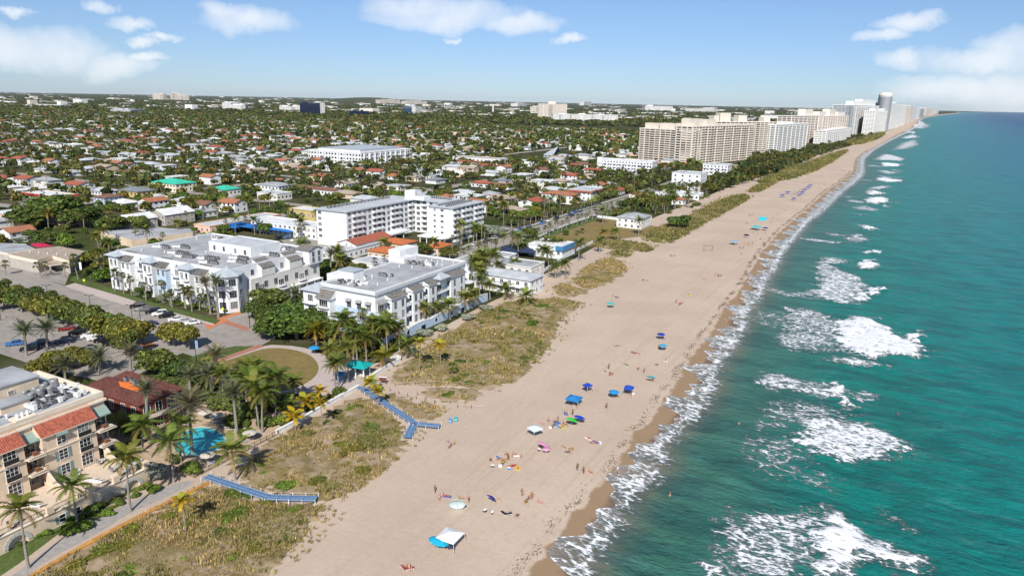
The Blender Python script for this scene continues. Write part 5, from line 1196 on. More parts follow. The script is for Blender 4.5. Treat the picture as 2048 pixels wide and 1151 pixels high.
tower('condo_tower', 'long beige tower block, wing with gable end nearest the low white flats', (1276,322), (1380,331), 256, 20, 15, 7.5, 'beige_tower', pent=[(.05,.3,6),(.34,.6,6.5),(.65,.98,7)], group=TG)
tower('condo_tower', 'long beige tower block, main wing facing the beach with deep balconies', (1380,331), (1502,318), 253, 22, 15, 7.5, 'beige_tower', pent=[(.02,.2,8),(.25,.4,7)], group=TG)
tower('condo_tower', 'beige tower rising behind the long beige block', (1420,306), (1548,305), 243, 22, 15, 8, 'beige_tower', pent=[(.05,.12,8),(.14,.3,12),(.42,.55,9),(.82,.92,6)], group=TG)
tower('condo_tower', 'white gridded tower at the right end of the beige blocks', (1546,306), (1611,296), 250, 24, 15, 8, 'white_tower', pent=[(.3,.6,3)], group=TG)
tower('condo_tower', 'tan tower with dark roof band behind the white gridded one', (1577,290), (1640,283), 232, 26, 16, 9, 'cream_tower', pent=[(.5,.75,12)], group=TG)
tower('condo_tower', 'cream tower with pale corner piers beside the tan one', (1632,284), (1692,275), 233, 28, 16, 8, 'cream_tower', pent=[(.1,.3,9),(.42,.62,14),(.7,.95,8)], group=TG)
tower('condo_tower', 'low white block standing in front of the tall white tower', (1650,288), (1700,277), 262, 22, 7, 8, 'white_tower', pent=[], group=TG)
tower('condo_tower', 'broad tall white tower left of the round one', (1687,272), (1751,263), 210, 34, 24, 11, 'white_tower', pent=[(.25,.5,10),(.5,.97,16)], group=TG)
tower('condo_tower', 'grey narrow slab on the left flank of the tall white tower', (1684,274), (1700,273), 211, 30, 24, 9, 'grey_tower', pent=[], group=TG)
tower('condo_tower', 'white tower with small red roof caps in front of the round tower', (1744,270), (1778,260), 222, 26, 18, 7, 'white_tower', pent=[(.1,.3,5),(.6,.9,5)], group=TG)
tower('condo_tower', 'tall white tower immediately right of the round one', (1772,262), (1797,254), 206, 40, 26, 14, 'white_tower', group=TG)
tower('condo_tower', 'slim white tower right of the tall white pair', (1792,254), (1808,250), 211, 44, 24, 14, 'white_tower', group=TG)
tower('condo_tower', 'pale distant tower where the shoreline narrows', (1806,248), (1820,246), 212, 60, 24, 16, 'cream_tower', group=TG)
tower('condo_tower', 'hazy white tower beyond the shoreline towers', (1818,243), (1828,242), 213, 80, 24, 22, 'white_tower', group=TG)
tower('condo_tower', 'small far white tower at the bend of the shore', (1828,239), (1836,238), 216, 90, 18, 26, 'white_tower', group=TG)
tower('condo_tower', 'grey far tower at the bend of the shore', (1838,236), (1846,235.5), 217, 120, 18, 30, 'grey_tower', group=TG)
tower('condo_tower', 'farthest pale block on the bending shore', (1850,231.5), (1866,230.5), 217, 200, 16, 60, 'cream_tower', group=TG)
tower('condo_tower', 'tiny far blocks row near the sea horizon', (1868,229), (1876,228.6), 220, 260, 12, 80, 'white_tower', group=TG)
g = G(1761, 262); rt = thing('round_tower', 'round grey glass tower rising above the other shoreline towers', 'tower block', (*g, 0)); zt = 5.0
for _ in range(60): zt += (PX(*g, zt)[1] - 192)*math.hypot(*g)/FPX*.9
rr_ = 11*math.hypot(*g)/FPX
MB().lathe([(rr_*.97, 0), (rr_*.97, zt)], 'grey_tower', 28).build('glazing', rt)
bm_ = MB().lathe([(rr_*.95, -.8), (rr_*1.01, -.8), (rr_*1.01, .8), (rr_*.95, .8)], 'metal_grey', 28).mesh('floor_band')
for f in range(30): place('floor_band', bm_, rt, (0, 0, 2 + f*(zt-3)/30))
MB().lathe([(rr_*1.0, zt), (rr_, zt+4), (rr_*.8, zt+9), (rr_*.4, zt+10), (.1, zt+10)], 'cream_tower', 28).build('crown_top', rt); occ(g[0]-40, g[1]-40, g[0]+40, g[1]+40)
# -- inland skyline
SK = 'inland skyline blocks'
tower('office_block', 'black glass office block on the inland skyline left of centre', (601,229), (641,229.5), 206, 60, 14, 14, 'glass_navy', 'glass_navy', pent=[(.1,.4,5)], cat='office block', group=SK, balc=False)
tower('office_block', 'white stair shaft at the right end of the black glass block', (641,229.5), (650,229.5), 205, 50, 12, 14, 'white_tower', 'glass_navy', pent=[], cat='office block', group=SK, balc=False)
tower('office_block', 'blue glass office block with white end on the inland skyline', (806,226), (824,226.3), 213, 60, 10, 12, 'glass_blue', 'glass_blue', pent=[(.2,.7,4)], cat='office block', group=SK, balc=False)
tower('office_block', 'white end slab of the blue glass block', (824,226.3), (831,226.5), 212.5, 60, 10, 12, 'white_tower', pent=[], cat='office block', group=SK, balc=False)
tower('flats_tower', 'pair of cream apartment towers inland right of centre, tallest there', (1077,237), (1133,238), 207, 50, 16, 18, 'cream_tower', pent=[(.35,.6,8)], cat='apartment building', group=SK)
tower('flats_tower', 'narrow cream tower left of the cream pair', (1060,226), (1078,226.5), 213, 60, 12, 18, 'cream_tower', cat='apartment building', group=SK)
tower('flats_tower', 'long white mid-rise flats in front of the cream towers', (1106,242), (1235,244), 228, 30, 8, 10, 'white_tower', pent=[(.1,.2,2),(.4,.5,3),(.7,.8,2)], cat='apartment building', group=SK)
tower('flats_tower', 'white hotel block on the inland skyline above the teal roofs', (445,219), (462,219.5), 205, 70, 12, 22, 'white_tower', cat='apartment building', group=SK)
tower('flats_tower', 'lower white wing right of the white skyline block', (462,220), (491,220.5), 209.5, 60, 9, 22, 'white_tower', cat='apartment building', group=SK)
tower('flats_tower', 'far cream tower, left of two on the horizon at upper left', (306,199), (327,199.5), 187.5, 45, 14, 50, 'cream_tower', cat='apartment building', group=SK)
tower('flats_tower', 'far cream tower, right of two on the horizon at upper left', (341,199.5), (355,200), 185.5, 45, 16, 50, 'cream_tower', cat='apartment building', group=SK)
tower('flats_tower', 'lower far cream block beside the right horizon tower', (355,200), (371,200.5), 190.5, 45, 10, 50, 'cream_tower', cat='apartment building', group=SK)
tower('flats_tower', 'wide white hospital-like block left of the black glass office', (561,222), (602,222.5), 212.5, 60, 7, 22, 'white_tower', cat='apartment building', group=SK)
tower('flats_tower', 'pale far block on the skyline, left of the smokestack', (760,207), (800,207.5), 199, 90, 6, 40, 'cream_tower', cat='apartment building', group=SK)
tower('flats_tower', 'pale far block on the skyline, second left of the smokestack', (812,208.5), (854,209), 202, 90, 5, 40, 'cream_tower', cat='apartment building', group=SK)
tower('flats_tower', 'small white block on the skyline left of the cream pair', (1035,213), (1054,213), 206.5, 90, 5, 40, 'white_tower', cat='apartment building', group=SK)
tower('flats_tower', 'small white block on the skyline above the cream pair', (1168,211), (1183,211), 203, 90, 6, 40, 'white_tower', cat='apartment building', group=SK)
tower('flats_tower', 'white low block on the skyline right of the long mid-rise', (1290,221), (1345,222), 211.5, 90, 6, 40, 'white_tower', pent=[(.1,.3,8)], cat='apartment building', group=SK)
tower('flats_tower', 'second white low block on the skyline behind the beige towers', (1370,223), (1428,224.5), 216, 90, 5, 40, 'white_tower', pent=[(.6,.9,6)], cat='apartment building', group=SK)
tower('flats_tower', 'blue-grey low office between trees at far left', (222,227), (262,228), 219, 60, 5, 20, 'grey_tower', 'glass_blue', cat='office block', group=SK, balc=False)
tower('flats_tower', 'navy low office with curved roof below the skyline centre', (700,231), (738,231.5), 222, 50, 5, 16, 'glass_navy', 'glass_navy', cat='office block', group=SK, balc=False)
g = G(986, 226); st_ = thing('smokestack', 'thin white smokestack standing alone on the inland skyline', 'chimney', (*g, 0)); zt = 30
for _ in range(60): zt += (PX(*g, zt)[1] - 208)*math.hypot(*g)/FPX*.9
MB().lathe([(5, 0), (4, zt*.5), (3.2, zt)], 'white_tower', 12).build('shaft', st_); MB().lathe([(3.8, zt), (3.8, zt+4), (.1, zt+4)], 'roof_dark', 12).build('rim_band', st_)
# low hill on the horizon
ys_ = np.linspace(-1, 1, 41); V = []; F = []
p0 = np.array(G(630, 201.5)); p1 = np.array(G(850, 206)); 
for i, s_ in enumerate(ys_):
    c_ = (p0+p1)/2 + (p1-p0)/2*s_; d_ = np.array([-(p1-p0)[1], (p1-p0)[0]]); d_ = d_/np.hypot(*d_)*900
    hgt_ = 75*max(0, 1-abs(s_)**3)*(.75+.25*math.sin(3*s_+1.5)); V += [(*(c_-d_), 0), (*c_, hgt_), (*(c_+d_), 0)]
for i in range(40): a = 3*i; F += [(a, a+1, a+4, a+3), (a+1, a+2, a+5, a+4)]
place('hill', npmesh('hill', V, F, 'land', smooth=True), kind='structure')

# ------------------------------------------------------------------ houses of the inland grid
def blocked(x, y, r):
    for (a, b, c, d) in OCC:
        if a-r < x < c+r and b-r < y < d+r: return True
    return False
for r_ in ((-184.5,120,-154,900),(-334,200,-314,900),(-474,60,-456,1200),(-900,235,-181,249),(-900,342,-181,356),(-900,467,-181,481)): occ(*r_)
occ(-330, 100, -184, 153); occ(-160, 60, -105, 150); occ(*[v for p in ((500,480),(700,510)) for v in G(*p)])
NOH = len(OCC); occ(-345, 150, -250, 205); occ(-300, 60, -184, 154)
lots = []
y = 165.0; row = 0
while y < 1750:
    x = -192.0
    while x > -2.25*y - 60:
        xx, yy = x + rnd.uniform(-2, 2), y + rnd.uniform(-2.5, 2.5); p = PX(xx, yy, 4)
        if -40 < p[0] < 2100 and p[1] < 640 and not blocked(xx, yy, 9): lots.append((xx, yy))
        x -= rnd.uniform(19, 25) if y < 900 else rnd.uniform(22, 32)
    y += (26, 32)[row % 2] + (y > 900)*8; row += 1
del OCC[NOH:]
PAL = [('white_wall','roof_white'),('white_wall','roof_light'),('offwhite_wall','roof_grey'),('white_wall','roof_white'),('cream_wall','roof_tan'),('offwhite_wall','roof_light'),('white_wall','tile_terracotta'),('white_wall','roof_brown'),('offwhite_wall','roof_light'),('cream_trim','roof_tan'),('white_wall','roof_slate'),('white_wall','tile_red'),('pink_wall','roof_white'),('offwhite_wall','roof_white'),('white_wall','roof_grey'),('offwhite_wall','roof_grey')]
WORD = {'roof_white':'white','roof_light':'pale grey','roof_grey':'grey','roof_tan':'tan','tile_terracotta':'terracotta','roof_brown':'brown','tile_orange':'orange','roof_slate':'slate','tile_red':'dark red'}
WW = {'white_wall':'white','offwhite_wall':'off-white','cream_wall':'cream','cream_trim':'pale cream','pink_wall':'salmon'}
lots.sort(key=lambda p: math.hypot(*p))
def house_parts(w, d, h, wall, roof, rt):
    wm = MB().box(-w/2, -d/2, 0, w/2, d/2, h, wall)
    for k in range(max(2, int(w/3.5))):
        x = -w/2 + (k+.5)*w/max(2, int(w/3.5))
        for f in range(1 if h < 4.5 else 2): wm.box(x-.7, -d/2-.04, f*3.1+1.0, x+.7, -d/2-.004, f*3.1+2.3, 'glass')
    for k in range(max(2, int(d/3.5))):
        yv = -d/2 + (k+.5)*d/max(2, int(d/3.5))
        for f in range(1 if h < 4.5 else 2): wm.box(w/2+.004, yv-.6, f*3.1+1.0, w/2+.04, yv+.6, f*3.1+2.3, 'glass')
    rm = MB()
    if rt == 'flat': rm.box(-w/2-.5, -d/2-.5, h+.003, w/2+.5, d/2+.5, h+.35, roof)
    elif rt == 'hip': rm.hip(-w/2, -d/2, w/2, d/2, h+.185, 1.9, roof, .7)
    else: rm.gable(-w/2, -d/2, w/2, d/2, h+.02, 1.8, roof, 'x' if w > d else 'y', .6, wall)
    return wm.mesh('wall'), rm.mesh('roof')
HV = {}
for i, (wl_, rf_) in enumerate(PAL):
    for j in range(2):
        w, d, h = rnd.choice((12,14,16,18)), rnd.choice((10,11,13)), rnd.choice((3.1, 3.1, 3.3, 6.2))
        rt_ = rnd.choice(('hip','gable')) if rf_.startswith('tile') or rf_ in ('roof_brown','roof_tan','roof_slate') else rnd.choice(('flat','gable','hip','flat'))
        HV[(i, j)] = house_parts(w, d, h, wl_, rf_, rt_) + (wl_, rf_, w, d, h)
far_h = []; HG = {}
for n, (x, y) in enumerate(lots):
    k = (rnd.randrange(len(PAL)), rnd.randrange(2)); wm, rm, wl_, rf_, w, d, h = HV[k]
    if n % 9 == 4: continue
    if n < 300:
        o = thing('house', f'{WW[wl_]} house with {WORD[rf_]} roof among the trees of the inland grid', 'house', (x, y, 0), rnd.choice((0, R(90), 0, R(180)))*1.0 + rnd.uniform(-.04, .04), group=f'inland {WW[wl_]} houses with {WORD[rf_]} roofs')
        HG.setdefault(o['group'], []).append((o, wl_, rf_)); place('wall', wm, o); place('roof', rm, o); occ(x-w/2+1, y-d/2+1, x+w/2-1, y+d/2-1)
    else: far_h.append((x, y, w, d, h, wl_, rf_))
for g_, L_ in HG.items():
    L_.sort(key=lambda q: PX(q[0].location.x, q[0].location.y)[0])
    for i, (o, a_, b_) in enumerate(L_): o['label'] = f'{WW[a_]} inland house with {WORD[b_]} roof, number {i+1} of {len(L_)} from the left'
mb = MB()
for (x, y, w, d, h, wl_, rf_) in far_h:
    w *= rnd.uniform(.8, 1.35); d *= rnd.uniform(.8, 1.2)
    mb.box(x-w/2, y-d/2, 0, x+w/2, y+d/2, h, wl_)
    if rf_.startswith('tile') or rnd.random() < .35: mb.hip(x-w/2, y-d/2, x+w/2, y+d/2, h+.185, 2.0, rf_, .6)
    else: mb.box(x-w/2-.4, y-d/2-.4, h+.003, x+w/2+.4, y+d/2+.4, h+.4, rf_)
tag(mb.build('distant_houses', kind='stuff'), 'far spread of low suburban roofs between trees inland', 'houses')
mb = MB()      # pale commercial blocks and warehouses out to the horizon
for k in range(760):
    px_, py_ = rnd.uniform(-20, 1900), 201 + (rnd.random()**1.6)*34
    x, y = G(px_, py_ + (px_-1024)*.0195)
    if x > -60 - y*.0 - 200: continue
    s_ = rnd.uniform(14, 46)*(1 + y/16000); h = rnd.uniform(4, 10)*(1 + (rnd.random() < .06)*1.8); w = s_*rnd.uniform(.6, 2.4)
    mb.box(x-w/2, y-s_/2, 0, x+w/2, y+s_/2, h, rnd.choice(('white_tower','white_tower','cream_tower','roof_white','roof_light','beige_tower')))
tag(mb.build('distant_blocks', kind='stuff'), 'far scatter of pale commercial blocks below the horizon', 'buildings')
print('lots', len(lots), 'occ', len(OCC))
# ------------------------------------------------------------------ vegetation library (unit-scale crowns, real leaf faces)
def quads(C, U, Vv):
    """leaf quads from centres and half-axes -> verts, faces"""
    n = len(C); V = np.stack([C-U-Vv, C+U-Vv*.4, C+U*.7+Vv, C-U*.6+Vv], 1).reshape(-1, 3); F = np.arange(n*4).reshape(n, 4); return V, F
def crown_arrays(rng, n, lobes, size, flat_=.75, col=((.055,.085,.018),(.10,.13,.03))):
    """leaf clumps spread over the shells of several overlapping lobes"""
    L = np.array(lobes); w = L[:, 3]**2; k = rng.choice(len(L), n, p=w/w.sum())
    d = rng.normal(size=(n, 3)); d /= np.linalg.norm(d, axis=1)[:, None]; d[:, 2] = np.where(d[:, 2] < -.35, -d[:, 2], d[:, 2])
    rr = L[k, 3]*(.72 + .33*rng.random(n)); C = L[k, :3] + d*rr[:, None]*np.array([1, 1, flat_])
    nrm = d + rng.normal(0, .75, (n, 3)); nrm /= np.linalg.norm(nrm, axis=1)[:, None]
    a = np.cross(nrm, rng.normal(size=(n, 3))); a /= np.linalg.norm(a, axis=1)[:, None]; b = np.cross(nrm, a)
    s = size*rng.uniform(.6, 1.35, n)[:, None]
    V, F = quads(C, a*s, b*s*.8)
    lo, hi = np.array(col[0]), np.array(col[1]); lobe_t = rng.random(len(L))[k]; f = np.clip(.5*rng.random(n) + .5*lobe_t, 0, 1)[:, None]
    return V, F, (lo + (hi-lo)*f)*np.exp(rng.normal(0, .42, n))[:, None]*1.12
def lobes_round(rng, n=9, spread=.62):
    out = [(0, 0, 0, .62)]
    for i in range(n):
        a = rng.uniform(0, 6.28); r = spread*math.sqrt(rng.random()); out.append((r*math.cos(a), r*math.sin(a), rng.uniform(-.18, .38), rng.uniform(.26, .46)))
    return out
GREEN = {'ficus': ((.036,.066,.013),(.115,.165,.034)), 'olive': ((.075,.080,.013),(.200,.195,.036)), 'mid': ((.050,.078,.016),(.150,.185,.042)), 'grey': ((.17,.19,.14),(.36,.38,.30)), 'bright': ((.060,.10,.012),(.16,.24,.035))}
CR = {}
for kind, nvar in (('ficus', 3), ('olive', 3), ('mid', 4), ('grey', 2), ('bright', 2)):
    for q, n, size in (('hi', 3000, .062), ('md', 950, .105)):
        for v in range(nvar):
            rg = np.random.default_rng(hash((len(kind), q == 'hi', v)) % 9999); V, F, T = crown_arrays(rg, n, lobes_round(rg, 10 if kind != 'grey' else 5), size, .72, GREEN[kind]); CR[(kind, q, v)] = npmesh('crown', V, F, 'leaf', T)
def trunk_mesh(seed, mname='trunk'):
    r = random.Random(seed); mb = MB(); mb.tube([(0,0,0),(r.uniform(-.03,.03), r.uniform(-.03,.03), .25),(0,0,.5)], [.075,.055,.04], mname, 7)
    for i in range(4):
        a = r.uniform(0, 6.28); mb.tube([(0, 0, .32+.05*i), (.25*math.cos(a), .25*math.sin(a), .62), (.5*math.cos(a), .5*math.sin(a), .85)], [.035,.025,.012], mname, 5)
    return mb.mesh('trunk')
TRK = [trunk_mesh(i, 'trunk_grey' if i % 2 else 'trunk') for i in range(4)]
NT = {}
def tree(x, y, h, r, kind='mid', q='md', name='leafy_tree', label=None, group=None, cat='tree', trunk=True, z=0, col=None):
    o = thing(name, label, cat, (x, y, z), rnd.uniform(0, 6.28), group=group)
    v = rnd.randrange({'ficus': 3, 'olive': 3, 'mid': 4, 'grey': 2, 'bright': 2}[kind]); g = rnd.uniform(.8, 1.2)
    hc = min(r*.72*1.1, h*.5)
    c = place('crown', CR[(kind, q, v)], o, (0, 0, h-hc), 0, (r, r, hc/.72)); c.color = (*(col or (g*rnd.uniform(.9, 1.15), g, g*rnd.uniform(.85, 1.1))), 1)
    if trunk: place('trunk', rnd.choice(TRK), o, (0, 0, 0), 0, (max(r, 2)*.9, max(r, 2)*.9, h*.95))
    return o
# ---- palms
def frond(rng, V, F, T, base, az, el, length, droop, npair, lw, ll, col, vee=.25, base_w=.05):
    """one feather frond: arching rachis with leaflet pairs"""
    b0 = len(V); pts = []; p = np.array(base, float); e = el; n = 8
    for i in range(n+1):
        pts.append(p.copy()); d = np.array([math.cos(az)*math.cos(e), math.sin(az)*math.cos(e), math.sin(e)]); p = p + d*length/n; e -= droop/n*(.5 + i/n)
    pts = np.array(pts); side = np.array([-math.sin(az), math.cos(az), 0])
    for i in range(n):
        k = len(V); w0 = base_w*(1-i/n*.8); V.extend([pts[i]-side*w0, pts[i]+side*w0, pts[i+1]+side*w0*.8, pts[i+1]-side*w0*.8]); F.append((k, k+1, k+2, k+3)); T.append(np.array(col)*np.array([1.5, 1.3, 1.0]))
    for j in range(npair):
        f = .12 + .88*(j+.5)/npair; i = min(n-1, int(f*n)); t = f*n-i; p = pts[i]*(1-t)+pts[i+1]*t; d = pts[i+1]-pts[i]; d /= np.linalg.norm(d)
        up = np.cross(side, d)*-1
        if up[2] < 0: up = -up
        l_ = ll*(math.sin(math.pi*(f*.82+.12))**.7)*rng.uniform(.85, 1.1); g = rng.uniform(.75, 1.25)
        for s in (-1, 1):
            dirv = side*s*.82 + d*.55 + up*vee - np.array([0, 0, .25+rng.random()*.25]); dirv /= np.linalg.norm(dirv)
            k = len(V); tip = p + dirv*l_; mid = p + dirv*l_*.5 + np.array([0, 0, .06*l_])
            V.extend([p - d*lw*.5, p + d*lw*.5, mid + d*lw*.6, tip]); F.append((k, k+1, k+2, k+3)); T.append(np.array(col)*g)
def palm_crown(seed, kind, lod=0):
    rng = np.random.default_rng(seed); V = []; F = []; T = []
    if kind == 'coconut':
        nf = 20 if lod == 0 else 11
        for i in range(nf):
            f = i/nf; el = 1.25 - 1.75*f + rng.normal(0, .08); az = i*2.399 + rng.normal(0, .12); c = (.125,.165,.026) if f < .75 else (.22,.18,.045)
            frond(rng, V, F, T, (0, 0, 0), az, el, rng.uniform(3.4, 4.2), 1.45, 24 if lod == 0 else 5, .13 if lod == 0 else .75, 1.1, np.array(c)*rng.uniform(.8, 1.25))
    elif kind == 'date':
        nf = 38 if lod == 0 else 16
        for i in range(nf):
            f = i/nf; el = 1.3 - 1.6*f + rng.normal(0, .08); az = i*2.399 + rng.normal(0, .1)
            frond(rng, V, F, T, (0, 0, 0), az, el, rng.uniform(3.3, 4.0), .75, 16 if lod == 0 else 5, .15 if lod == 0 else .6, .62, np.array((.15,.165,.085))*rng.uniform(.8, 1.25), .35)
    elif kind == 'yellow':
        for i in range(13):
            f = i/13; el = 1.3 - 1.5*f; az = i*2.399
            frond(rng, V, F, T, (0, 0, 0), az, el, rng.uniform(2.0, 2.6), 1.3, 11, .26, .85, np.array((.42,.33,.02) if f > .15 else (.3,.34,.03))*rng.uniform(.8, 1.15))
    else:   # sabal: fan leaves
        nf = 26 if lod == 0 else 12
        for i in range(nf):
            f = i/nf; el = 1.35 - 2.1*f + rng.normal(0, .1); az = i*2.399 + rng.normal(0, .2); c0 = np.array([math.cos(az)*math.cos(el), math.sin(az)*math.cos(el), math.sin(el)]); side = np.array([-math.sin(az), math.cos(az), 0]); up = np.cross(c0, side)
            p = c0*rng.uniform(.7, .95); g = np.array((.12,.15,.03) if f < .8 else (.13,.10,.04))*rng.uniform(.75, 1.25)
            for b in range(7 if lod == 0 else 3):
                a = (b-(3 if lod == 0 else 1))*(.30 if lod == 0 else .75); d = c0*math.cos(a) + side*math.sin(a) - np.array([0, 0, .25]); k = len(V); w = side*math.cos(a)*(.10 if lod == 0 else .26) - c0*math.sin(a)*.1; ln = rng.uniform(.85, 1.05)
                V.extend([p, p + d*ln*.55 + w, p + d*ln, p + d*ln*.55 - w]); F.append((k, k+1, k+2, k+3)); T.append(g*rng.uniform(.85, 1.15))
            k = len(V); V.extend([p*0+side*.03, p*0-side*.03, p-side*.03, p+side*.03]); F.append((k, k+1, k+2, k+3)); T.append(g)
    return npmesh('crown', np.array(V), np.array(F), 'leaf', np.array(T))
PC = {(k, v): palm_crown(v*17+len(k), k) for k, n in (('coconut', 4), ('date', 3), ('sabal', 3), ('yellow', 2)) for v in range(n)}
PNV = {'coconut': 4, 'date': 3, 'sabal': 3, 'yellow': 2}
def palm(bx, by, cx=None, cy=None, cz=None, kind='coconut', label=None, group=None, name=None, scale=None, col=None, z0=0):
    """palm at ground (bx,by) whose crown centre stands at (cx,cy,cz)"""
    nm = name or {'coconut': 'coconut_palm', 'date': 'date_palm', 'sabal': 'cabbage_palm', 'yellow': 'young_palm'}[kind]
    o = thing(nm, label, 'palm', (bx, by, z0), group=group); dx, dy = cx-bx, cy-by
    r0, r1 = {'coconut': (.24, .12), 'date': (.34, .28), 'sabal': (.2, .17), 'yellow': (.12, .08)}[kind]
    mb = MB(); path = [(dx*f**1.7, dy*f**1.7, cz*f) for f in (0, .08, .25, .5, .75, 1)]
    mb.tube(path, [r0*1.5, r0, r0*.85+r1*.15, (r0+r1)/2, r1*1.05, r1], 'trunk_grey', 7)
    if kind == 'date': mb.lathe([(r1, cz-1.1), (r1*2.0, cz-.5), (r1*1.6, cz), (.05, cz+.2)], 'trunk', 8, dx, dy)
    if kind == 'coconut':
        for i in range(4): a = i*1.7; mb.lathe([(.02, cz-.38), (.14, cz-.25), (.02, cz-.08)], 'lawn_dry', 6, dx+.25*math.cos(a), dy+.25*math.sin(a))
    mb.build('trunk', o)
    c = place('crown', PC[(kind, rnd.randrange(PNV[kind]))], o, (dx, dy, cz), rnd.uniform(0, 6.28), scale or rnd.uniform(.82, 1.2)); g = rnd.uniform(.85, 1.2)
    c.rotation_euler = (rnd.uniform(-.14, .14), rnd.uniform(-.14, .14), rnd.uniform(0, 6.28)); c.color = (*(col or (g*rnd.uniform(.9, 1.3), g, g)), 1)
    return o
def palm_px(b, c, kind='coconut', label=None, group=None, scale=None, col=None):
    bx, by = G(*b); z = 6.0
    for _ in range(50): z += (PX(bx, by, z)[1] - c[1])*math.hypot(bx, by)/FPX*.8
    z = max(2.0, z); cx, cy = G(c[0], c[1], z)
    f = min(1, .35*z/max(.01, math.hypot(cx-bx, cy-by))); cx = bx+(cx-bx)*f; cy = by+(cy-by)*f
    return palm(bx, by, cx, cy, z, kind, label, group, scale=scale, col=col)
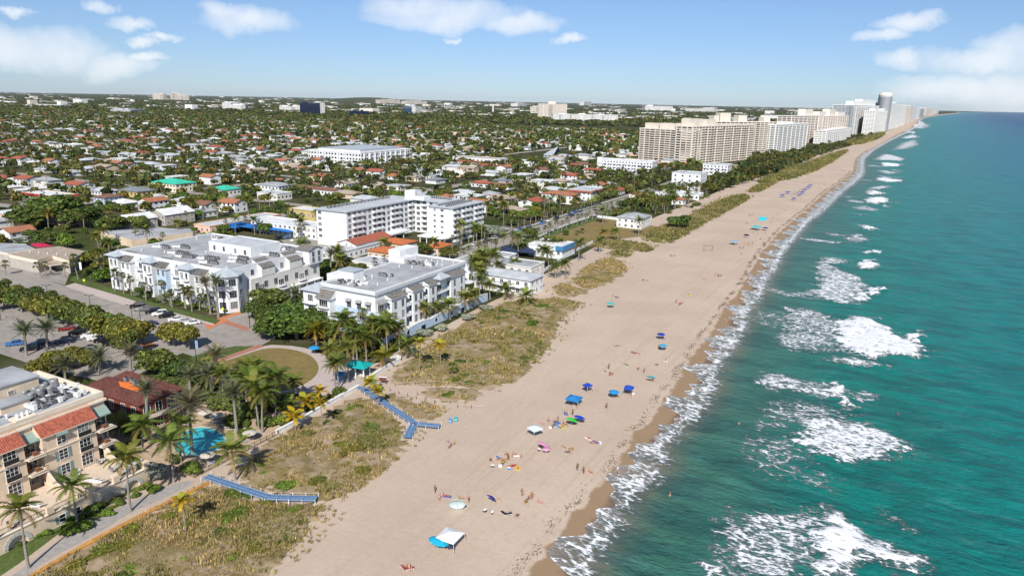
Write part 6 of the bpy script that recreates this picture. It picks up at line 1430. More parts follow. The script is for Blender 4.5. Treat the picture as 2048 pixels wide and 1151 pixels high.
PL = [ # base px, crown px, kind, label
 ((57,1135),(39,1017),'coconut','coconut palm on the promenade at the lower left corner, nearest the camera'),
 ((155,1048),(144,972),'coconut','coconut palm rising from the bright hedge below the hotel terrace'),
 ((261,1022),(252,912),'coconut','tall coconut palm in front of the two right-hand stone arches'),
 ((286,902),(284,852),'coconut','slim coconut palm between the cream hotel and the red villa'),
 ((348,964),(340,884),'coconut','coconut palm between the hotel terrace and the pool'),
 ((362,924),(360,850),'coconut','slender coconut palm at the near left edge of the pool'),
 ((385,906),(378,808),'date','tall date palm with dark trunk reflected at the pool edge'),
 ((297,880),(293,780),'date','big date palm in front of the red villa balcony'),
 ((236,880),(238,848),'coconut','small palm tucked beside the cream hotel north end'),
 ((474,866),(466,790),'date','date palm in a round bed at the far end of the pool'),
 ((471,960),(464,902),'coconut','bushy coconut palm at the pool fence by the dune'),
 ((372,1068),(366,1002),'yellow','lone yellow young palm in the lower dune grass'),
 ((382,791),(377,750),'date','date palm right of the red villa roof'),
 ((413,772),(411,732),'coconut','yellowing coconut palm left of the plaza lawn'),
 ((447,800),(444,748),'coconut','dark green coconut palm below the plaza lawn, first from left'),
 ((485,805),(482,748),'coconut','dark green coconut palm below the plaza lawn, second from left'),
 ((53,711),(49,664),'date','date palm at far left beside the car park, left of two'),
 ((95,698),(93,657),'date','date palm at far left beside the car park, right of two'),
 ((133,772),(128,733),'date','date palm behind the cream hotel roof, left of three'),
 ((200,749),(200,714),'date','date palm behind the cream hotel roof, middle of three'),
 ((262,744),(260,704),'date','date palm behind the cream hotel roof, right of three'),
 ((553,840),(550,754),'coconut','tall coconut palm at the lower edge of the plaza lawn'),
 ((588,806),(588,762),'coconut','coconut palm at the lower right of the plaza lawn'),
 ((525,865),(525,782),'coconut','coconut palm in the pool garden, right of a pair'),
 ((518,859),(506,770),'coconut','coconut palm in the pool garden, left of a pair'),
 ((574,840),(574,812),'coconut','short palm in the pool garden thicket'),
 ((608,830),(608,803),'yellow','yellow young palm beside the low white wall, upper'),
 ((645,856),(641,806),'yellow','yellow palm on the dune side of the white wall'),
 ((640,812),(641,782),'yellow','yellow palm on the plaza side of the white wall'),
 ((591,862),(588,832),'yellow','orange-yellow young palm at the wall, lowest of the yellow ones'),
 ((757,812),(757,783),'yellow','yellow young palm beside the upper blue boardwalk'),
 ((743,790),(741,765),'yellow','small yellow palm at the head of the upper boardwalk'),
 ((671,778),(667,730),'coconut','palm on the plaza walk, left of a pair of trunks'),
 ((677,779),(674,722),'coconut','palm on the plaza walk, right of a pair of trunks'),
 ((697,765),(693,693),'coconut','tall palm left of the green pavilion'),
 ((664,730),(660,697),'coconut','palm beside the blue parasol on the plaza'),
 ((714,718),(712,668),'coconut','palm behind the green pavilion, left of two'),
 ((733,721),(731,676),'coconut','palm behind the green pavilion, right of two'),
 ((766,737),(765,712),'coconut','short golden palm right of the green pavilion'),
 ((769,699),(755,656),'coconut','leaning palm in front of the seaside condo corner'),
 ((799,700),(797,655),'coconut','palm at the south end of the blue garden wall'),
 ((839,743),(841,686),'yellow','yellow double-headed palm in the middle dune'),
 ((882,737),(879,690),'yellow','single yellow palm right of the double-headed one'),
 ((816,715),(813,690),'coconut','small green palm at the edge of the middle dune'),
 ((633,693),(631,660),'coconut','palm with orange dead fronds right of the big fig trees'),
 ((652,690),(648,655),'coconut','palm just right of the orange-fronded one'),
 ((682,700),(676,657),'coconut','palm in the grove south of the condo, centre'),
 ((700,690),(698,652),'coconut','palm in the grove south of the condo, right of centre'),
 ((720,700),(718,660),'coconut','palm in the grove south of the condo, near the pavilion'),
 ((745,705),(742,668),'coconut','palm in the grove between pavilion and condo'),
 ((780,690),(778,652),'coconut','palm close to the condo corner terrace'),
 ((905,752),(905,732),'sabal','low spreading palm lying in the middle dune'),
 ((850,645),(849,614),'coconut','palm inside the blue garden wall, first from the south'),
 ((875,642),(874,616),'coconut','palm inside the blue garden wall, second from the south'),
 ((900,638),(897,610),'coconut','palm inside the blue garden wall, third from the south'),
 ((930,623),(929,593),'coconut','palm inside the blue garden wall, fourth from the south'),
 ((945,616),(945,590),'coconut','palm inside the blue garden wall at its north end'),
 ((757,690),(755,644),'coconut','palm by the condo south windows'),
 ((662,542),(661,508),'date','date palm on the street between the two condos, right'),
 ((607,562),(605,528),'date','date palm on the street between the two condos, left'),
 ((555,578),(554,532),'date','date palm on the east side of the corner condo, first'),
 ((583,571),(581,527),'date','date palm on the east side of the corner condo, second'),
 ((607,566),(608,526),'date','date palm on the east side of the corner condo, third'),
 ((437,634),(431,564),'date','tall date palm at the street corner, middle of three'),
 ((461,620),(462,564),'date','tall date palm at the street corner, right of three'),
 ((421,627),(411,567),'date','tall date palm at the street corner, left of three'),
 ((590,632),(589,588),'date','date palm crown showing through the big fig trees'),
 ((230,583),(228,546),'sabal','cabbage palm at the west end of the corner condo, first'),
 ((248,587),(245,550),'sabal','cabbage palm at the west end of the corner condo, second'),
 ((263,590),(261,558),'sabal','cabbage palm at the west end of the corner condo, third'),
 ((314,592),(312,563),'sabal','cabbage palm before the corner condo, left of a pair'),
 ((324,600),(322,565),'sabal','cabbage palm before the corner condo, right of a pair'),
 ((372,616),(363,575),'sabal','cabbage palm before the blue bay of the corner condo'),
 ((384,622),(380,580),'sabal','cabbage palm next to the blue bay of the corner condo'),
 ((12,550),(10,527),'sabal','cabbage palm at the far left edge of the street'),
 ((82,555),(73,530),'sabal','cabbage palm before the tan shop, left of two'),
 ((92,555),(90,528),'sabal','cabbage palm before the tan shop, right of two'),
 ((150,543),(146,514),'sabal','cabbage palm at the right end of the tan shop'),
 ((203,564),(201,523),'date','grey date palm at the street corner left of the corner condo'),
 ((216,448),(216,420),'coconut','coconut palm right of the great fig tree, tallest'),
 ((181,456),(180,433),'coconut','coconut palm in front of the great fig tree'),
 ((199,454),(198,433),'coconut','coconut palm between the other two by the great fig tree'),
 ((1036,514),(1036,474),'coconut','tall coconut palm behind the beach motel'),
 ((1008,502),(1008,472),'coconut','coconut palm left of the navy tents'),
 ((1068,503),(1068,474),'coconut','coconut palm right of the navy tents'),
 ((1092,505),(1091,480),'coconut','coconut palm in front of the beach bar, left'),
 ((1107,506),(1107,482),'coconut','coconut palm in front of the beach bar, middle'),
 ((1122,505),(1122,482),'coconut','coconut palm in front of the beach bar, right'),
 ((1088,538),(1086,500),'coconut','ragged palm at the north end of the beach motel, left'),
 ((1097,537),(1095,505),'coconut','ragged palm at the north end of the beach motel, right'),
 ((1157,524),(1159,487),'coconut','lone coconut palm on the sand beside the white wall'),
 ((1199,506),(1199,482),'coconut','coconut palm at the tip of the white wall on the sand'),
 ((1111,557),(1109,532),'coconut','coconut palm on the sand path, left of two'),
 ((1130,553),(1129,528),'coconut','coconut palm on the sand path, right of two'),
 ((1236,480),(1230,462),'coconut','palm in the leaning clump by the dry lot'),
 ((1277,470),(1279,441),'coconut','tattered palm beside the white beach house'),
 ((1208,479),(1208,464),'coconut','small golden palm on the dry lot edge'),
 ((1165,484),(1164,462),'sabal','cabbage palm on the dry lot, right of two'),
 ((1155,484),(1154,466),'sabal','cabbage palm on the dry lot, left of two'),
 ((1052,612),(1052,592),'coconut','stocky palm on the dune north of the condo wall'),
 ((1012,598),(1010,579),'coconut','palm beside the teal pool wall'),
 ((960,547),(958,508),'coconut','palm between condo and beach motel, farthest'),
 ((955,562),(953,524),'coconut','palm between condo and beach motel, middle'),
 ((964,582),(963,545),'coconut','palm between condo and beach motel, nearest'),
 ((1029,552),(1029,527),'coconut','bright palm in front of the beach motel balcony'),
 ((997,562),(996,530),'coconut','slim palm left of the beach motel balcony'),
 ((980,598),(978,570),'coconut','palm in the garden north of the blue wall'),
 ((872,498),(868,482),'coconut','palm in the orange-tiled motel court, right'),
 ((770,505),(768,484),'coconut','palm in the orange-tiled motel court, left'),
 ((700,506),(702,490),'coconut','palm beside the dark red hall'),
]
for b_, c_, k_, l_ in PL: palm_px(b_, c_, k_, l_, col=(1.5,1.05,.5) if 'golden' in l_ or 'yellowing' in l_ or 'orange dead' in l_ else None)
# ---- named broadleaf trees (crown centre px, crown radius px, kind)
def tree_px(px, py, rpx, kind, label, q='hi', hfac=1.0, name='leafy_tree', group=None, zc=None):
    z = zc or 4.0; x, y = G(px, py, z); d = math.hypot(x, y, CAMH); r = rpx*d/FPX
    return tree(x, y, max(z + r*.55*hfac, r*.9), r, kind, q, name, label, group)
for px_, py_, r_, k_, l_ in [
 (515,612,36,'mid','round tree at the street edge, left of the big corner group'),(572,628,48,'ficus','broad dark tree in the centre of the big corner group'),(648,662,26,'mid','tree between the corner group and the palm grove'),
 (545,602,48,'mid','broad fig tree at the street corner, rear left of the big group'),(600,606,40,'ficus','broad fig tree at the rear right of the big corner group'),
 (545,645,50,'ficus','big dark fig tree overhanging the road, left of the corner group'),(592,652,58,'ficus','largest fig tree of the corner group beside the plaza'),(630,632,42,'ficus','fig tree at the right of the corner group'),
 (318,722,44,'mid','sea grape tree between car park and red villa'),(352,730,30,'ficus','darker sea grape beside the plaza verge'),
 (60,440,46,'ficus','great fig tree at left, left lobe'),(112,432,62,'ficus','great spreading fig tree at the left, centre'),(160,440,42,'ficus','great fig tree at left, right lobe'),(85,418,40,'grey','brownish tree behind the great fig tree'),
 (720,545,30,'mid','clipped tree mass north of the seaside condo, left'),(760,548,30,'mid','clipped tree mass north of the seaside condo, right'),
 (1355,443,26,'ficus','rounded sea grape bush right of the white beach house'),(1250,430,20,'mid','tree behind the white beach house'),
 (235,447,28,'mid','tree behind the yellow motel, left'),(275,445,22,'mid','tree behind the yellow motel, right'),(180,512,26,'olive','tree behind the date palm at the street end'),(215,520,22,'olive','tree left of the corner condo turret'),
 (960,458,20,'mid','round tree on the hotel lawn'),(985,460,24,'grey','grey-leaved tree beside the shore road'),(895,500,22,'olive','tree by the motel court car park'),(1060,462,20,'ficus','dark tree on the shore road verge'),
 (385,400,24,'olive','tree in front of the teal roofs'),(700,640,24,'olive','rust-tinged tree in the palm grove')]: tree_px(px_, py_, r_, k_, l_)
ORD = ['first','second','third','fourth','fifth','sixth','seventh','eighth','ninth','tenth','eleventh','twelfth','thirteenth','fourteenth']
for i, (px_, py_, r_) in enumerate([(5,592,26),(38,598,30),(70,604,30),(100,612,30),(128,622,30),(158,632,30),(185,640,30),(212,650,32),(240,655,34),(268,660,30),(345,662,30),(375,668,34)]):
    tree_px(px_, py_-6, r_*rnd.uniform(.85, 1.3), rnd.choice(('olive','olive','mid')), f'spreading leafy tree, {ORD[i]} from the left in the median row', group='trees along the car park median', zc=5.5)
for i, (px_, py_, r_) in enumerate([(-10,575,28),(28,580,28),(62,588,28),(98,596,26),(140,610,26),(176,622,26),(225,640,26),(252,676,24)]):
    tree_px(px_, py_, r_*rnd.uniform(.9, 1.2), rnd.choice(('olive','mid')), f'leafy tree in the rear line of the median, {ORD[i]} from the left', group='trees along the car park median', zc=5.5)
for i, (px_, py_, r_) in enumerate([(35,750,30),(75,735,34),(110,715,34),(145,705,30),(178,712,24)]):
    tree_px(px_, py_, r_, 'olive', f'olive tree behind the cream hotel, {ORD[i]} from the left', group='trees behind the cream hotel', zc=4)
# ---- shrubs
def shrub(x, y, r, h, kind, label, name='shrub', group=None, q='md', z=0):
    o = tree(x, y, h, r, kind, q, name, label, group, 'shrub', trunk=False, z=z)
    ch = o.children[0]; ch.location = (0, 0, h*.45); ch.scale = (r, r, h*.8); return o
def shrub_px(px, py, rpx, kind, label, name='shrub', hf=.8, group=None, q='hi'):
    x, y = G(px, py); r = rpx*math.hypot(x, y, CAMH)/FPX; return shrub(x, y, r, r*hf, kind, label, name, group, q)
for px_, py_, r_, k_, l_, hf in [
 (316,958,26,'grey','silvery shrub at the corner of the hotel terrace',1.3),(308,982,16,'bright','bright green shrub below the silvery one',.9),(383,945,22,'bright','rounded green hedge at the near side of the pool',.8),(352,925,14,'mid','shrub between hotel terrace and pool',1.3),
 (180,1030,18,'mid','leafy shrub beside the left of the twin arches',1.1),(215,1030,14,'bright','low hedge below the twin arches',.7),(140,1065,20,'bright','bright hedge along the promenade, left',.6),(170,1055,20,'bright','bright hedge along the promenade, right',.6),
 (790,668,18,'mid','dark shrub at the south end of the blue garden wall',.9),(850,672,20,'grey','silver buttonwood shrub outside the blue garden wall, south',.8),(882,662,17,'grey','silver buttonwood shrub outside the blue garden wall, middle',.8),(935,640,18,'grey','silver shrub outside the blue garden wall, north',.7),(975,620,20,'grey','wide silver shrub on the dune by the wall end',.5),
 (470,852,30,'mid','sea grape thicket behind the pool loungers',.7),(500,835,34,'mid','sea grape thicket in the pool garden',.7),(440,815,30,'mid','thicket between villa and plaza palms',.8),(540,850,24,'bright','leafy garden hedge behind the white wall',.6),(495,870,20,'bright','bright shrub at the corner of the pool terrace',.7),(410,800,22,'ficus','dark hedge right of the red villa',.9),
 (620,815,26,'mid','dark planting along the white plaza wall',.5),(670,795,18,'olive','low planting at the plaza wall end',.4)]: shrub_px(px_, py_, r_, k_, l_, hf=hf)
for i, (px_, py_) in enumerate([(281,587),(290,583),(300,592),(318,598),(336,597),(357,600),(400,614),(412,618)]):
    shrub_px(px_, py_, 10 if i % 2 else 12, ('mid','grey')[i % 2], f'{("round green","clipped grey")[i % 2]} shrub, {ORD[i]} from the left before the corner condo', group='shrubs before the corner condo', hf=1.1, q='md')
for i, (px_, py_, r_, k_) in enumerate([(740,860,28,'mid'),(690,885,20,'bright'),(610,895,16,'bright'),(575,972,24,'bright'),(715,832,16,'mid'),(640,870,18,'olive'),(470,1035,34,'bright'),(330,1130,26,'mid'),(520,1105,18,'olive'),(920,725,18,'mid'),(905,762,16,'bright'),(1000,640,24,'mid'),(1060,650,22,'bright'),(940,765,16,'bright'),(1010,625,18,'ficus'),(1040,668,16,'mid'),(900,790,18,'bright'),(1085,615,22,'bright'),(1025,690,16,'olive'),(960,700,18,'mid')]):
    shrub_px(px_, py_, r_, k_, f'low sprawling dune shrub, {i+1} of the green patches counted inland from the camera', 'dune_shrub', hf=.32, group='green shrubs in the dunes')

# thickets of the pool garden, the plaza edge and the grove south of the condo
EXTRA = []
def fill(poly, n, what, kinds, h, gname, look):
    g = GP(poly); ga = np.array(g); k = 0
    while k < n:
        x, y = rnd.uniform(*(ga[:, 0].min(), ga[:, 0].max())), rnd.uniform(*(ga[:, 1].min(), ga[:, 1].max()))
        if not inside(np.array([[x, y]]), g)[0]: continue
        k += 1; kd = rnd.choice(kinds)
        if what == 'palm': EXTRA.append((palm(x, y, x+rnd.uniform(-1, 1), y+rnd.uniform(-1, 1), rnd.uniform(*h), kd, 'x', gname), {'coconut': 'coconut palm', 'date': 'date palm', 'sabal': 'cabbage palm'}[kd] + look))
        else: r = rnd.uniform(*h); EXTRA.append((shrub(x, y, r, r*rnd.uniform(.7, 1.2), kd, 'x', 'shrub', gname), {'mid': 'mid-green', 'ficus': 'dark green', 'bright': 'bright green', 'olive': 'olive', 'grey': 'silvery'}[kd] + ' shrub' + look))
fill([(400,770),(470,770),(560,800),(600,825),(545,862),(490,830),(420,800)], 13, 'palm', ('coconut','coconut','date'), (5, 9), 'palms of the pool garden', ' of the pool garden')
fill([(400,770),(470,770),(560,800),(690,785),(560,862),(500,860),(420,805)], 46, 'shrub', ('mid','ficus','ficus','bright'), (1.2, 2.6), 'thicket of the pool garden', ' of the pool garden thicket')
fill([(640,650),(790,655),(800,700),(740,730),(690,720),(650,690)], 16, 'palm', ('coconut','coconut','sabal'), (5, 9.5), 'palm grove south of the condo', ' of the grove')
fill([(640,650),(800,660),(800,705),(740,730),(690,720),(645,700)], 34, 'shrub', ('mid','ficus','olive'), (1.2, 2.8), 'understorey of the palm grove', ' of the grove')
fill([(235,585),(300,600),(440,638),(470,610),(400,600),(250,572)], 40, 'shrub', ('mid','ficus','grey','bright'), (.9, 1.9), 'planting before the corner condo', ' before the corner condo')
fill([(235,590),(300,606),(430,632),(430,620),(300,592)], 7, 'palm', ('sabal',), (4, 6.5), 'planting before the corner condo', ' before the corner condo')
fill([(620,545),(690,520),(720,515),(690,545),(640,565)], 8, 'palm', ('sabal','coconut'), (4.5, 8), 'palms between the two condos', ' between the two condos')
fill([(940,560),(985,520),(1000,560),(985,590),(955,600)], 10, 'palm', ('coconut',), (5, 9), 'palms north of the seaside condo', ' north of the seaside condo')
fill([(940,560),(985,540),(985,590),(960,605)], 16, 'shrub', ('mid','ficus','bright'), (1, 2.2), 'planting north of the seaside condo', ' north of the seaside condo')
fill([(300,755),(370,745),(400,770),(370,790),(345,780)], 12, 'shrub', ('mid','ficus'), (1.4, 2.6), 'planting by the red villa', ' by the red villa')
fill([(215,800),(262,850),(300,900),(262,905),(230,860)], 10, 'shrub', ('mid','ficus'), (.9, 1.6), 'planting between hotel and villa', ' between hotel and villa')
fill([(40,1090),(130,1060),(200,1035),(290,985),(300,970),(200,1012),(120,1045),(50,1075)], 22, 'shrub', ('bright','mid','bright'), (.7, 1.2), 'hedge below the hotel terrace', ' of the terrace hedge')
fill([(1190,425),(1240,405),(1330,385),(1400,392),(1395,412),(1330,432),(1300,425),(1240,420)], 34, 'palm', ('coconut','sabal','coconut'), (4, 8), 'palms behind the white beach house', ' of the shore thicket')
fill([(1190,425),(1240,405),(1330,385),(1420,392),(1395,416),(1330,440),(1300,425),(1240,420)], 34, 'shrub', ('mid','ficus','olive'), (1.6, 3.4), 'thicket behind the white beach house', ' of the shore thicket')
fill([(150,535),(225,520),(230,560),(190,565)], 16, 'shrub', ('mid','ficus','olive'), (1.2, 2.6), 'planting at the shop corner', ' at the shop corner')
fill([(640,545),(700,520),(790,535),(770,550),(680,560)], 22, 'shrub', ('mid','ficus','olive'), (1.4, 2.8), 'planting behind the seaside condo', ' of the back hedge')
for _z, _n in (('lower', 26), ('middle', 26), ('upper', 34)):
    _poly = {'lower': [(120,1140),(300,1040),(440,980),(600,1015),(600,1060),(520,1130),(300,1200)], 'middle': [(470,955),(570,880),(715,800),(790,860),(760,930),(680,980),(560,975)], 'upper': [(800,745),(900,670),(1010,615),(1100,605),(1080,680),(1040,735),(980,768),(860,765)]}[_z]
    fill(_poly, _n, 'shrub', ('bright','mid','olive','olive'), (.7, 2.4), 'low scrub in the dunes', f' in the {_z} dune')
    for o, l_ in EXTRA[-_n:]: o.children[0].scale.z *= .42; o.children[0].location.z = .45
# ------------------------------------------------------------------ dune zones: ground, grass
DUNE = {
 'lower': [(30,1175),(180,1086),(300,1026),(440,958),(520,1002),(636,1006),(652,1014),(640,1046),(606,1076),(570,1108),(525,1160),(480,1230),(0,1230)],
 'middle': [(440,950),(560,870),(720,785),(765,815),(818,858),(818,880),(802,910),(778,938),(745,962),(702,986),(662,1002),(630,996),(540,985)],
 'path': [(760,785),(815,795),(885,815),(878,838),(850,846),(812,838),(780,815)],
 'island': [(832,788),(860,776),(905,772),(960,780),(968,790),(950,802),(900,806),(855,797)],
 'upper': [(772,768),(800,730),(840,700),(900,660),(950,628),(1010,604),(1060,598),(1110,594),(1172,606),(1150,618),(1122,640),(1108,680),(1082,715),(1050,752),(1005,776),(960,780),(900,770),(840,772)],
 'north_a': [(1140,562),(1160,540),(1195,520),(1225,512),(1240,520),(1264,540),(1232,560),(1200,574),(1165,580)],
 'north_b': [(1098,580),(1128,562),(1165,578),(1186,582),(1160,592),(1120,595)],
 'north_c': [(1218,502),(1245,498),(1272,504),(1255,515),(1225,514)],
 'north_d': [(1180,492),(1215,480),(1265,482),(1312,494),(1300,506),(1250,498),(1200,498)],
 'north_e': [(1285,478),(1310,455),(1350,445),(1400,420),(1440,400),(1480,388),(1502,392),(1490,405),(1450,425),(1420,440),(1385,462),(1355,480),(1315,488)],
 'north_f': [(1490,384),(1530,362),(1560,358),(1538,376),(1510,386)], 'north_g': [(1500,368),(1560,345),(1620,325),(1690,300),(1698,302),(1650,332),(1600,352),(1565,362)],
 'north_h': [(1660,290),(1700,284),(1760,266),(1772,268),(1740,284),(1700,292)]}
m = bpy.data.materials.new('dune_ground'); m.use_nodes = True; t = m.node_tree; b = t.nodes['Principled BSDF']; b.inputs['Roughness'].default_value = .95; b.inputs['Specular IOR Level'].default_value = .1
O = N(t, 'ShaderNodeTexCoord').outputs['Object']
c = rgbmix(t, sstep(t, nz_(t, O, .28, 7, .68), .44, .60), (.40,.30,.205), (.24,.18,.085)); c = rgbmix(t, M_(t, 'MULTIPLY', sstep(t, nz_(t, O, .09, 5, .6), .45, .62), .75), c, (.20,.165,.06))
t.links.new(c, b.inputs['Base Color']); bp = N(t, 'ShaderNodeBump', inp={'Strength': .8, 'Distance': .4}); t.links.new(nz_(t, O, 1.1, 6, .7), bp.inputs['Height']); t.links.new(bp.outputs[0], b.inputs['Normal']); MATS['dune_ground'] = m
def vnoise(P, s, seed=0):
    r = np.random.default_rng(seed); out = 0
    for k in range(5):
        a = r.uniform(0, 6.28); f = s*(1.7**k); out = out + np.sin(P[:, 0]*f*math.cos(a) + P[:, 1]*f*math.sin(a) + r.uniform(0, 6.28) + 1.3*np.sin(P[:, 1]*f*.7 + k))*.8**k
    return out/2.2
KEEP = [GP([(405,948),(440,958),(545,1000),(640,998),(640,1012),(530,1010),(412,968)]), GP([(715,772),(735,772),(835,850),(826,884),(808,880),(815,852),(718,785)])]
for nm, poly in DUNE.items():
    g = smooth_poly(GP(poly), 2); ga = np.array(g); cx_, cy_ = ga.mean(0); d0 = math.hypot(cx_, cy_)
    # dune body: gently mounded sheet that tapers into the sand with a ragged edge
    step = .9 if d0 < 260 else d0/220; xs = np.arange(ga[:, 0].min()-3, ga[:, 0].max()+3, step); ys = np.arange(ga[:, 1].min()-3, ga[:, 1].max()+3, step)
    XX, YY = np.meshgrid(xs, ys, indexing='ij'); P = np.stack([XX.ravel(), YY.ravel()], 1); ins = inside(P, g); dd_ = segdist(P, g)*np.where(ins, 1, -1) + vnoise(P, .6, 3)*1.2 + vnoise(P, 1.9, 4)*.6
    z = np.where(dd_ > 0, .10 + .9*np.clip(dd_/9, 0, 1)*(.6+.4*vnoise(P, .25, 5)), -.25).reshape(XX.shape)
    nx, ny = XX.shape; okv = (dd_ > -step*1.2); F = gridfaces(nx, ny); F = F[okv[F].all(1)]
    if len(F): place('dune', npmesh('dune', np.stack([XX.ravel(), YY.ravel(), z.ravel()], 1), F, 'dune_ground', smooth=True), kind='structure')
    # grass
    area = 0.5*abs(np.dot(ga[:, 0], np.roll(ga[:, 1], 1)) - np.dot(ga[:, 1], np.roll(ga[:, 0], 1)))
    dens = 5.5 if d0 < 200 else (3.0 if d0 < 330 else .8*(400/d0)); n = int(min(area*dens, 16000)); bs = 1.0 if d0 < 200 else (1.25 if d0 < 330 else 2.2*d0/400)
    Pq = np.stack([nrg.uniform(ga[:, 0].min(), ga[:, 0].max(), n*3), nrg.uniform(ga[:, 1].min(), ga[:, 1].max(), n*3)], 1)
    d__ = segdist(Pq, g); Pq = Pq[inside(Pq, g) | ((d__ < 4) & (nrg.random(len(Pq)) < .30*(1-d__/4)))][:n]; cov = vnoise(Pq, .22, 9) + .6*vnoise(Pq, .8, 12); e_ = segdist(Pq, g)
    if d0 < 330: Pq = Pq[(cov > (-.75 if nm == 'lower' else -.22) + .5*(e_ < 2.0)) ]
    for kp in KEEP: Pq = Pq[~inside(Pq, kp)]
    n = len(Pq)
    if n < 3: continue
    dq = segdist(Pq, g); zq = .10 + .75*np.clip(dq/9, 0, 1)*.7; nb = 6
    az = nrg.uniform(0, 6.28, (n, nb)); ln = nrg.uniform(.3, .75, (n, nb))*bs; ti = nrg.uniform(.25, .95, (n, nb)); w = .075*bs
    base = np.stack([Pq[:, 0], Pq[:, 1], zq], 1)[:, None, :] + np.stack([nrg.normal(0, .16*bs, (n, nb)), nrg.normal(0, .16*bs, (n, nb)), np.zeros((n, nb))], 2)
    dirv = np.stack([np.cos(az)*np.sin(ti), np.sin(az)*np.sin(ti), np.cos(ti)], 2); sd = np.stack([-np.sin(az), np.cos(az), 0*az], 2)*w
    V = np.stack([base-sd, base+sd, base+dirv*ln[..., None]], 2).reshape(-1, 3); F = np.arange(n*nb*3).reshape(-1, 3)
    hue = np.clip(.60 + .5*vnoise(Pq, .12, 21) + nrg.normal(0, .15, n), 0, 1)[:, None]; c0, c1, c2 = np.array((.46,.325,.145)), np.array((.34,.265,.095)), np.array((.17,.175,.042))
    cl = np.where(hue < .5, c0 + (c1-c0)*hue*2, c1 + (c2-c1)*(hue*2-1)); T = np.repeat(cl*np.exp(nrg.normal(0, .3, (n, 1))), nb, 0)*nrg.uniform(.6, 1.4, (n*nb, 1))
    if d0 > 300: T = T*np.array([.72, .80, .74])
    o = place('dune_grass', npmesh('dune_grass', V, F, 'grass_blade', T), kind='stuff'); tag(o, 'straw and olive dune grass growing on the sand', 'grass')

# ------------------------------------------------------------------ street and garden palms and trees filling the grid: nearest ones as individuals
cand = []
def visible(x, y, z=4): p = PX(x, y, z); return -30 < p[0] < 2080 and p[1] < 700
def scatter(n, y0, y1, rad):
    out = []
    for _ in range(n):
        y = math.sqrt(rnd.uniform(y0*y0, y1*y1)); x = -rnd.uniform(150, 2.2*y1)
        if x < -2.2*y-40 or not visible(x, y) or blocked(x, y, .5): continue
        out.append((x, y))
    return out
near = scatter(2600, 130, 430, 0); near += [(-182.7, y) for y in np.arange(222, 470, 7.5)] + [(-160.5 + rnd.uniform(-2, 2), y) for y in np.arange(218, 620, 6.5)] + [(-165, y) for y in np.arange(165, 300, 8)] + [(-316+rnd.uniform(-1, 1), y) for y in np.arange(210, 420, 11)]
near = [p for p in near if not (-166 > p[0] > -180.5 and p[1] > 128) and not (p[0] > -126)]
near.sort(key=lambda p: math.hypot(*p)); grid = {}; kept = []
for (x, y) in near:
    k = (int(x//4.5), int(y//4.5))
    if k in grid: continue
    grid[k] = 1; kept.append((x, y))
np_, nt_ = 0, 0; overflow = []; MASS = []
for (x, y) in kept:
    street = abs(x+182.7) < .5 or -166 < x < -157
    if (street or rnd.random() < .42) and np_ < 185:
        np_ += 1; k = 'sabal' if street or rnd.random() < .55 else 'coconut'; h = rnd.uniform(4, 7) if k == 'sabal' else rnd.uniform(5, 10)
        MASS.append(('palm', k, palm(x, y, x+rnd.uniform(-.8, .8), y+rnd.uniform(-.8, .8), h, k, 'x', 'palms on the shore road verges' if street else 'garden palms between inland houses'), 'shore road verge' if street else 'inland gardens'))
    elif not street and nt_ < 225:
        nt_ += 1; k = rnd.choice(('mid','mid','olive','ficus','ficus','bright')); r = rnd.uniform(2.2, 5.2); MASS.append(('tree', k, tree(x, y, r*rnd.uniform(1.1, 1.7), r, k, 'md', 'leafy_tree', 'x', 'garden trees between inland houses'), 'inland gardens'))
    else: overflow.append((x, y))
def nth(i): return f'{i}{"th" if 10 <= i % 100 <= 20 else {1:"st",2:"nd",3:"rd"}.get(i % 10, "th")}'
KW = {'sabal': 'fan-leaved cabbage palm', 'coconut': 'feathery coconut palm', 'mid': 'mid-green leafy tree', 'olive': 'olive-green leafy tree', 'ficus': 'dark green leafy tree', 'bright': 'bright green leafy tree'}
groups_ = {}
for kind_, k, o, where in MASS: groups_.setdefault((k, where), []).append(o)
for (k, where), L_ in groups_.items():
    L_.sort(key=lambda o: PX(o.location.x, o.location.y)[0])
    for i, o in enumerate(L_): o['label'] = f'{KW[k]}, {nth(i+1)} from the left of its kind on the {where}' if 'verge' in where else f'{KW[k]}, {nth(i+1)} from the left of its kind in the {where}'
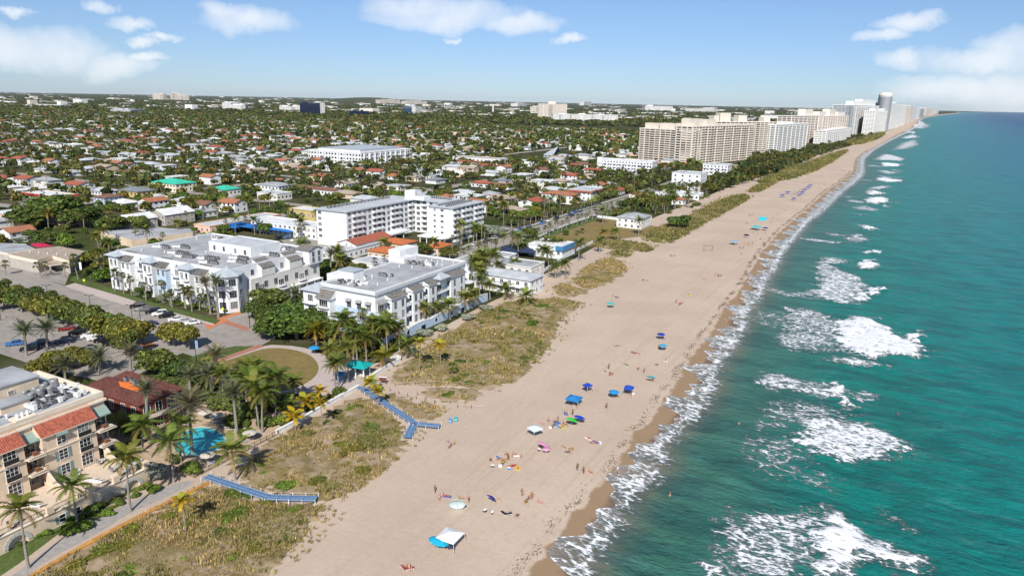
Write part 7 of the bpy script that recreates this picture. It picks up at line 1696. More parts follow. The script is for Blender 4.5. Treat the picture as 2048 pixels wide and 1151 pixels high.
# ---- the rest of the wooded suburb: one mass of crowns, coarser with distance
def template(rng, n, size, kind):
    V, F, T = crown_arrays(rng, n, lobes_round(rng, 6), size, .7, GREEN[kind]); return V, T
def palm_template(rng, nf):
    V = []; T = []
    for i in range(nf):
        el = .9 - 1.5*i/nf; az = i*2.4; d = np.array([math.cos(az)*math.cos(el), math.sin(az)*math.cos(el), math.sin(el)]); s = np.array([-math.sin(az), math.cos(az), 0])*.16; m_ = d*.55; tip = m_ + d*.5 - np.array([0, 0, .35])
        V += [0*d, m_-s*1.6, tip, m_+s*1.6]; T.append(np.array((.08,.10,.022))*rng.uniform(.7, 1.3))
    for a in (0, 1.57): s = np.array([math.cos(a), math.sin(a), 0])*.05; V += [s+(0,0,-3.2), -s+(0,0,-3.2), -s, s]; T.append(np.array((.2,.17,.13)))
    return np.array(V, float), np.array(T)
def mass(name, pts, label, nquad, size, rlo, rhi, palms=.25, squash=None):
    rng = np.random.default_rng(len(pts)); temps = [template(rng, nquad, size, k) for k in ('mid','ficus','olive','mid','ficus','mid')]; pt = [palm_template(rng, 9) for _ in range(3)]
    Vs, Ts = [], []
    for (x, y) in pts:
        a = rng.uniform(0, 6.28); ca, sa = math.cos(a), math.sin(a)
        if rng.random() < palms: V, T = pt[rng.integers(3)]; s = rng.uniform(1.8, 2.8); h = s*3.2; sc = np.array([s, s, s])
        else:
            V, T = temps[rng.integers(6)]; r = rng.uniform(rlo, rhi); sc = np.array([r, r, r*1.05]); h = r*rng.uniform(.75, 1.1)
        if squash: sc = sc*np.array([1, 1, squash]); h = h*squash
        q = V*sc; q = np.stack([q[:, 0]*ca-q[:, 1]*sa + x, q[:, 0]*sa+q[:, 1]*ca + y, q[:, 2] + h], 1)
        Vs.append(q); Ts.append(T*rng.uniform(.6, 1.35)*np.array([1.04, .93, 1.2])*np.array([rng.uniform(.9, 1.15), 1, rng.uniform(.85, 1.1)]))
    V = np.concatenate(Vs); T = np.concatenate(Ts); F = np.arange(len(V)).reshape(-1, 4)
    o = place(name, npmesh(name, V, F, 'leaf', T), kind='stuff'); tag(o, label, 'trees'); print(name, len(pts), len(F)*2)
far1 = overflow + scatter(9000, 400, 800, 0); far1 = far1[:6400]
mass('suburb_trees', far1, 'dense garden trees and palms between the inland roofs', 80, .26, 2.2, 4.9)
far2 = scatter(30000, 800, 1700, 0)[:9600]
mass('woodland', far2, 'distant tree canopy covering the far suburb', 26, .44, 3.0, 6.0, .15)
far3 = []
while len(far3) < 22000:
    px_, py_ = rnd.uniform(-20, 1900), 203 + (rnd.random()**1.25)*46; py_ += (px_-1024)*.0195
    if py_ < 200 + (px_-1024)*.0195: continue
    x, y = G(px_, py_)
    if y < 1500 or x > -60 and y < 4000 or x > xw(min(y, 18000))-60: continue
    far3.append((x, y))
mass('woodland', far3, 'hazy tree canopy reaching to the inland horizon', 8, .55, 7, 13, 0, .40)
# shore-front greenery north of the lot and in front of the towers
shore = []
for _ in range(1500):
    px_ = rnd.uniform(1180, 1780); f = (px_-1180)/600
    lo = np.interp(px_, [1180,1300,1420,1500,1560,1620,1700,1780], [402,408,392,365,348,322,292,258]); hi = np.interp(px_, [1180,1300,1420,1500,1560,1620,1700,1780], [365,355,345,325,312,300,276,254])
    x, y = G(px_, rnd.uniform(hi, lo))
    if not blocked(x, y, 0): shore.append((x, y))
shore = shore[:620]; shore.sort(key=lambda p: math.hypot(*p))
MS = []
for (x, y) in shore[:60]:
    if rnd.random() < .5: MS.append(palm(x, y, x+rnd.uniform(-1, 1), y+rnd.uniform(-1, 1), rnd.uniform(5, 9), rnd.choice(('coconut','sabal')), 'x', 'shorefront palms by the white blocks'))
    else: r = rnd.uniform(2.5, 5); MS.append(tree(x, y, r*1.3, r, rnd.choice(('mid','olive','ficus')), 'md', 'leafy_tree', 'x', 'shorefront trees by the white blocks'))
for kind_ in ('coconut_palm', 'cabbage_palm', 'leafy_tree'):
    L_ = sorted([o for o in MS if o.name.startswith(kind_)], key=lambda o: PX(o.location.x, o.location.y)[0])
    for i, o in enumerate(L_): o['label'] = f'{kind_.replace("_", " ")}, {nth(i+1)} from the left near the white shorefront blocks'
mass('shore_trees', shore[60:], 'belt of palms and sea grape in front of the shoreline towers', 60, .3, 2.5, 5.5, .4)
# ------------------------------------------------------------------ labels that say which one: place things by the landmarks beside them
LM = [('the great fig tree',112,432),('the crimson-fascia motel',118,385),('the large teal roof',340,360),('the smaller teal roof',440,372),('the yellow slate-roofed house',262,376),('the blue canopies',520,450),('the white six-storey hotel',800,415),
      ('the long modern white flats',715,312),('the arched white motel',960,315),('the teal church roof',1104,305),('the four-storey wavy flats',1258,335),('the beige towers',1400,300),('the plain white block',1378,360),('the arcaded red-roofed house',1125,388),
      ('the white beach house',1272,432),('the beach bar',1115,485),('the beach motel',1030,550),('the seaside condo',790,590),('the corner condo',400,540),('the tan shop',95,508),('the black glass office',622,217),('the brown-roofed row',620,372),('the twin taupe gables',280,425),
      ('the dark red hall',715,478),('the cream hotel',110,900),('the red villa',270,780),('the pool',400,880),('the left picture edge',0,330),('the terracotta ridged roof',640,347),('the tan hip-roofed house',685,362),('the orange tiled motel',775,490)]
BL = [('the cyan parasol',876,1081),('the tilted pale parasol',914,1009),('the navy parasol',980,996),('the green parasol',1143,841),('the white four-legged tent',1070,857),('the pink parasol',1085,889),('the big blue tent',1148,797),('the small blue tent',1258,776),('the light blue parasol',1228,785),('the turquoise parasol',1302,755),
      ('the dark blue parasol near the water',1322,670),('the white tent',900,1070),('the lower picture edge',812,1140),('the wave-side seaweed',1170,950),('the teal tents',1520,446),('the row of blue parasols',1600,385),('the metal swing frame',1416,500),('the blue beach chair',997,918)]
NEAR = ['nearest','second nearest','third nearest','fourth nearest','fifth nearest','sixth nearest','seventh nearest','eighth nearest','ninth nearest','tenth nearest','eleventh nearest','twelfth nearest','thirteenth nearest','fourteenth nearest','fifteenth nearest','sixteenth nearest','seventeenth nearest','eighteenth nearest','nineteenth nearest','twentieth nearest']
def relabel(items, marks):
    """items: (object, look phrase)"""
    buckets = {}
    for o, look in items:
        p = PX(o.location.x, o.location.y, 1.0); k = min(range(len(marks)), key=lambda i: (marks[i][1]-p[0])**2 + 4*(marks[i][2]-p[1])**2); dx, dy = p[0]-marks[k][1], p[1]-marks[k][2]
        side = ('right of' if dx > 0 else 'left of') if abs(dx) > 1.6*abs(dy) else ('in front of' if dy > 0 else 'beyond')
        buckets.setdefault((look, side, marks[k][0]), []).append((dx*dx+dy*dy, o))
    for (look, side, nm), L_ in buckets.items():
        L_.sort(key=lambda q: q[0])
        for i, (_, o) in enumerate(L_): o['label'] = f'{look} {side} {nm}' if len(L_) == 1 else f'{look} {side} {nm}, {NEAR[min(i, len(NEAR)-1)]}'
relabel([(o, f'{WW[a_]} house with {WORD[b_]} roof') for L_ in HG.values() for (o, a_, b_) in L_], LM)
relabel([(o, KW[k]) for _, k, o, w in MASS], LM)
relabel([(o, 'sprawling green dune shrub') for o in bpy.data.objects if o.get('group') == 'green shrubs in the dunes'], [('the upper blue boardwalk',770,815),('the lower blue boardwalk',520,995),('the yellow double-headed palm',840,720),('the lone yellow palm',370,1040),('the silver shrubs',930,640),('the curved sand path',960,800)])
relabel([(o, {'c': 'tall palm', 'l': 'leafy tree'}[o.name[0]]) for o in MS], LM)
relabel(EXTRA, LM + [('the green pavilion',718,740),('the plaza lawn',560,740),('the blue plaza parasol',628,692),('the silver shrub',316,958),('the lone yellow palm',370,1040),('the lower boardwalk',530,995),('the upper boardwalk',775,815),('the double yellow palm',840,710),('the silver wall shrubs',930,645),('the beach motel pool',1030,575),('the date palm trio',440,600),('the cabbage palm pair',318,580),('the twin arches',240,1010),('the bottom dune edge',300,1130)])

# ------------------------------------------------------------------ pool
pool = smooth_poly(GP([(345,897),(368,863),(395,853),(425,856),(450,873),(453,890),(430,901),(395,911),(360,907)], .1), 2)
m = bpy.data.materials.new('pool_water'); m.use_nodes = True; t = m.node_tree; b = t.nodes['Principled BSDF']; O = N(t, 'ShaderNodeTexCoord').outputs['Object']
vz = N(t, 'ShaderNodeTexVoronoi', feature='SMOOTH_F1', inp={'Scale': 1.3}); t.links.new(O, vz.inputs['Vector'])  # cell pattern: caustic light ripples painted into the water colour as a paler net
t.links.new(rgbmix(t, sstep(t, vz.outputs['Distance'], .15, .6), (.02,.36,.46), (.06,.50,.58)), b.inputs['Base Color']); b.inputs['Roughness'].default_value = .08; b.inputs['Specular IOR Level'].default_value = .5
bp = N(t, 'ShaderNodeBump', inp={'Strength': .25, 'Distance': .1}); t.links.new(nz_(t, O, 2.0, 3), bp.inputs['Height']); t.links.new(bp.outputs[0], b.inputs['Normal']); MATS['pool_water'] = m
pt = thing('swimming_pool', 'turquoise free-form swimming pool with pale coping beside the dunes', 'pool', (*G(400, 880), 0)); ox, oy = pt.location.x, pt.location.y
pl_ = [(x-ox, y-oy) for x, y in pool]; MB().prism(pl_, .02, .115, 'pool_water').build('water', pt)
cp = MB()
for i in range(len(pl_)):
    a, b_ = pl_[i], pl_[(i+1) % len(pl_)]; s1, s2 = 1.07, 1.0
    cp.poly([(a[0]*s2, a[1]*s2, .16), (b_[0]*s2, b_[1]*s2, .16), (b_[0]*s1, b_[1]*s1, .16), (a[0]*s1, a[1]*s1, .16)][::-1], 'terrace_tile').poly([(a[0]*s2, a[1]*s2, .1), (b_[0]*s2, b_[1]*s2, .1), (b_[0]*s2, b_[1]*s2, .16), (a[0]*s2, a[1]*s2, .16)], 'cream_trim')
cp.build('coping', pt)
# ---- parasols, tents, loungers, chairs
def parasol(x, y, col, label, r=1.15, h=2.1, tilt=0, az=0, z=0, group=None, name='parasol', cat='parasol', wheel=None):
    o = thing(name, label, cat, (x, y, z), az, group=group); n = 8
    def mk():
        mb = MB()
        for i in range(n):
            t0, t1 = 2*math.pi*i/n, 2*math.pi*(i+1)/n; tm = (t0+t1)/2; f = .94
            a, b_, c = (math.cos(t0), math.sin(t0), -.30), (f*math.cos(tm), f*math.sin(tm), -.29), (math.cos(t1), math.sin(t1), -.30); m0, m1, m2 = [(q[0]*.55, q[1]*.55, -.10) for q in (a, b_, c)]
            mb.poly([(0,0,0), m0, m1, m2], 'cloth').poly([m0, a, b_, m1], 'cloth').poly([m1, b_, c, m2], 'cloth')
            mb.poly([a, (a[0], a[1], -.36), (b_[0], b_[1], -.35), b_], 'cloth').poly([b_, (b_[0], b_[1], -.35), (c[0], c[1], -.36), c], 'cloth')
        return mb.mesh('canopy')
    c = place('canopy', cached('parasol', mk), o, (0, -math.sin(tilt)*h*.45, h*(1-.25*math.sin(tilt))), 0, (r, r, r), col); c.rotation_euler = (tilt, 0, 0)
    p = place('pole', cached('ppole', lambda: MB().tube([(0,0,0),(0,0,1)], .025, 'metal_light', 6).mesh('pole')), o, (0, 0, 0), 0, (1, 1, h)); p.rotation_euler = (tilt*.4, 0, 0)
    for i in range(n):
        a = 2*math.pi*i/n; rb = place('rib', cached('prib', lambda: MB().tube([(0,0,-.03),(.55,0,-.13),(1,0,-.33)], .012, 'metal_light', 4).mesh('rib')), c, (0,0,0), a)
    return o
def tent(x, y, col, label, w=3.0, h=2.3, rz=0, legs='metal_light', kind='peak'):
    o = thing('beach_tent', label, 'tent', (x, y, 0), rz); k = w/2
    mb = MB(); pk = h + (.55 if kind == 'peak' else .25)
    if kind == 'arch':
        for i in range(8):
            t0, t1 = math.pi*i/8*.8, math.pi*(i+1)/8*.8; mb.poly([(-k, -k*math.cos(t0), h*math.sin(t0)), (k, -k*math.cos(t0), h*math.sin(t0)), (k, -k*math.cos(t1), h*math.sin(t1)), (-k, -k*math.cos(t1), h*math.sin(t1))], 'cloth')
    else:
        cs = [(-k,-k),(k,-k),(k,k),(-k,k)]
        for i in range(4):
            a, b_ = cs[i], cs[(i+1) % 4]; mb.poly([(*a, h), (*b_, h), (b_[0]*.15, b_[1]*.15, pk), (a[0]*.15, a[1]*.15, pk)], 'cloth').poly([(*a, h-.22), (*b_, h-.22), (*b_, h), (*a, h)], 'cloth')
        mb.poly([(c[0]*.15, c[1]*.15, pk) for c in cs], 'cloth')
    place('canopy', mb.mesh('canopy'), o, color=col)
    if kind != 'arch':
        for a in ((-k,-k),(k,-k),(k,k),(-k,k)): MB().tube([(a[0]*1.12, a[1]*1.12, 0), (a[0]*.98, a[1]*.98, h)], .05, legs, 5).build('leg', o)
    return o
def lounger_mesh():
    fr = MB()
    for s in (-1, 1): fr.box(s*.31-.03, -.95, .26, s*.31+.03, .55, .32, 'frame_white')
    for s in (-1, 1):
        for yy in (-.85, .45): fr.box(s*.31-.025, yy-.03, 0, s*.31+.025, yy+.03, .26, 'frame_white')
    se = MB().box(-.29, -.95, .325, .29, .3, .40, 'cloth'); bk = MB().poly([(-.29, .3, .36), (.29, .3, .36), (.29, .95, .78), (-.29, .95, .78)], 'cloth').poly([(-.29, .95, .70), (.29, .95, .70), (.29, .3, .30), (-.29, .3, .30)], 'cloth').poly([(-.29,.95,.78),(.29,.95,.78),(.29,.95,.70),(-.29,.95,.70)], 'cloth').poly([(-.29,.3,.30),(-.29,.3,.36),(-.29,.95,.78),(-.29,.95,.70)], 'cloth').poly([(.29,.3,.36),(.29,.3,.30),(.29,.95,.70),(.29,.95,.78)], 'cloth')
    return fr.mesh('frame'), se.mesh('seat'), bk.mesh('backrest')
LMSH = lounger_mesh()
def lounger(x, y, rz, label, col=(.75,.75,.74), z=0, group=None, name='sun_lounger', cat='lounger', s=1):
    o = thing(name, label, cat, (x, y, z), rz, group=group, scale=s); place('frame', LMSH[0], o); place('seat', LMSH[1], o, color=col); place('backrest', LMSH[2], o, color=col); return o
BE = (.55,.50,.43)
for i, (px_, py_, w_) in enumerate([(409,823,'far left'),(433,829,'far right'),(499,864,'right end'),(415,908,'near side')]):
    x, y = G(px_, py_, 2.2); parasol(x, y, BE, f'beige pool parasol at the {w_} of the pool', 1.5, 2.5, z=.09, group='beige pool parasols')
k = 0; lg = []
for j in range(13):
    f = j/12; px_, py_ = 425 + f*75, 842 + f*30 + (j % 2)*2; x, y = G(px_, py_); lg.append((lounger(x, y, R(200), 'x', (.6,.6,.6) if j % 3 else (.35,.36,.38), .09, 'pool loungers'), 'grey sun lounger'))
for px_, py_ in ((418,930),(426,926),(300,880),(312,872),(330,868),(490,885),(505,878),(515,870)): x, y = G(px_, py_); lg.append((lounger(x, y, R(rnd.uniform(150, 210)), 'x', (.38,.40,.43), .09, 'pool loungers'), 'dark sun lounger'))
for j, (px_, py_) in enumerate([(182,962),(191,964),(200,966),(60,1010),(68,1012),(76,1014)]): x, y = G(px_, py_, 1.8); lg.append((lounger(x, y, R(-60), 'x', (.8,.8,.8), 1.8, 'terrace loungers'), 'white sun lounger on the hotel terrace'))
relabel(lg, [('the far pool parasols',420,835),('the near pool parasol',415,915),('the right pool parasol',500,870),('the red villa balcony',310,860),('the curving privacy wall',170,945),('the left terrace',40,1020)])
# terrace tables and chairs of the cream hotel
def table_set(x, y, z, label):
    o = thing('dining_table', label, 'table', (x, y, z)); MB().lathe([(.55,.70),(.55,.74),(.02,.745)], 'metal_light', 12).build('table_top', o); MB().tube([(0,0,0),(0,0,.7)], .05, 'metal_dark', 6).build('leg', o); MB().lathe([(.32,0),(.3,.04),(.02,.05)], 'metal_dark', 10).build('base', o)
def chair(x, y, z, rz, label, m='metal_light', group=None):
    o = thing('patio_chair', label, 'chair', (x, y, z), rz, group=group)
    cm = cached(('chair', m), lambda: (MB().box(-.24,-.24,.40,.24,.24,.46,m).mesh('seat'), MB().box(-.24,.20,.46,.24,.25,.92,m).mesh('backrest'), MB().box(-.02,-.02,0,.02,.02,.40,m).mesh('leg')))
    place('seat', cm[0], o); place('backrest', cm[1], o)
    for a, b_ in ((-.21,-.21),(.21,-.21),(.21,.21),(-.21,.21)): place('leg', cm[2], o, (a, b_, 0))
    return o
chs = []
for j, (px_, py_) in enumerate([(232,940),(262,938),(248,948),(275,930),(30,1052),(150,950),(206,925)]):
    x, y = G(px_, py_, 1.8); table_set(x, y, 1.8, f'round patio table, {ORD[j]} of those on the cream hotel terraces')
    for a in range(4): chs.append((chair(x + .95*math.cos(a*1.57+.4), y + .95*math.sin(a*1.57+.4), 1.8, a*1.57+.4-R(90), 'x', 'metal_light' if j % 2 else 'metal_grey', 'patio chairs on the hotel terraces'), ('light' if j % 2 else 'grey') + ' patio chair'))
relabel(chs, [(f'the {ORD[j]} patio table', *p) for j, p in enumerate([(232,940),(262,938),(248,948),(275,930),(30,1052),(150,950),(206,925)])])
# fence round the pool terrace
def rail_fence(name, label, g, h=1.1, step=1.6, m='metal_dark', pick=.2):
    o = thing(name, label, 'fence', (*g[0], 0))
    for i in range(len(g)-1):
        a, b_ = Vector((*g[i], 0)), Vector((*g[i+1], 0)); d = b_-a; L = d.length; rz = math.atan2(d.y, d.x); q = a-Vector((*g[0], 0)); n = max(1, round(L/step))
        for k in range(n):
            pn = MB().box(.03, -.015, h-.05, L/n-.03, .015, h, m).box(.03, -.015, .12, L/n-.03, .015, .16, m)
            for j in range(int(L/n/pick)): pn.box(.05+j*pick, -.008, .16, .07+j*pick, .008, h-.05, m)
            pn.build('panel', o, (q.x+d.x*k/n, q.y+d.y*k/n, 0), rz)
        for k in range(n+1): MB().box(-.04, -.04, 0, .04, .04, h+.06, m).build('post', o, (q.x+d.x*k/n, q.y+d.y*k/n, 0), rz)
    return o
rail_fence('pool_fence', 'dark metal railing between pool terrace and dune', [(-115.3, 78.2), (-108.7, 78.4), (-108.7, 99.2)])
# ------------------------------------------------------------------ blue boardwalk mats with rope rails
def boardwalk(name, label, runs, w=1.7):
    g0 = G(*runs[0][0]); o = thing(name, label, 'boardwalk', (*g0, 0))
    pm_ = cached('bwpost', lambda: MB().box(-.035,-.035,0,.035,.035,1.15,'frame_white').mesh('post'))
    for run in runs:
        g = GP(run)
        for i in range(len(g)-1):
            a, b_ = Vector((*g[i], 0)), Vector((*g[i+1], 0)); d = b_-a; L = d.length; rz = math.atan2(d.y, d.x); q = a-Vector((*g0, 0)); n = max(1, round(L/2.4))
            mm_ = MB().box(.03, -w/2, .62, L/n-.03, w/2, .74, 'blue_mat').box(.03, -.06, .741, L/n-.03, .06, .75, 'blue_mat_light').box(.03, -w/2, .741, L/n-.03, -w/2+.1, .755, 'blue_mat_light').box(.03, w/2-.1, .741, L/n-.03, w/2, .755, 'blue_mat_light').mesh('mat_panel')
            for k in range(n):
                place('mat_panel', mm_, o, (q.x+d.x*k/n, q.y+d.y*k/n, 0), rz)
            nn = d.normalized(); sd = Vector((-nn.y, nn.x, 0))*(w/2+.3)
            for s in (-1, 1):
                for k in range(0, n+1): place('post', pm_, o, (q.x+d.x*k/n+s*sd.x, q.y+d.y*k/n+s*sd.y, 0), rz)
                MB().tube([(q.x+s*sd.x, q.y+s*sd.y, 1.08), (q.x+d.x+s*sd.x, q.y+d.y+s*sd.y, 1.08)], .015, 'frame_white', 4).build('rope', o)
boardwalk('boardwalk', 'lower blue mat boardwalk with white posts crossing the dune by the hotel', [[(412,958),(470,978),(535,1000),(582,1002),(634,1003)]])
boardwalk('boardwalk', 'upper blue mat boardwalk forking onto the sand below the plaza', [[(720,778),(775,815),(828,850)], [(829,852),(880,857)], [(828,852),(815,880)]])
def rope_posts(label, pts, step=3.0):
    g = GP(pts); o = thing('rope_fence', label, 'fence', (*g[0], 0)); pm_ = cached('rpost', lambda: MB().tube([(0,0,0),(0,0,1.15)], .07, 'wood', 6).mesh('post'))
    for i in range(len(g)-1):
        a, b_ = Vector(g[i]), Vector(g[i+1]); n = max(1, round((b_-a).length/step))
        for k in range(n): q = a.lerp(b_, k/n) - Vector(g[0]); place('post', pm_, o, (q.x, q.y, 0)); r2 = a.lerp(b_, (k+1)/n)-Vector(g[0]); MB().tube([(q.x, q.y, 1.0), ((q.x+r2.x)/2, (q.y+r2.y)/2, .8), (r2.x, r2.y, 1.0)], .018, 'cream_trim', 4).build('rope', o)
rope_posts('rope fence with wooden posts along the upper edge of the sand path', [(790,772),(850,768),(920,770),(965,778)])
rope_posts('rope fence with wooden posts along the lower edge of the sand path', [(780,782),(815,794),(850,802),(888,815)])
rope_posts('rope fence round the small dune island', [(835,790),(870,806),(930,808),(968,792)])
rope_posts('short rope fence standing on open sand', [(915,816),(970,818)]); rope_posts('low rope fence along the north dune path', [(1015,600),(1040,612),(1090,622)])
# ------------------------------------------------------------------ plaza furniture
pv = thing('pavilion', 'green-roofed open pavilion with white columns on the plaza', 'pavilion', (*G(718, 750), 0), R(10))
MB().hip(-2.6, -1.9, 2.6, 1.9, 3.0, 1.0, 'teal_paint', .5).build('roof', pv)
for a in (-2.3, 0, 2.3):
    for b_ in (-1.6, 1.6): MB().lathe([(.16,0),(.16,2.8)], 'frame_white', 8, a, b_).build('column', pv)
MB().box(-1.6, -.3, .0, 1.6, .3, .45, 'kerb').build('bench', pv)
x, y = G(628, 693, 2.2); parasol(x, y, (.02,.28,.60), 'blue parasol beside the palms at the plaza edge', 1.6, 2.4)
x, y = G(678, 748, 1.5); parasol(x, y, (.03,.22,.50), 'blue and white parasol over the plaza kiosk', 1.6, 2.2)
kb = thing('kiosk', 'small kiosk counter under the blue and white plaza parasol', 'kiosk', (x, y, 0)); MB().box(-.9,-.5,0,.9,.5,1.0,'blue_paint').build('counter', kb); MB().box(-1,-.6,1.0,1,.6,1.06,'frame_white').build('top', kb)
sgn = thing('notice_board', 'brown notice board with white cap at the dune path entrance', 'sign', (*G(766, 768), 0), R(20)); MB().box(-.9,-.06,.9,.9,.06,1.9,'tile_maroon').build('board', sgn); MB().box(-1.05,-.12,1.9,1.05,.12,2.05,'frame_white').build('cap', sgn)
for s in (-.8, .8): MB().box(s-.06,-.05,0,s+.06,.05,.9,'wood').build('post', sgn)
for i, (px_, py_, c_, l_) in enumerate([(901,845,(.10,.30,.55),'blue litter bin on the sand beside the boardwalk fork'),(912,842,(.02,.42,.45),'teal litter bin on the sand beside the boardwalk fork'),(749,765,(.05,.35,.35),'green litter bin at the notice board')]):
    bn = thing('litter_bin', l_, 'bin', (*G(px_, py_), 0)); place('drum', cached('bin', lambda: MB().lathe([(.38,0),(.42,1.0),(.36,1.02),(.34,.9),(.02,.88)], 'cloth', 12).mesh('drum')), bn, color=c_); place('rim_band', cached('binr', lambda: MB().lathe([(.43,.55),(.45,.57),(.45,.63),(.43,.65)], 'frame_white', 12).mesh('rim_band')), bn)
# street lamps, banners, poles, crossing signs
def lamp(bx, tx, label, banner=None, arms=2):
    x, y = G(*bx); z = 6.
    for _ in range(50): z += (PX(x, y, z)[1] - tx[1])*math.hypot(x, y)/FPX*.8
    o = thing('street_lamp', label, 'street lamp', (x, y, 0), R(rnd.uniform(20, 40))); MB().tube([(0,0,0),(0,0,.4),(0,0,z)], [.16,.10,.07], 'metal_dark', 8).build('pole', o)
    for s in ((-1, 1) if arms == 2 else (1,)): MB().tube([(0,0,z-.1),(s*.9,0,z+.1)], .05, 'metal_dark', 5).build('arm', o); MB().box(s*.75, -.18, z+.02, s*1.5, .18, z+.16, 'metal_dark').build('lamp_head', o)
    if banner: MB().box(.1, -.03, z*.42, .85, .03, z*.72, banner).build('banner', o); MB().tube([(0,0,z*.72+.03),(.9,0,z*.72+.03)], .025, 'metal_dark', 5).build('banner_arm', o)
for b_, c_, l_, bn in [((97,600),(96,570),'dark twin-armed street lamp above the left median trees',None),((182,622),(180,590),'dark twin-armed street lamp above the middle median trees',None),((286,682),(278,622),'street lamp with cream banner at the right median trees','cream_trim'),((393,722),(385,664),'street lamp with pale banner at the plaza verge','blue_mat_light'),((2,640),(2,622),'street lamp at the far left picture edge',None),((162,560),(155,510),'street lamp with white banner by the shop corner','frame_white'),((500,655),(492,612),'street lamp at the orange crossing',None),((265,640),(262,610),'street lamp beside the parked cars',None)]: lamp(b_, c_, l_, bn)
def pole(b_, c_, label):
    x, y = G(*b_); z = 8.
    for _ in range(50): z += (PX(x, y, z)[1] - c_[1])*math.hypot(x, y)/FPX*.8
    o = thing('utility_pole', label, 'utility pole', (x, y, 0)); MB().tube([(0,0,0),(0,0,z)], [.17,.11], 'trunk_grey', 7).build('pole', o); MB().box(-1.1,-.06,z-.9,1.1,.06,z-.75,'wood').build('crossarm', o)
    for s in (-.9, 0, .9): MB().lathe([(.05,z-.75),(.07,z-.6),(.02,z-.5)], 'metal_light', 6, s, 0).build('insulator', o)
pls = [((46,488),(45,452)),((27,488),(26,458)),((96,382),(93,343)),((174,362),(174,340)),((1006,486),(1008,425)),((963,492),(962,438)),((1087,467),(1088,405)),((1022,474),(1022,438)),((1305,370),(1305,325)),((1182,424),(1183,368)),((508,354),(506,325)),((549,357),(549,330)),((613,360),(613,338)),((744,378),(742,350)),((682,474),(681,440)),((433,352),(432,330)),((797,540),(797,500)),((1267,395),(1267,350)),((866,400),(866,372)),((1120,418),(1121,380))]
for b_, c_ in pls: pole(b_, c_, 'x')
relabel([(o, 'grey wooden utility pole') for o in bpy.data.objects if o.name.startswith('utility_pole')], LM)
for (px_, py_, l_) in ((447,634,'yellow-green crossing sign by the corner condo'),(496,640,'yellow-green crossing sign by the big fig trees'),(170,575,'yellow-green crossing sign at the shop corner')):
    o = thing('crossing_sign', l_, 'sign', (*G(px_, py_), 0), R(25)); MB().tube([(0,0,0),(0,0,2.6)], .04, 'metal_grey', 6).build('post', o); MB().prism([(-.55,0),(0,-.55),(.55,0),(0,.55)], -.02, .02, 'high_vis').build('plate', o, (0, -.06, 2.9)).rotation_euler = (R(90), 0, 0)
# ------------------------------------------------------------------ cars
def car_meshes(kind):
    L, Wd = (4.6, 1.82) if kind == 'sedan' else (4.8, 1.92); hb, hr = (.92, 1.45) if kind == 'sedan' else (1.08, 1.75)
    prof = [(-L/2,.32),(-L/2,.72),(-L/2+.15,.86),(-L*.22,hb),(L*.40,hb),(L/2-.1,.80 if kind == 'sedan' else hb-.08),(L/2,.6),(L/2,.32)]
    body = MB(); n = len(prof); rows = []
    for yy, sc, dz in ((-Wd/2,.97,.0),(-Wd/2+.10,1.0,.04),(Wd/2-.10,1.0,.04),(Wd/2,.97,.0)): rows.append([(x*sc, yy, z+(dz if z > .5 else 0)) for x, z in prof])
    for r_ in range(3):
        for i in range(n): j = (i+1) % n; body.poly([rows[r_][i], rows[r_+1][i], rows[r_+1][j], rows[r_][j]][::-1], 'car_paint')
    body.poly(rows[0][::-1] if False else rows[0], 'car_paint'); body.poly(rows[3][::-1], 'car_paint')
    c0, c1, r0, r1 = (-L*.20, L*.36, -L*.04, L*.20) if kind == 'sedan' else (-L*.22, L*.47, -L*.07, L*.40); w0, w1 = Wd/2-.08, Wd/2-.28
    B_ = [(c0,-w0,hb+.03),(c1,-w0,hb+.03),(c1,w0,hb+.03),(c0,w0,hb+.03)]; T_ = [(r0,-w1,hr),(r1,-w1,hr),(r1,w1,hr),(r0,w1,hr)]
    gl = MB()
    for i in range(4): j = (i+1) % 4; gl.poly([B_[i], B_[j], T_[j], T_[i]], 'glass')
    rf = MB().prism([(r0-.04,-w1-.04),(r1+.04,-w1-.04),(r1+.04,w1+.04),(r0-.04,w1+.04)], hr-.02, hr+.05, 'car_paint')
    for s in (-1, 1):
        for (a, b_) in ((B_[0 if s < 0 else 3], T_[0 if s < 0 else 3]), (B_[1 if s < 0 else 2], T_[1 if s < 0 else 2])): rf.tube([a, b_], .05, 'car_paint', 4)
        mx_ = (c0+c1)/2; rf.tube([(mx_, s*w0, hb+.03), ((r0+r1)/2, s*w1, hr)], .045, 'car_paint', 4)
    return body.mesh('body'), gl.mesh('windows'), rf.mesh('roof'), L, Wd
TY = MB(); TY.lathe([(.20,-.11),(.33,-.11),(.34,0),(.33,.11),(.20,.11)], 'tyre', 16); TYM = TY.mesh('wheel'); RMM = MB().lathe([(.20,.10),(.06,.112),(.01,.113)], 'rim', 10).mesh('rim')
LPM = MB().box(-.06,-.18,-.07,.02,.18,.07,'lamp_clear').mesh('headlight'); LRM = MB().box(-.02,-.16,-.09,.05,.16,.09,'lamp_red').mesh('tail_light'); CM = {k: car_meshes(k) for k in ('sedan', 'suv')}
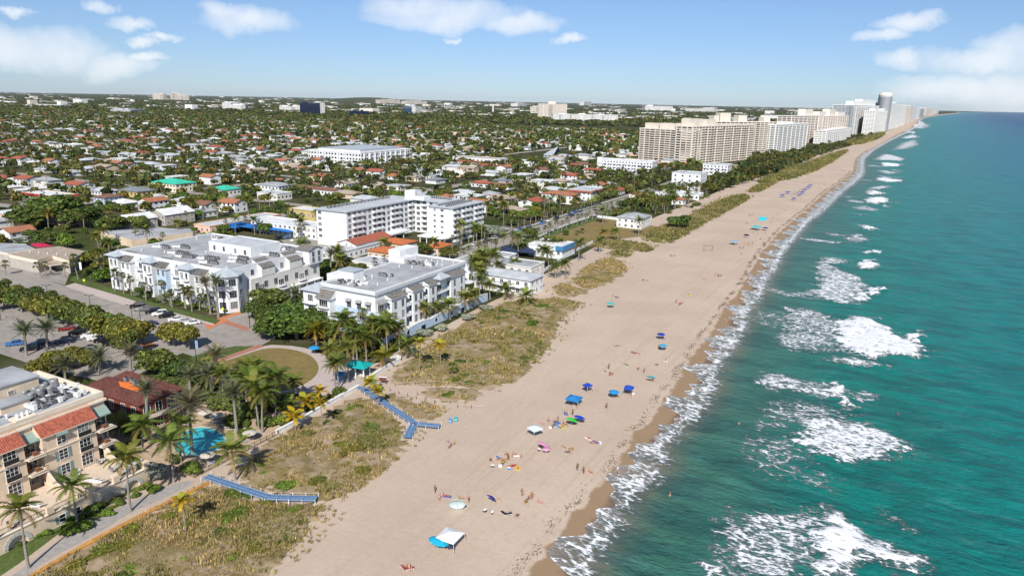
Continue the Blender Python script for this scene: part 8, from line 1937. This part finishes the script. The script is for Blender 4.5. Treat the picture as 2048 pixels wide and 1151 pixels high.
def car(x, y, rz, col, kind, label, group='parked cars', z=.02):
    b_, g_, r_, L, Wd = CM[kind]; o = thing('car', label, 'car', (x, y, z), rz, group=group)
    place('body', b_, o, color=col); place('windows', g_, o); place('roof', r_, o, color=col)
    for sx in (-L*.31, L*.30):
        for sy in (-1, 1): w = place('wheel', TYM, o, (sx, sy*(Wd/2-.1), .34)); w.rotation_euler = (R(-90)*sy, 0, 0); place('rim', RMM, w)
    for sy in (-1, 1): place('headlight', LPM, o, (-L/2+.02, sy*(Wd/2-.34), .68)); place('tail_light', LRM, o, (L/2-.03, sy*(Wd/2-.3), .76))
    return o
CN = {'black': (.012,.012,.014), 'white': (.78,.78,.78), 'grey': (.18,.18,.19), 'red': (.22,.015,.015), 'navy': (.02,.03,.10), 'silver': (.5,.5,.52), 'blue': (.05,.16,.42)}
cars = []
def park(px_, py_, c_, kind='suv', az=118): x, y = G(px_, py_); cars.append((car(x, y, R(az + rnd.uniform(-3, 3)), CN[c_], kind, 'x'), f'{c_} {"sport utility car" if kind == "suv" else "saloon car"}'))
for px_, py_, c_, k_ in [(134,660,'red','sedan'),(155,668,'black','suv'),(180,674,'white','suv'),(192,679,'white','sedan'),(206,683,'black','suv'),(222,690,'black','suv'),(242,692,'black','suv'),(178,700,'black','sedan'),(128,685,'navy','suv'),(80,690,'navy','suv'),(60,700,'black','suv'),(275,614,'black','suv'),(292,620,'grey','sedan'),(306,625,'black','suv'),(320,630,'white','suv'),(333,634,'black','suv'),(352,641,'white','sedan'),(368,645,'silver','sedan'),(385,648,'white','sedan'),(30,690,'blue','sedan'),(300,650,'navy','sedan'),(268,700,'white','sedan'),(280,654,'black','suv')]: park(px_, py_, c_, k_, 60)
for px_, py_, c_, k_ in [(8,492,'silver','sedan'),(16,490,'black','suv'),(26,488,'white','sedan'),(36,486,'grey','suv'),(48,484,'white','suv'),(135,482,'white','sedan'),(556,478,'black','suv'),(575,476,'blue','sedan'),(590,482,'white','suv'),(612,486,'grey','sedan'),(300,444,'black','sedan'),(285,446,'grey','suv'),(270,448,'white','sedan'),(318,440,'black','suv'),(335,437,'black','sedan'),(250,450,'silver','sedan'),(860,474,'black','suv'),(880,478,'navy','sedan'),(900,472,'white','suv'),(870,466,'silver','sedan'),(1142,432,'black','sedan'),(1020,375,'black','suv'),(30,400,'white','sedan'),(190,398,'silver','sedan'),(205,396,'white','suv'),(330,398,'grey','sedan'),(240,392,'black','suv')]: park(px_, py_, c_, k_, rnd.choice((0, 90, 90)))
for i, y in enumerate(np.arange(232, 440, 9.5)):
    if i % 4 == 2: continue
    c_ = rnd.choice(list(CN)); cars.append((car(-179.6, y+rnd.uniform(-1, 1), R(90), CN[c_], rnd.choice(('suv','sedan')), 'x'), f'{c_} car parked on the shore road'))
relabel(cars, LM + [('the median trees, middle',150,640),('the right median trees',270,660),('the plaza verge',400,700),('the car park entrance',250,690)])
# ------------------------------------------------------------------ people on the beach
def skinned(verts, edges, rad, root=0, sub=1, name='body', m='skin'):
    me = bpy.data.meshes.new(name); me.from_pydata(verts, edges, []); o = bpy.data.objects.new('tmp_figure', me); COL.objects.link(o)
    md = o.modifiers.new('skin', 'SKIN'); md.use_smooth_shade = True; sb = o.modifiers.new('sub', 'SUBSURF'); sb.levels = sub; sb.render_levels = sub
    for i, r in enumerate(rad): sv_ = me.skin_vertices[0].data[i]; sv_.radius = (r, r) if not isinstance(r, tuple) else r; sv_.use_root = (i == root)
    dg = bpy.context.evaluated_depsgraph_get(); out = bpy.data.meshes.new_from_object(o.evaluated_get(dg)); bpy.data.objects.remove(o); out.name = name
    out.materials.clear(); out.materials.append(MATS[m]); return out
def figure(pose):
    J = {'stand': dict(pel=(0,0,.95), ch=(0,0,1.28), nk=(0,0,1.50), hd=(0,-.02,1.64), sh=(.19,0,1.40), el=(.27,.04,1.12), wr=(.29,-.06,.88), hip=(.10,0,.90), kn=(.12,-.03,.50), an=(.12,.03,.08), to=(.14,-.13,.04)),
         'sit': dict(pel=(0,0,.14), ch=(0,.16,.46), nk=(0,.24,.66), hd=(0,.24,.80), sh=(.19,.20,.57), el=(.28,.40,.34), wr=(.26,.48,.10), hip=(.10,-.04,.13), kn=(.16,-.42,.40), an=(.15,-.66,.08), to=(.16,-.80,.06)),
         'lie': dict(pel=(0,0,.13), ch=(0,.33,.15), nk=(0,.54,.15), hd=(0,.68,.15), sh=(.19,.45,.14), el=(.36,.25,.09), wr=(.33,.0,.07), hip=(.10,-.06,.12), kn=(.13,-.46,.13), an=(.13,-.86,.08), to=(.14,-.94,.15))}[pose]
    v = [J['pel'], J['ch'], J['nk'], J['hd']]; r = [(.13,.10), (.15,.11), .055, .098]; e = [(0,1),(1,2),(2,3)]
    for s in (-1, 1):
        f = lambda n: (J[n][0]*s, J[n][1], J[n][2]); b0 = len(v)
        v += [f('sh'), f('el'), f('wr'), f('hip'), f('kn'), f('an'), f('to')]; r += [.062,.045,.032,.092,.058,.042,.035]
        e += [(1,b0),(b0,b0+1),(b0+1,b0+2),(0,b0+3),(b0+3,b0+4),(b0+4,b0+5),(b0+5,b0+6)]
        d = Vector(f('wr'))-Vector(f('el')); d.normalize(); pc = Vector(f('wr'))+d*.07; k = len(v); v.append(tuple(pc)); r.append((.036,.018)); e.append((b0+2, k))
        sd_ = Vector((0, 1, 0)) if pose != 'lie' else Vector((1, 0, 0))
        for q, (off_, ln) in enumerate(((-.030,.085),(-.010,.095),(.010,.09),(.030,.072))):
            a_ = pc + sd_*off_ + d*.04; t_ = a_ + d*ln + Vector((-s*.015, 0, 0)); v += [tuple(a_), tuple(t_)]; r += [.009,.007]; e += [(k, len(v)-2), (len(v)-2, len(v)-1)]
        t1 = Vector(f('wr')) + d*.03 - sd_*.045; v.append(tuple(t1)); r.append(.010); e.append((k, len(v)-1))
    v.append((J['hd'][0], J['hd'][1]-.11, J['hd'][2]-.01) if pose != 'lie' else (0, J['hd'][1], J['hd'][2]+.11)); r.append(.018); e.append((3, len(v)-1))
    body = skinned(v, e, r)
    h = Vector(J['hd']); up = (0, 0, .045) if pose != 'lie' else (0, .05, 0); bk = (0, .03, 0) if pose != 'lie' else (0, 0, -.02)
    hair = [skinned([tuple(h+Vector(up)+Vector(bk)), tuple(h+Vector(bk)*2.6-Vector(up)*1.6)], [(0,1)], [.098,.07], name='hair', m=m_) for m_ in ('hair', 'hair_fair')]
    ph = [tuple(Vector(J['pel'])+Vector((0,0,.02))), J['hip'], (-J['hip'][0], J['hip'][1], J['hip'][2])]
    mid = lambda s: tuple(Vector((J['hip'][0]*s, J['hip'][1], J['hip'][2])).lerp(Vector((J['kn'][0]*s, J['kn'][1], J['kn'][2])), .55))
    shorts = skinned(ph + [mid(1), mid(-1)], [(0,1),(0,2),(1,3),(2,4)], [(.142,.112),.106,.106,.088,.088], name='swim_shorts', m='swim')
    suit = skinned([J['pel'], J['ch'], tuple(Vector(J['pel'])*.55+Vector(J['ch'])*.45)], [(0,2),(2,1)], [(.142,.112),(.158,.118),(.135,.108)], name='swimsuit', m='swim')
    return body, hair, shorts, suit
FIG = {p: figure(p) for p in ('stand', 'sit', 'lie')}
SKN = [(.50,.28,.18),(.44,.23,.14),(.36,.18,.11),(.56,.34,.24),(.22,.11,.065)]; SWC = {'red': (.5,.02,.02), 'black': (.015,.015,.018), 'blue': (.02,.10,.42), 'white': (.8,.8,.78), 'orange': (.7,.18,.02), 'green': (.03,.25,.08), 'pink': (.7,.2,.3), 'navy': (.015,.02,.09), 'yellow': (.7,.5,.03)}
PW = {'stand': 'standing', 'sit': 'sitting', 'lie': 'lying'}; people = []
def person(x, y, pose, z=None, rz=None, where=''):
    c_ = rnd.choice(list(SWC)); o = thing('person', 'x', 'person', (x, y, zbeach(x, y) if z is None else z), rnd.uniform(0, 6.28) if rz is None else rz, group='people on the beach'); b_, h_, s_, u_ = FIG[pose]
    place('body', b_, o, color=rnd.choice(SKN)); place('hair', rnd.choice(h_), o); w_ = rnd.random() < .5; place('swimsuit' if w_ else 'swim_shorts', u_ if w_ else s_, o, color=SWC[c_])
    people.append((o, f'{PW[pose]} person in {c_} {"swimsuit" if w_ else "shorts"}')); return o
def towel(x, y, col, label, rz=0): o = tag(place('beach_towel', cached('towel', lambda: MB().box(-.45,-.95,0,.45,.95,.02,'cloth').mesh('beach_towel')), None, (x, y, zbeach(x, y)+.012), rz, color=col), label, 'towel', 'beach towels'); return o
twl = []
def cluster(px_, py_, poses, spread=1.1, towels=0):
    x0, y0 = G(px_, py_)
    for i, p in enumerate(poses):
        a = 2.4*i + rnd.uniform(0, .5); r = spread*math.sqrt(i+.3); x, y = x0 + r*math.cos(a), y0 + r*math.sin(a)*.8
        if p == 'l' and rnd.random() < .8 or (p == 's' and rnd.random() < .15):
            nm = rnd.choice(list(SWC)); rz = rnd.uniform(0, 6.28); twl.append((towel(x, y, tuple(min(1, v*1.1+.03) for v in SWC[nm]), 'x', rz), f'{nm} towel spread on the sand')); person(x, y, {'l': 'lie', 's': 'sit'}[p], zbeach(x, y)+.03, rz)
        else: person(x, y, {'p': 'stand', 's': 'sit', 'l': 'lie'}[p])
for px_, py_, ps in [(902,888,'sss'),(1003,926,'sspssl'),(1020,916,'psp'),(1036,918,'ps'),(1030,938,'l'),(878,991,'sps'),(888,992,'l'),(931,1006,'ps'),(991,1003,'s'),(1050,1000,'spss'),(1073,1006,'sp'),(1028,1034,'ss'),(897,1090,'ssp'),(1105,851,'spsss'),(1124,850,'sps'),(1140,832,'ps'),(1137,901,'sss'),(1185,883,'lls'),(1208,818,'p'),(1150,810,'sps'),(1161,947,'pp'),(1175,944,'s'),
 (1230,692,'l'),(1248,730,'l'),(1273,709,'sl'),(1327,721,'l'),(1309,731,'s'),(1284,746,'pp'),(1217,749,'sps'),(1213,739,'p'),(1176,780,'ss'),(1228,795,'s'),(1258,786,'pss'),(1322,677,'s'),(1326,698,'ss'),(1300,762,'s'),(1503,488,'psp'),(1494,491,'sp'),(1484,498,'ps'),(1480,509,'s'),(1519,478,'l'),(1513,470,'p'),(1528,467,'s'),(1505,467,'p'),(1544,438,'p'),(1552,431,'p'),(1556,428,'s'),(1571,422,'ss'),(1436,554,'spps'),(1231,594,'ss'),(1223,609,'l'),(1290,562,'ss'),(1345,512,'sss'),(1375,591,'s'),(1357,609,'spsl'),(1502,433,'pp'),(1492,447,'s'),(1540,445,'s'),(1600,400,'p'),(1640,376,'ss'),(1650,372,'sp'),(1655,364,'s'),(1558,374,'pp'),(1616,368,'ss'),(1090,900,'ss'),(1405,560,'s'),(1447,640,'s'),(1478,602,'p'),(1660,355,'p'),(1690,325,'p'),(1618,362,'s'),(1538,1,'') ]:
    if ps: cluster(px_, py_, ps)
for px_, py_ in ((1795,828),(1340,989),(1478,848)): x, y = G(px_, py_, SEA); person(x, y, 'stand', SEA-1.05)
for px_, py_, in ((1236,947),): x, y = G(px_, py_); person(x, y, 'stand', SEA+.1)
relabel(people, BL); relabel(twl, BL)
for px_, py_, c_, l_, r_, tl in [(1322,668,(.01,.04,.36),'dark blue parasol near the water',1.25,0),(1326,690,(.04,.32,.60),'light blue parasol just below the dark blue one',1.2,0),(1302,752,(.03,.50,.58),'turquoise parasol near the seaweed line',1.2,.5),(1228,783,(.02,.26,.60),'light blue parasol between the two small tents',1.3,0),(1143,838,(.03,.55,.05),'bright green parasol beside the royal blue one',1.35,.35),(1158,833,(.01,.06,.48),'royal blue parasol touching the green one',1.35,.35),(1085,887,(.75,.30,.55),'pink parasol over two sunbathers',1.3,.5),(1093,898,(.78,.38,.60),'pale pink small parasol lying next to the pink one',.85,1.0),(914,1007,(.60,.74,.76),'tilted pale parasol with white panels',1.5,1.1),(979,994,(.01,.03,.30),'navy parasol near the centre of the beach',.95,.7),(876,1079,(.02,.45,.68),'large cyan parasol beside the white tent',1.75,.35),
 (1531,455,(.01,.03,.16),'navy parasol right of the teal tents',1.6,0),(1493,469,(.01,.03,.16),'black and white parasol left of the teal tents',1.6,.4),(1565,389,(.01,.08,.40),'blue parasol at the left end of the rental row',2.1,0),(1576,383,(.01,.08,.40),'second blue parasol from the left in the rental row',2.1,0),(1588,396,(.01,.05,.30),'nearest blue parasol of the rental row',2.0,0),(1599,388,(.01,.07,.38),'third blue parasol of the rental row',2.0,0),(1604,384,(.01,.07,.38),'fourth blue parasol of the rental row',2.0,0),(1609,379,(.01,.07,.38),'fifth blue parasol of the rental row',2.0,0),(1616,374,(.01,.07,.38),'sixth blue parasol of the rental row',2.0,0),(1621,370,(.01,.07,.38),'farthest blue parasol of the rental row',2.0,0),(1222,605,(.04,.45,.42),'teal parasol on the open sand north of the dune',1.3,0),(1690,338,(.3,.5,.6),'pale parasol far up the beach',1.8,0)]:
    x, y = G(px_, py_, 2.0); parasol(x, y, c_, l_, r_, 2.1, tl, R(rnd.uniform(150, 210)), z=zbeach(x, y))
for px_, py_, c_, l_, w_, kd in [(1148,796,(.02,.20,.50),'big blue beach tent with four legs above the green parasol',3.3,'peak'),(1258,775,(.015,.07,.45),'small blue beach tent right of the light blue parasol',2.2,'peak'),(1175,770,(.015,.06,.40),'small dark blue beach tent left of the light blue parasol',1.9,'peak'),(1070,856,(.62,.70,.80),'white four-legged beach tent beside the crowd',2.5,'peak'),(900,1070,(.78,.80,.84),'white beach tent beside the cyan parasol',3.4,'peak'),(1526,434,(.02,.45,.58),'turquoise arched sun shelter on the north beach',4.5,'arch'),(1513,453,(.05,.48,.48),'teal square beach tent on the north beach',5.0,'peak'),(1469,482,(.25,.35,.52),'grey-blue beach tent left of the bathers',3.6,'peak')]:
    x, y = G(px_, py_, 2.2); tent(x, y, c_, l_, w_, 2.3, R(rnd.uniform(-25, 10)), kind=kd)
chs = []
for px_, py_, c_, nm in [(997,919,(.03,.20,.55),'blue'),(1031,916,(.8,.8,.8),'white'),(808,1141,(.35,.08,.06),'red'),(818,1142,(.35,.08,.06),'red'),(1231,593,(.75,.75,.75),'white'),(1234,596,(.02,.03,.10),'navy'),(1110,853,(.05,.25,.6),'blue'),(1118,858,(.04,.3,.6),'blue'),(905,1083,(.03,.03,.03),'black'),(1378,590,(.8,.8,.8),'white'),(1350,511,(.05,.35,.35),'teal'),(1342,513,(.05,.35,.35),'teal'),(1015,1032,(.02,.02,.025),'black'),(1008,1031,(.02,.02,.025),'black')]:
    x, y = G(px_, py_); chs.append((lounger(x, y, R(rnd.uniform(100, 260)), 'x', c_, zbeach(x, y), 'beach chairs', 'beach_chair', 'chair', .85), f'{nm} folding beach chair'))
for px_, py_ in ((812,1140),(819,1141)): x, y = G(px_, py_); person(x, y, 'sit', .42)
relabel(people[-2:], BL); relabel(chs, BL)
for i in range(16): px_, py_ = 1582 + i*2.6, 392 - i*1.55; x, y = G(px_ + (i % 2)*4, py_); lounger(x, y, R(200), f'blue rental lounger, {NEAR[min(i, 13)]} to the camera' + (' end' if i == 14 else ' far end' if i == 15 else ''), (.01,.08,.42), zbeach(x, y), 'rental loungers under the blue parasols')
cl = []
for px_, py_, c_, nm in [(1000,935,(.8,.8,.8),'white'),(1018,940,(.05,.2,.5),'blue'),(1045,990,(.06,.2,.08),'green'),(985,935,(.05,.05,.05),'black'),(1078,903,(.03,.03,.03),'black'),(1100,858,(.7,.7,.7),'grey'),(1200,888,(.5,.6,.7),'pale blue'),(890,1096,(.5,.05,.05),'red'),(1266,790,(.7,.7,.7),'grey'),(970,1025,(.03,.03,.03),'black'),(985,1029,(.1,.1,.1),'dark')]:
    x, y = G(px_, py_); o = thing('cooler_box', 'x', 'cooler', (x, y, zbeach(x, y)), rnd.uniform(0, 3), group='cool boxes on the beach'); place('box', cached('cool', lambda: MB().box(-.32,-.2,0,.32,.2,.34,'cloth').mesh('box')), o, color=c_); place('lid', cached('lid', lambda: MB().box(-.34,-.22,.345,.34,.22,.42,'plastic_white').mesh('lid')), o); cl.append((o, f'{nm} cool box'))
relabel(cl, BL)
st_ = thing('beach_cart', 'black folding beach cart beside the white tent', 'cart', (*G(903, 1098), .05), R(30)); MB().box(-.5,-.3,.3,.5,.3,.75,'navy_canvas').build('basket', st_); MB().tube([(.5,0,.5),(1.0,0,.95)], .025, 'metal_dark', 5).build('handle', st_)
for a in (-.4, .4):
    for b_ in (-.34, .34): w = place('wheel', TYM, st_, (a, b_, .18), 0, .52); w.rotation_euler = (R(90), 0, 0)
sw = thing('swing_frame', 'dark metal swing frame standing on the sand', 'swing', (*G(1416, 502), 0), R(30))
for s in (-2.2, 2.2): MB().tube([(s,-1.0,0),(s,0,2.8),(s,1.0,0)], .07, 'metal_dark', 6).build('side_frame', sw)
MB().tube([(-2.2,0,2.8),(2.2,0,2.8)], .07, 'metal_dark', 6).build('top_bar', sw)
for s in (-1, 1): MB().box(s-.35,-.15,.5,s+.35,.15,.56,'wood').tube([(s-.3,0,.56),(s-.3,0,2.8)], .015, 'metal_dark', 4).tube([(s+.3,0,.56),(s+.3,0,2.8)], .015, 'metal_dark', 4).build('swing_seat', sw)
# ------------------------------------------------------------------ air: thin even haze over everything but the sky
hz = MB().box(-34000, -260, -3.0, 34000, 34000, 230, 'white_wall').mesh('haze'); hz.materials.clear()
m = bpy.data.materials.new('haze_air'); m.use_nodes = True; t = m.node_tree; t.nodes.clear(); ou = N(t, 'ShaderNodeOutputMaterial'); pvn = N(t, 'ShaderNodeVolumePrincipled', inp={'Density': 1.0e-5, 'Color': (.78, .88, 1.0, 1), 'Anisotropy': 0.0}); t.links.new(pvn.outputs[0], ou.inputs['Volume'])
hz.materials.append(m); tag(place('haze', hz, kind='stuff'), 'thin bluish haze hanging over the far suburb and sea', 'haze')
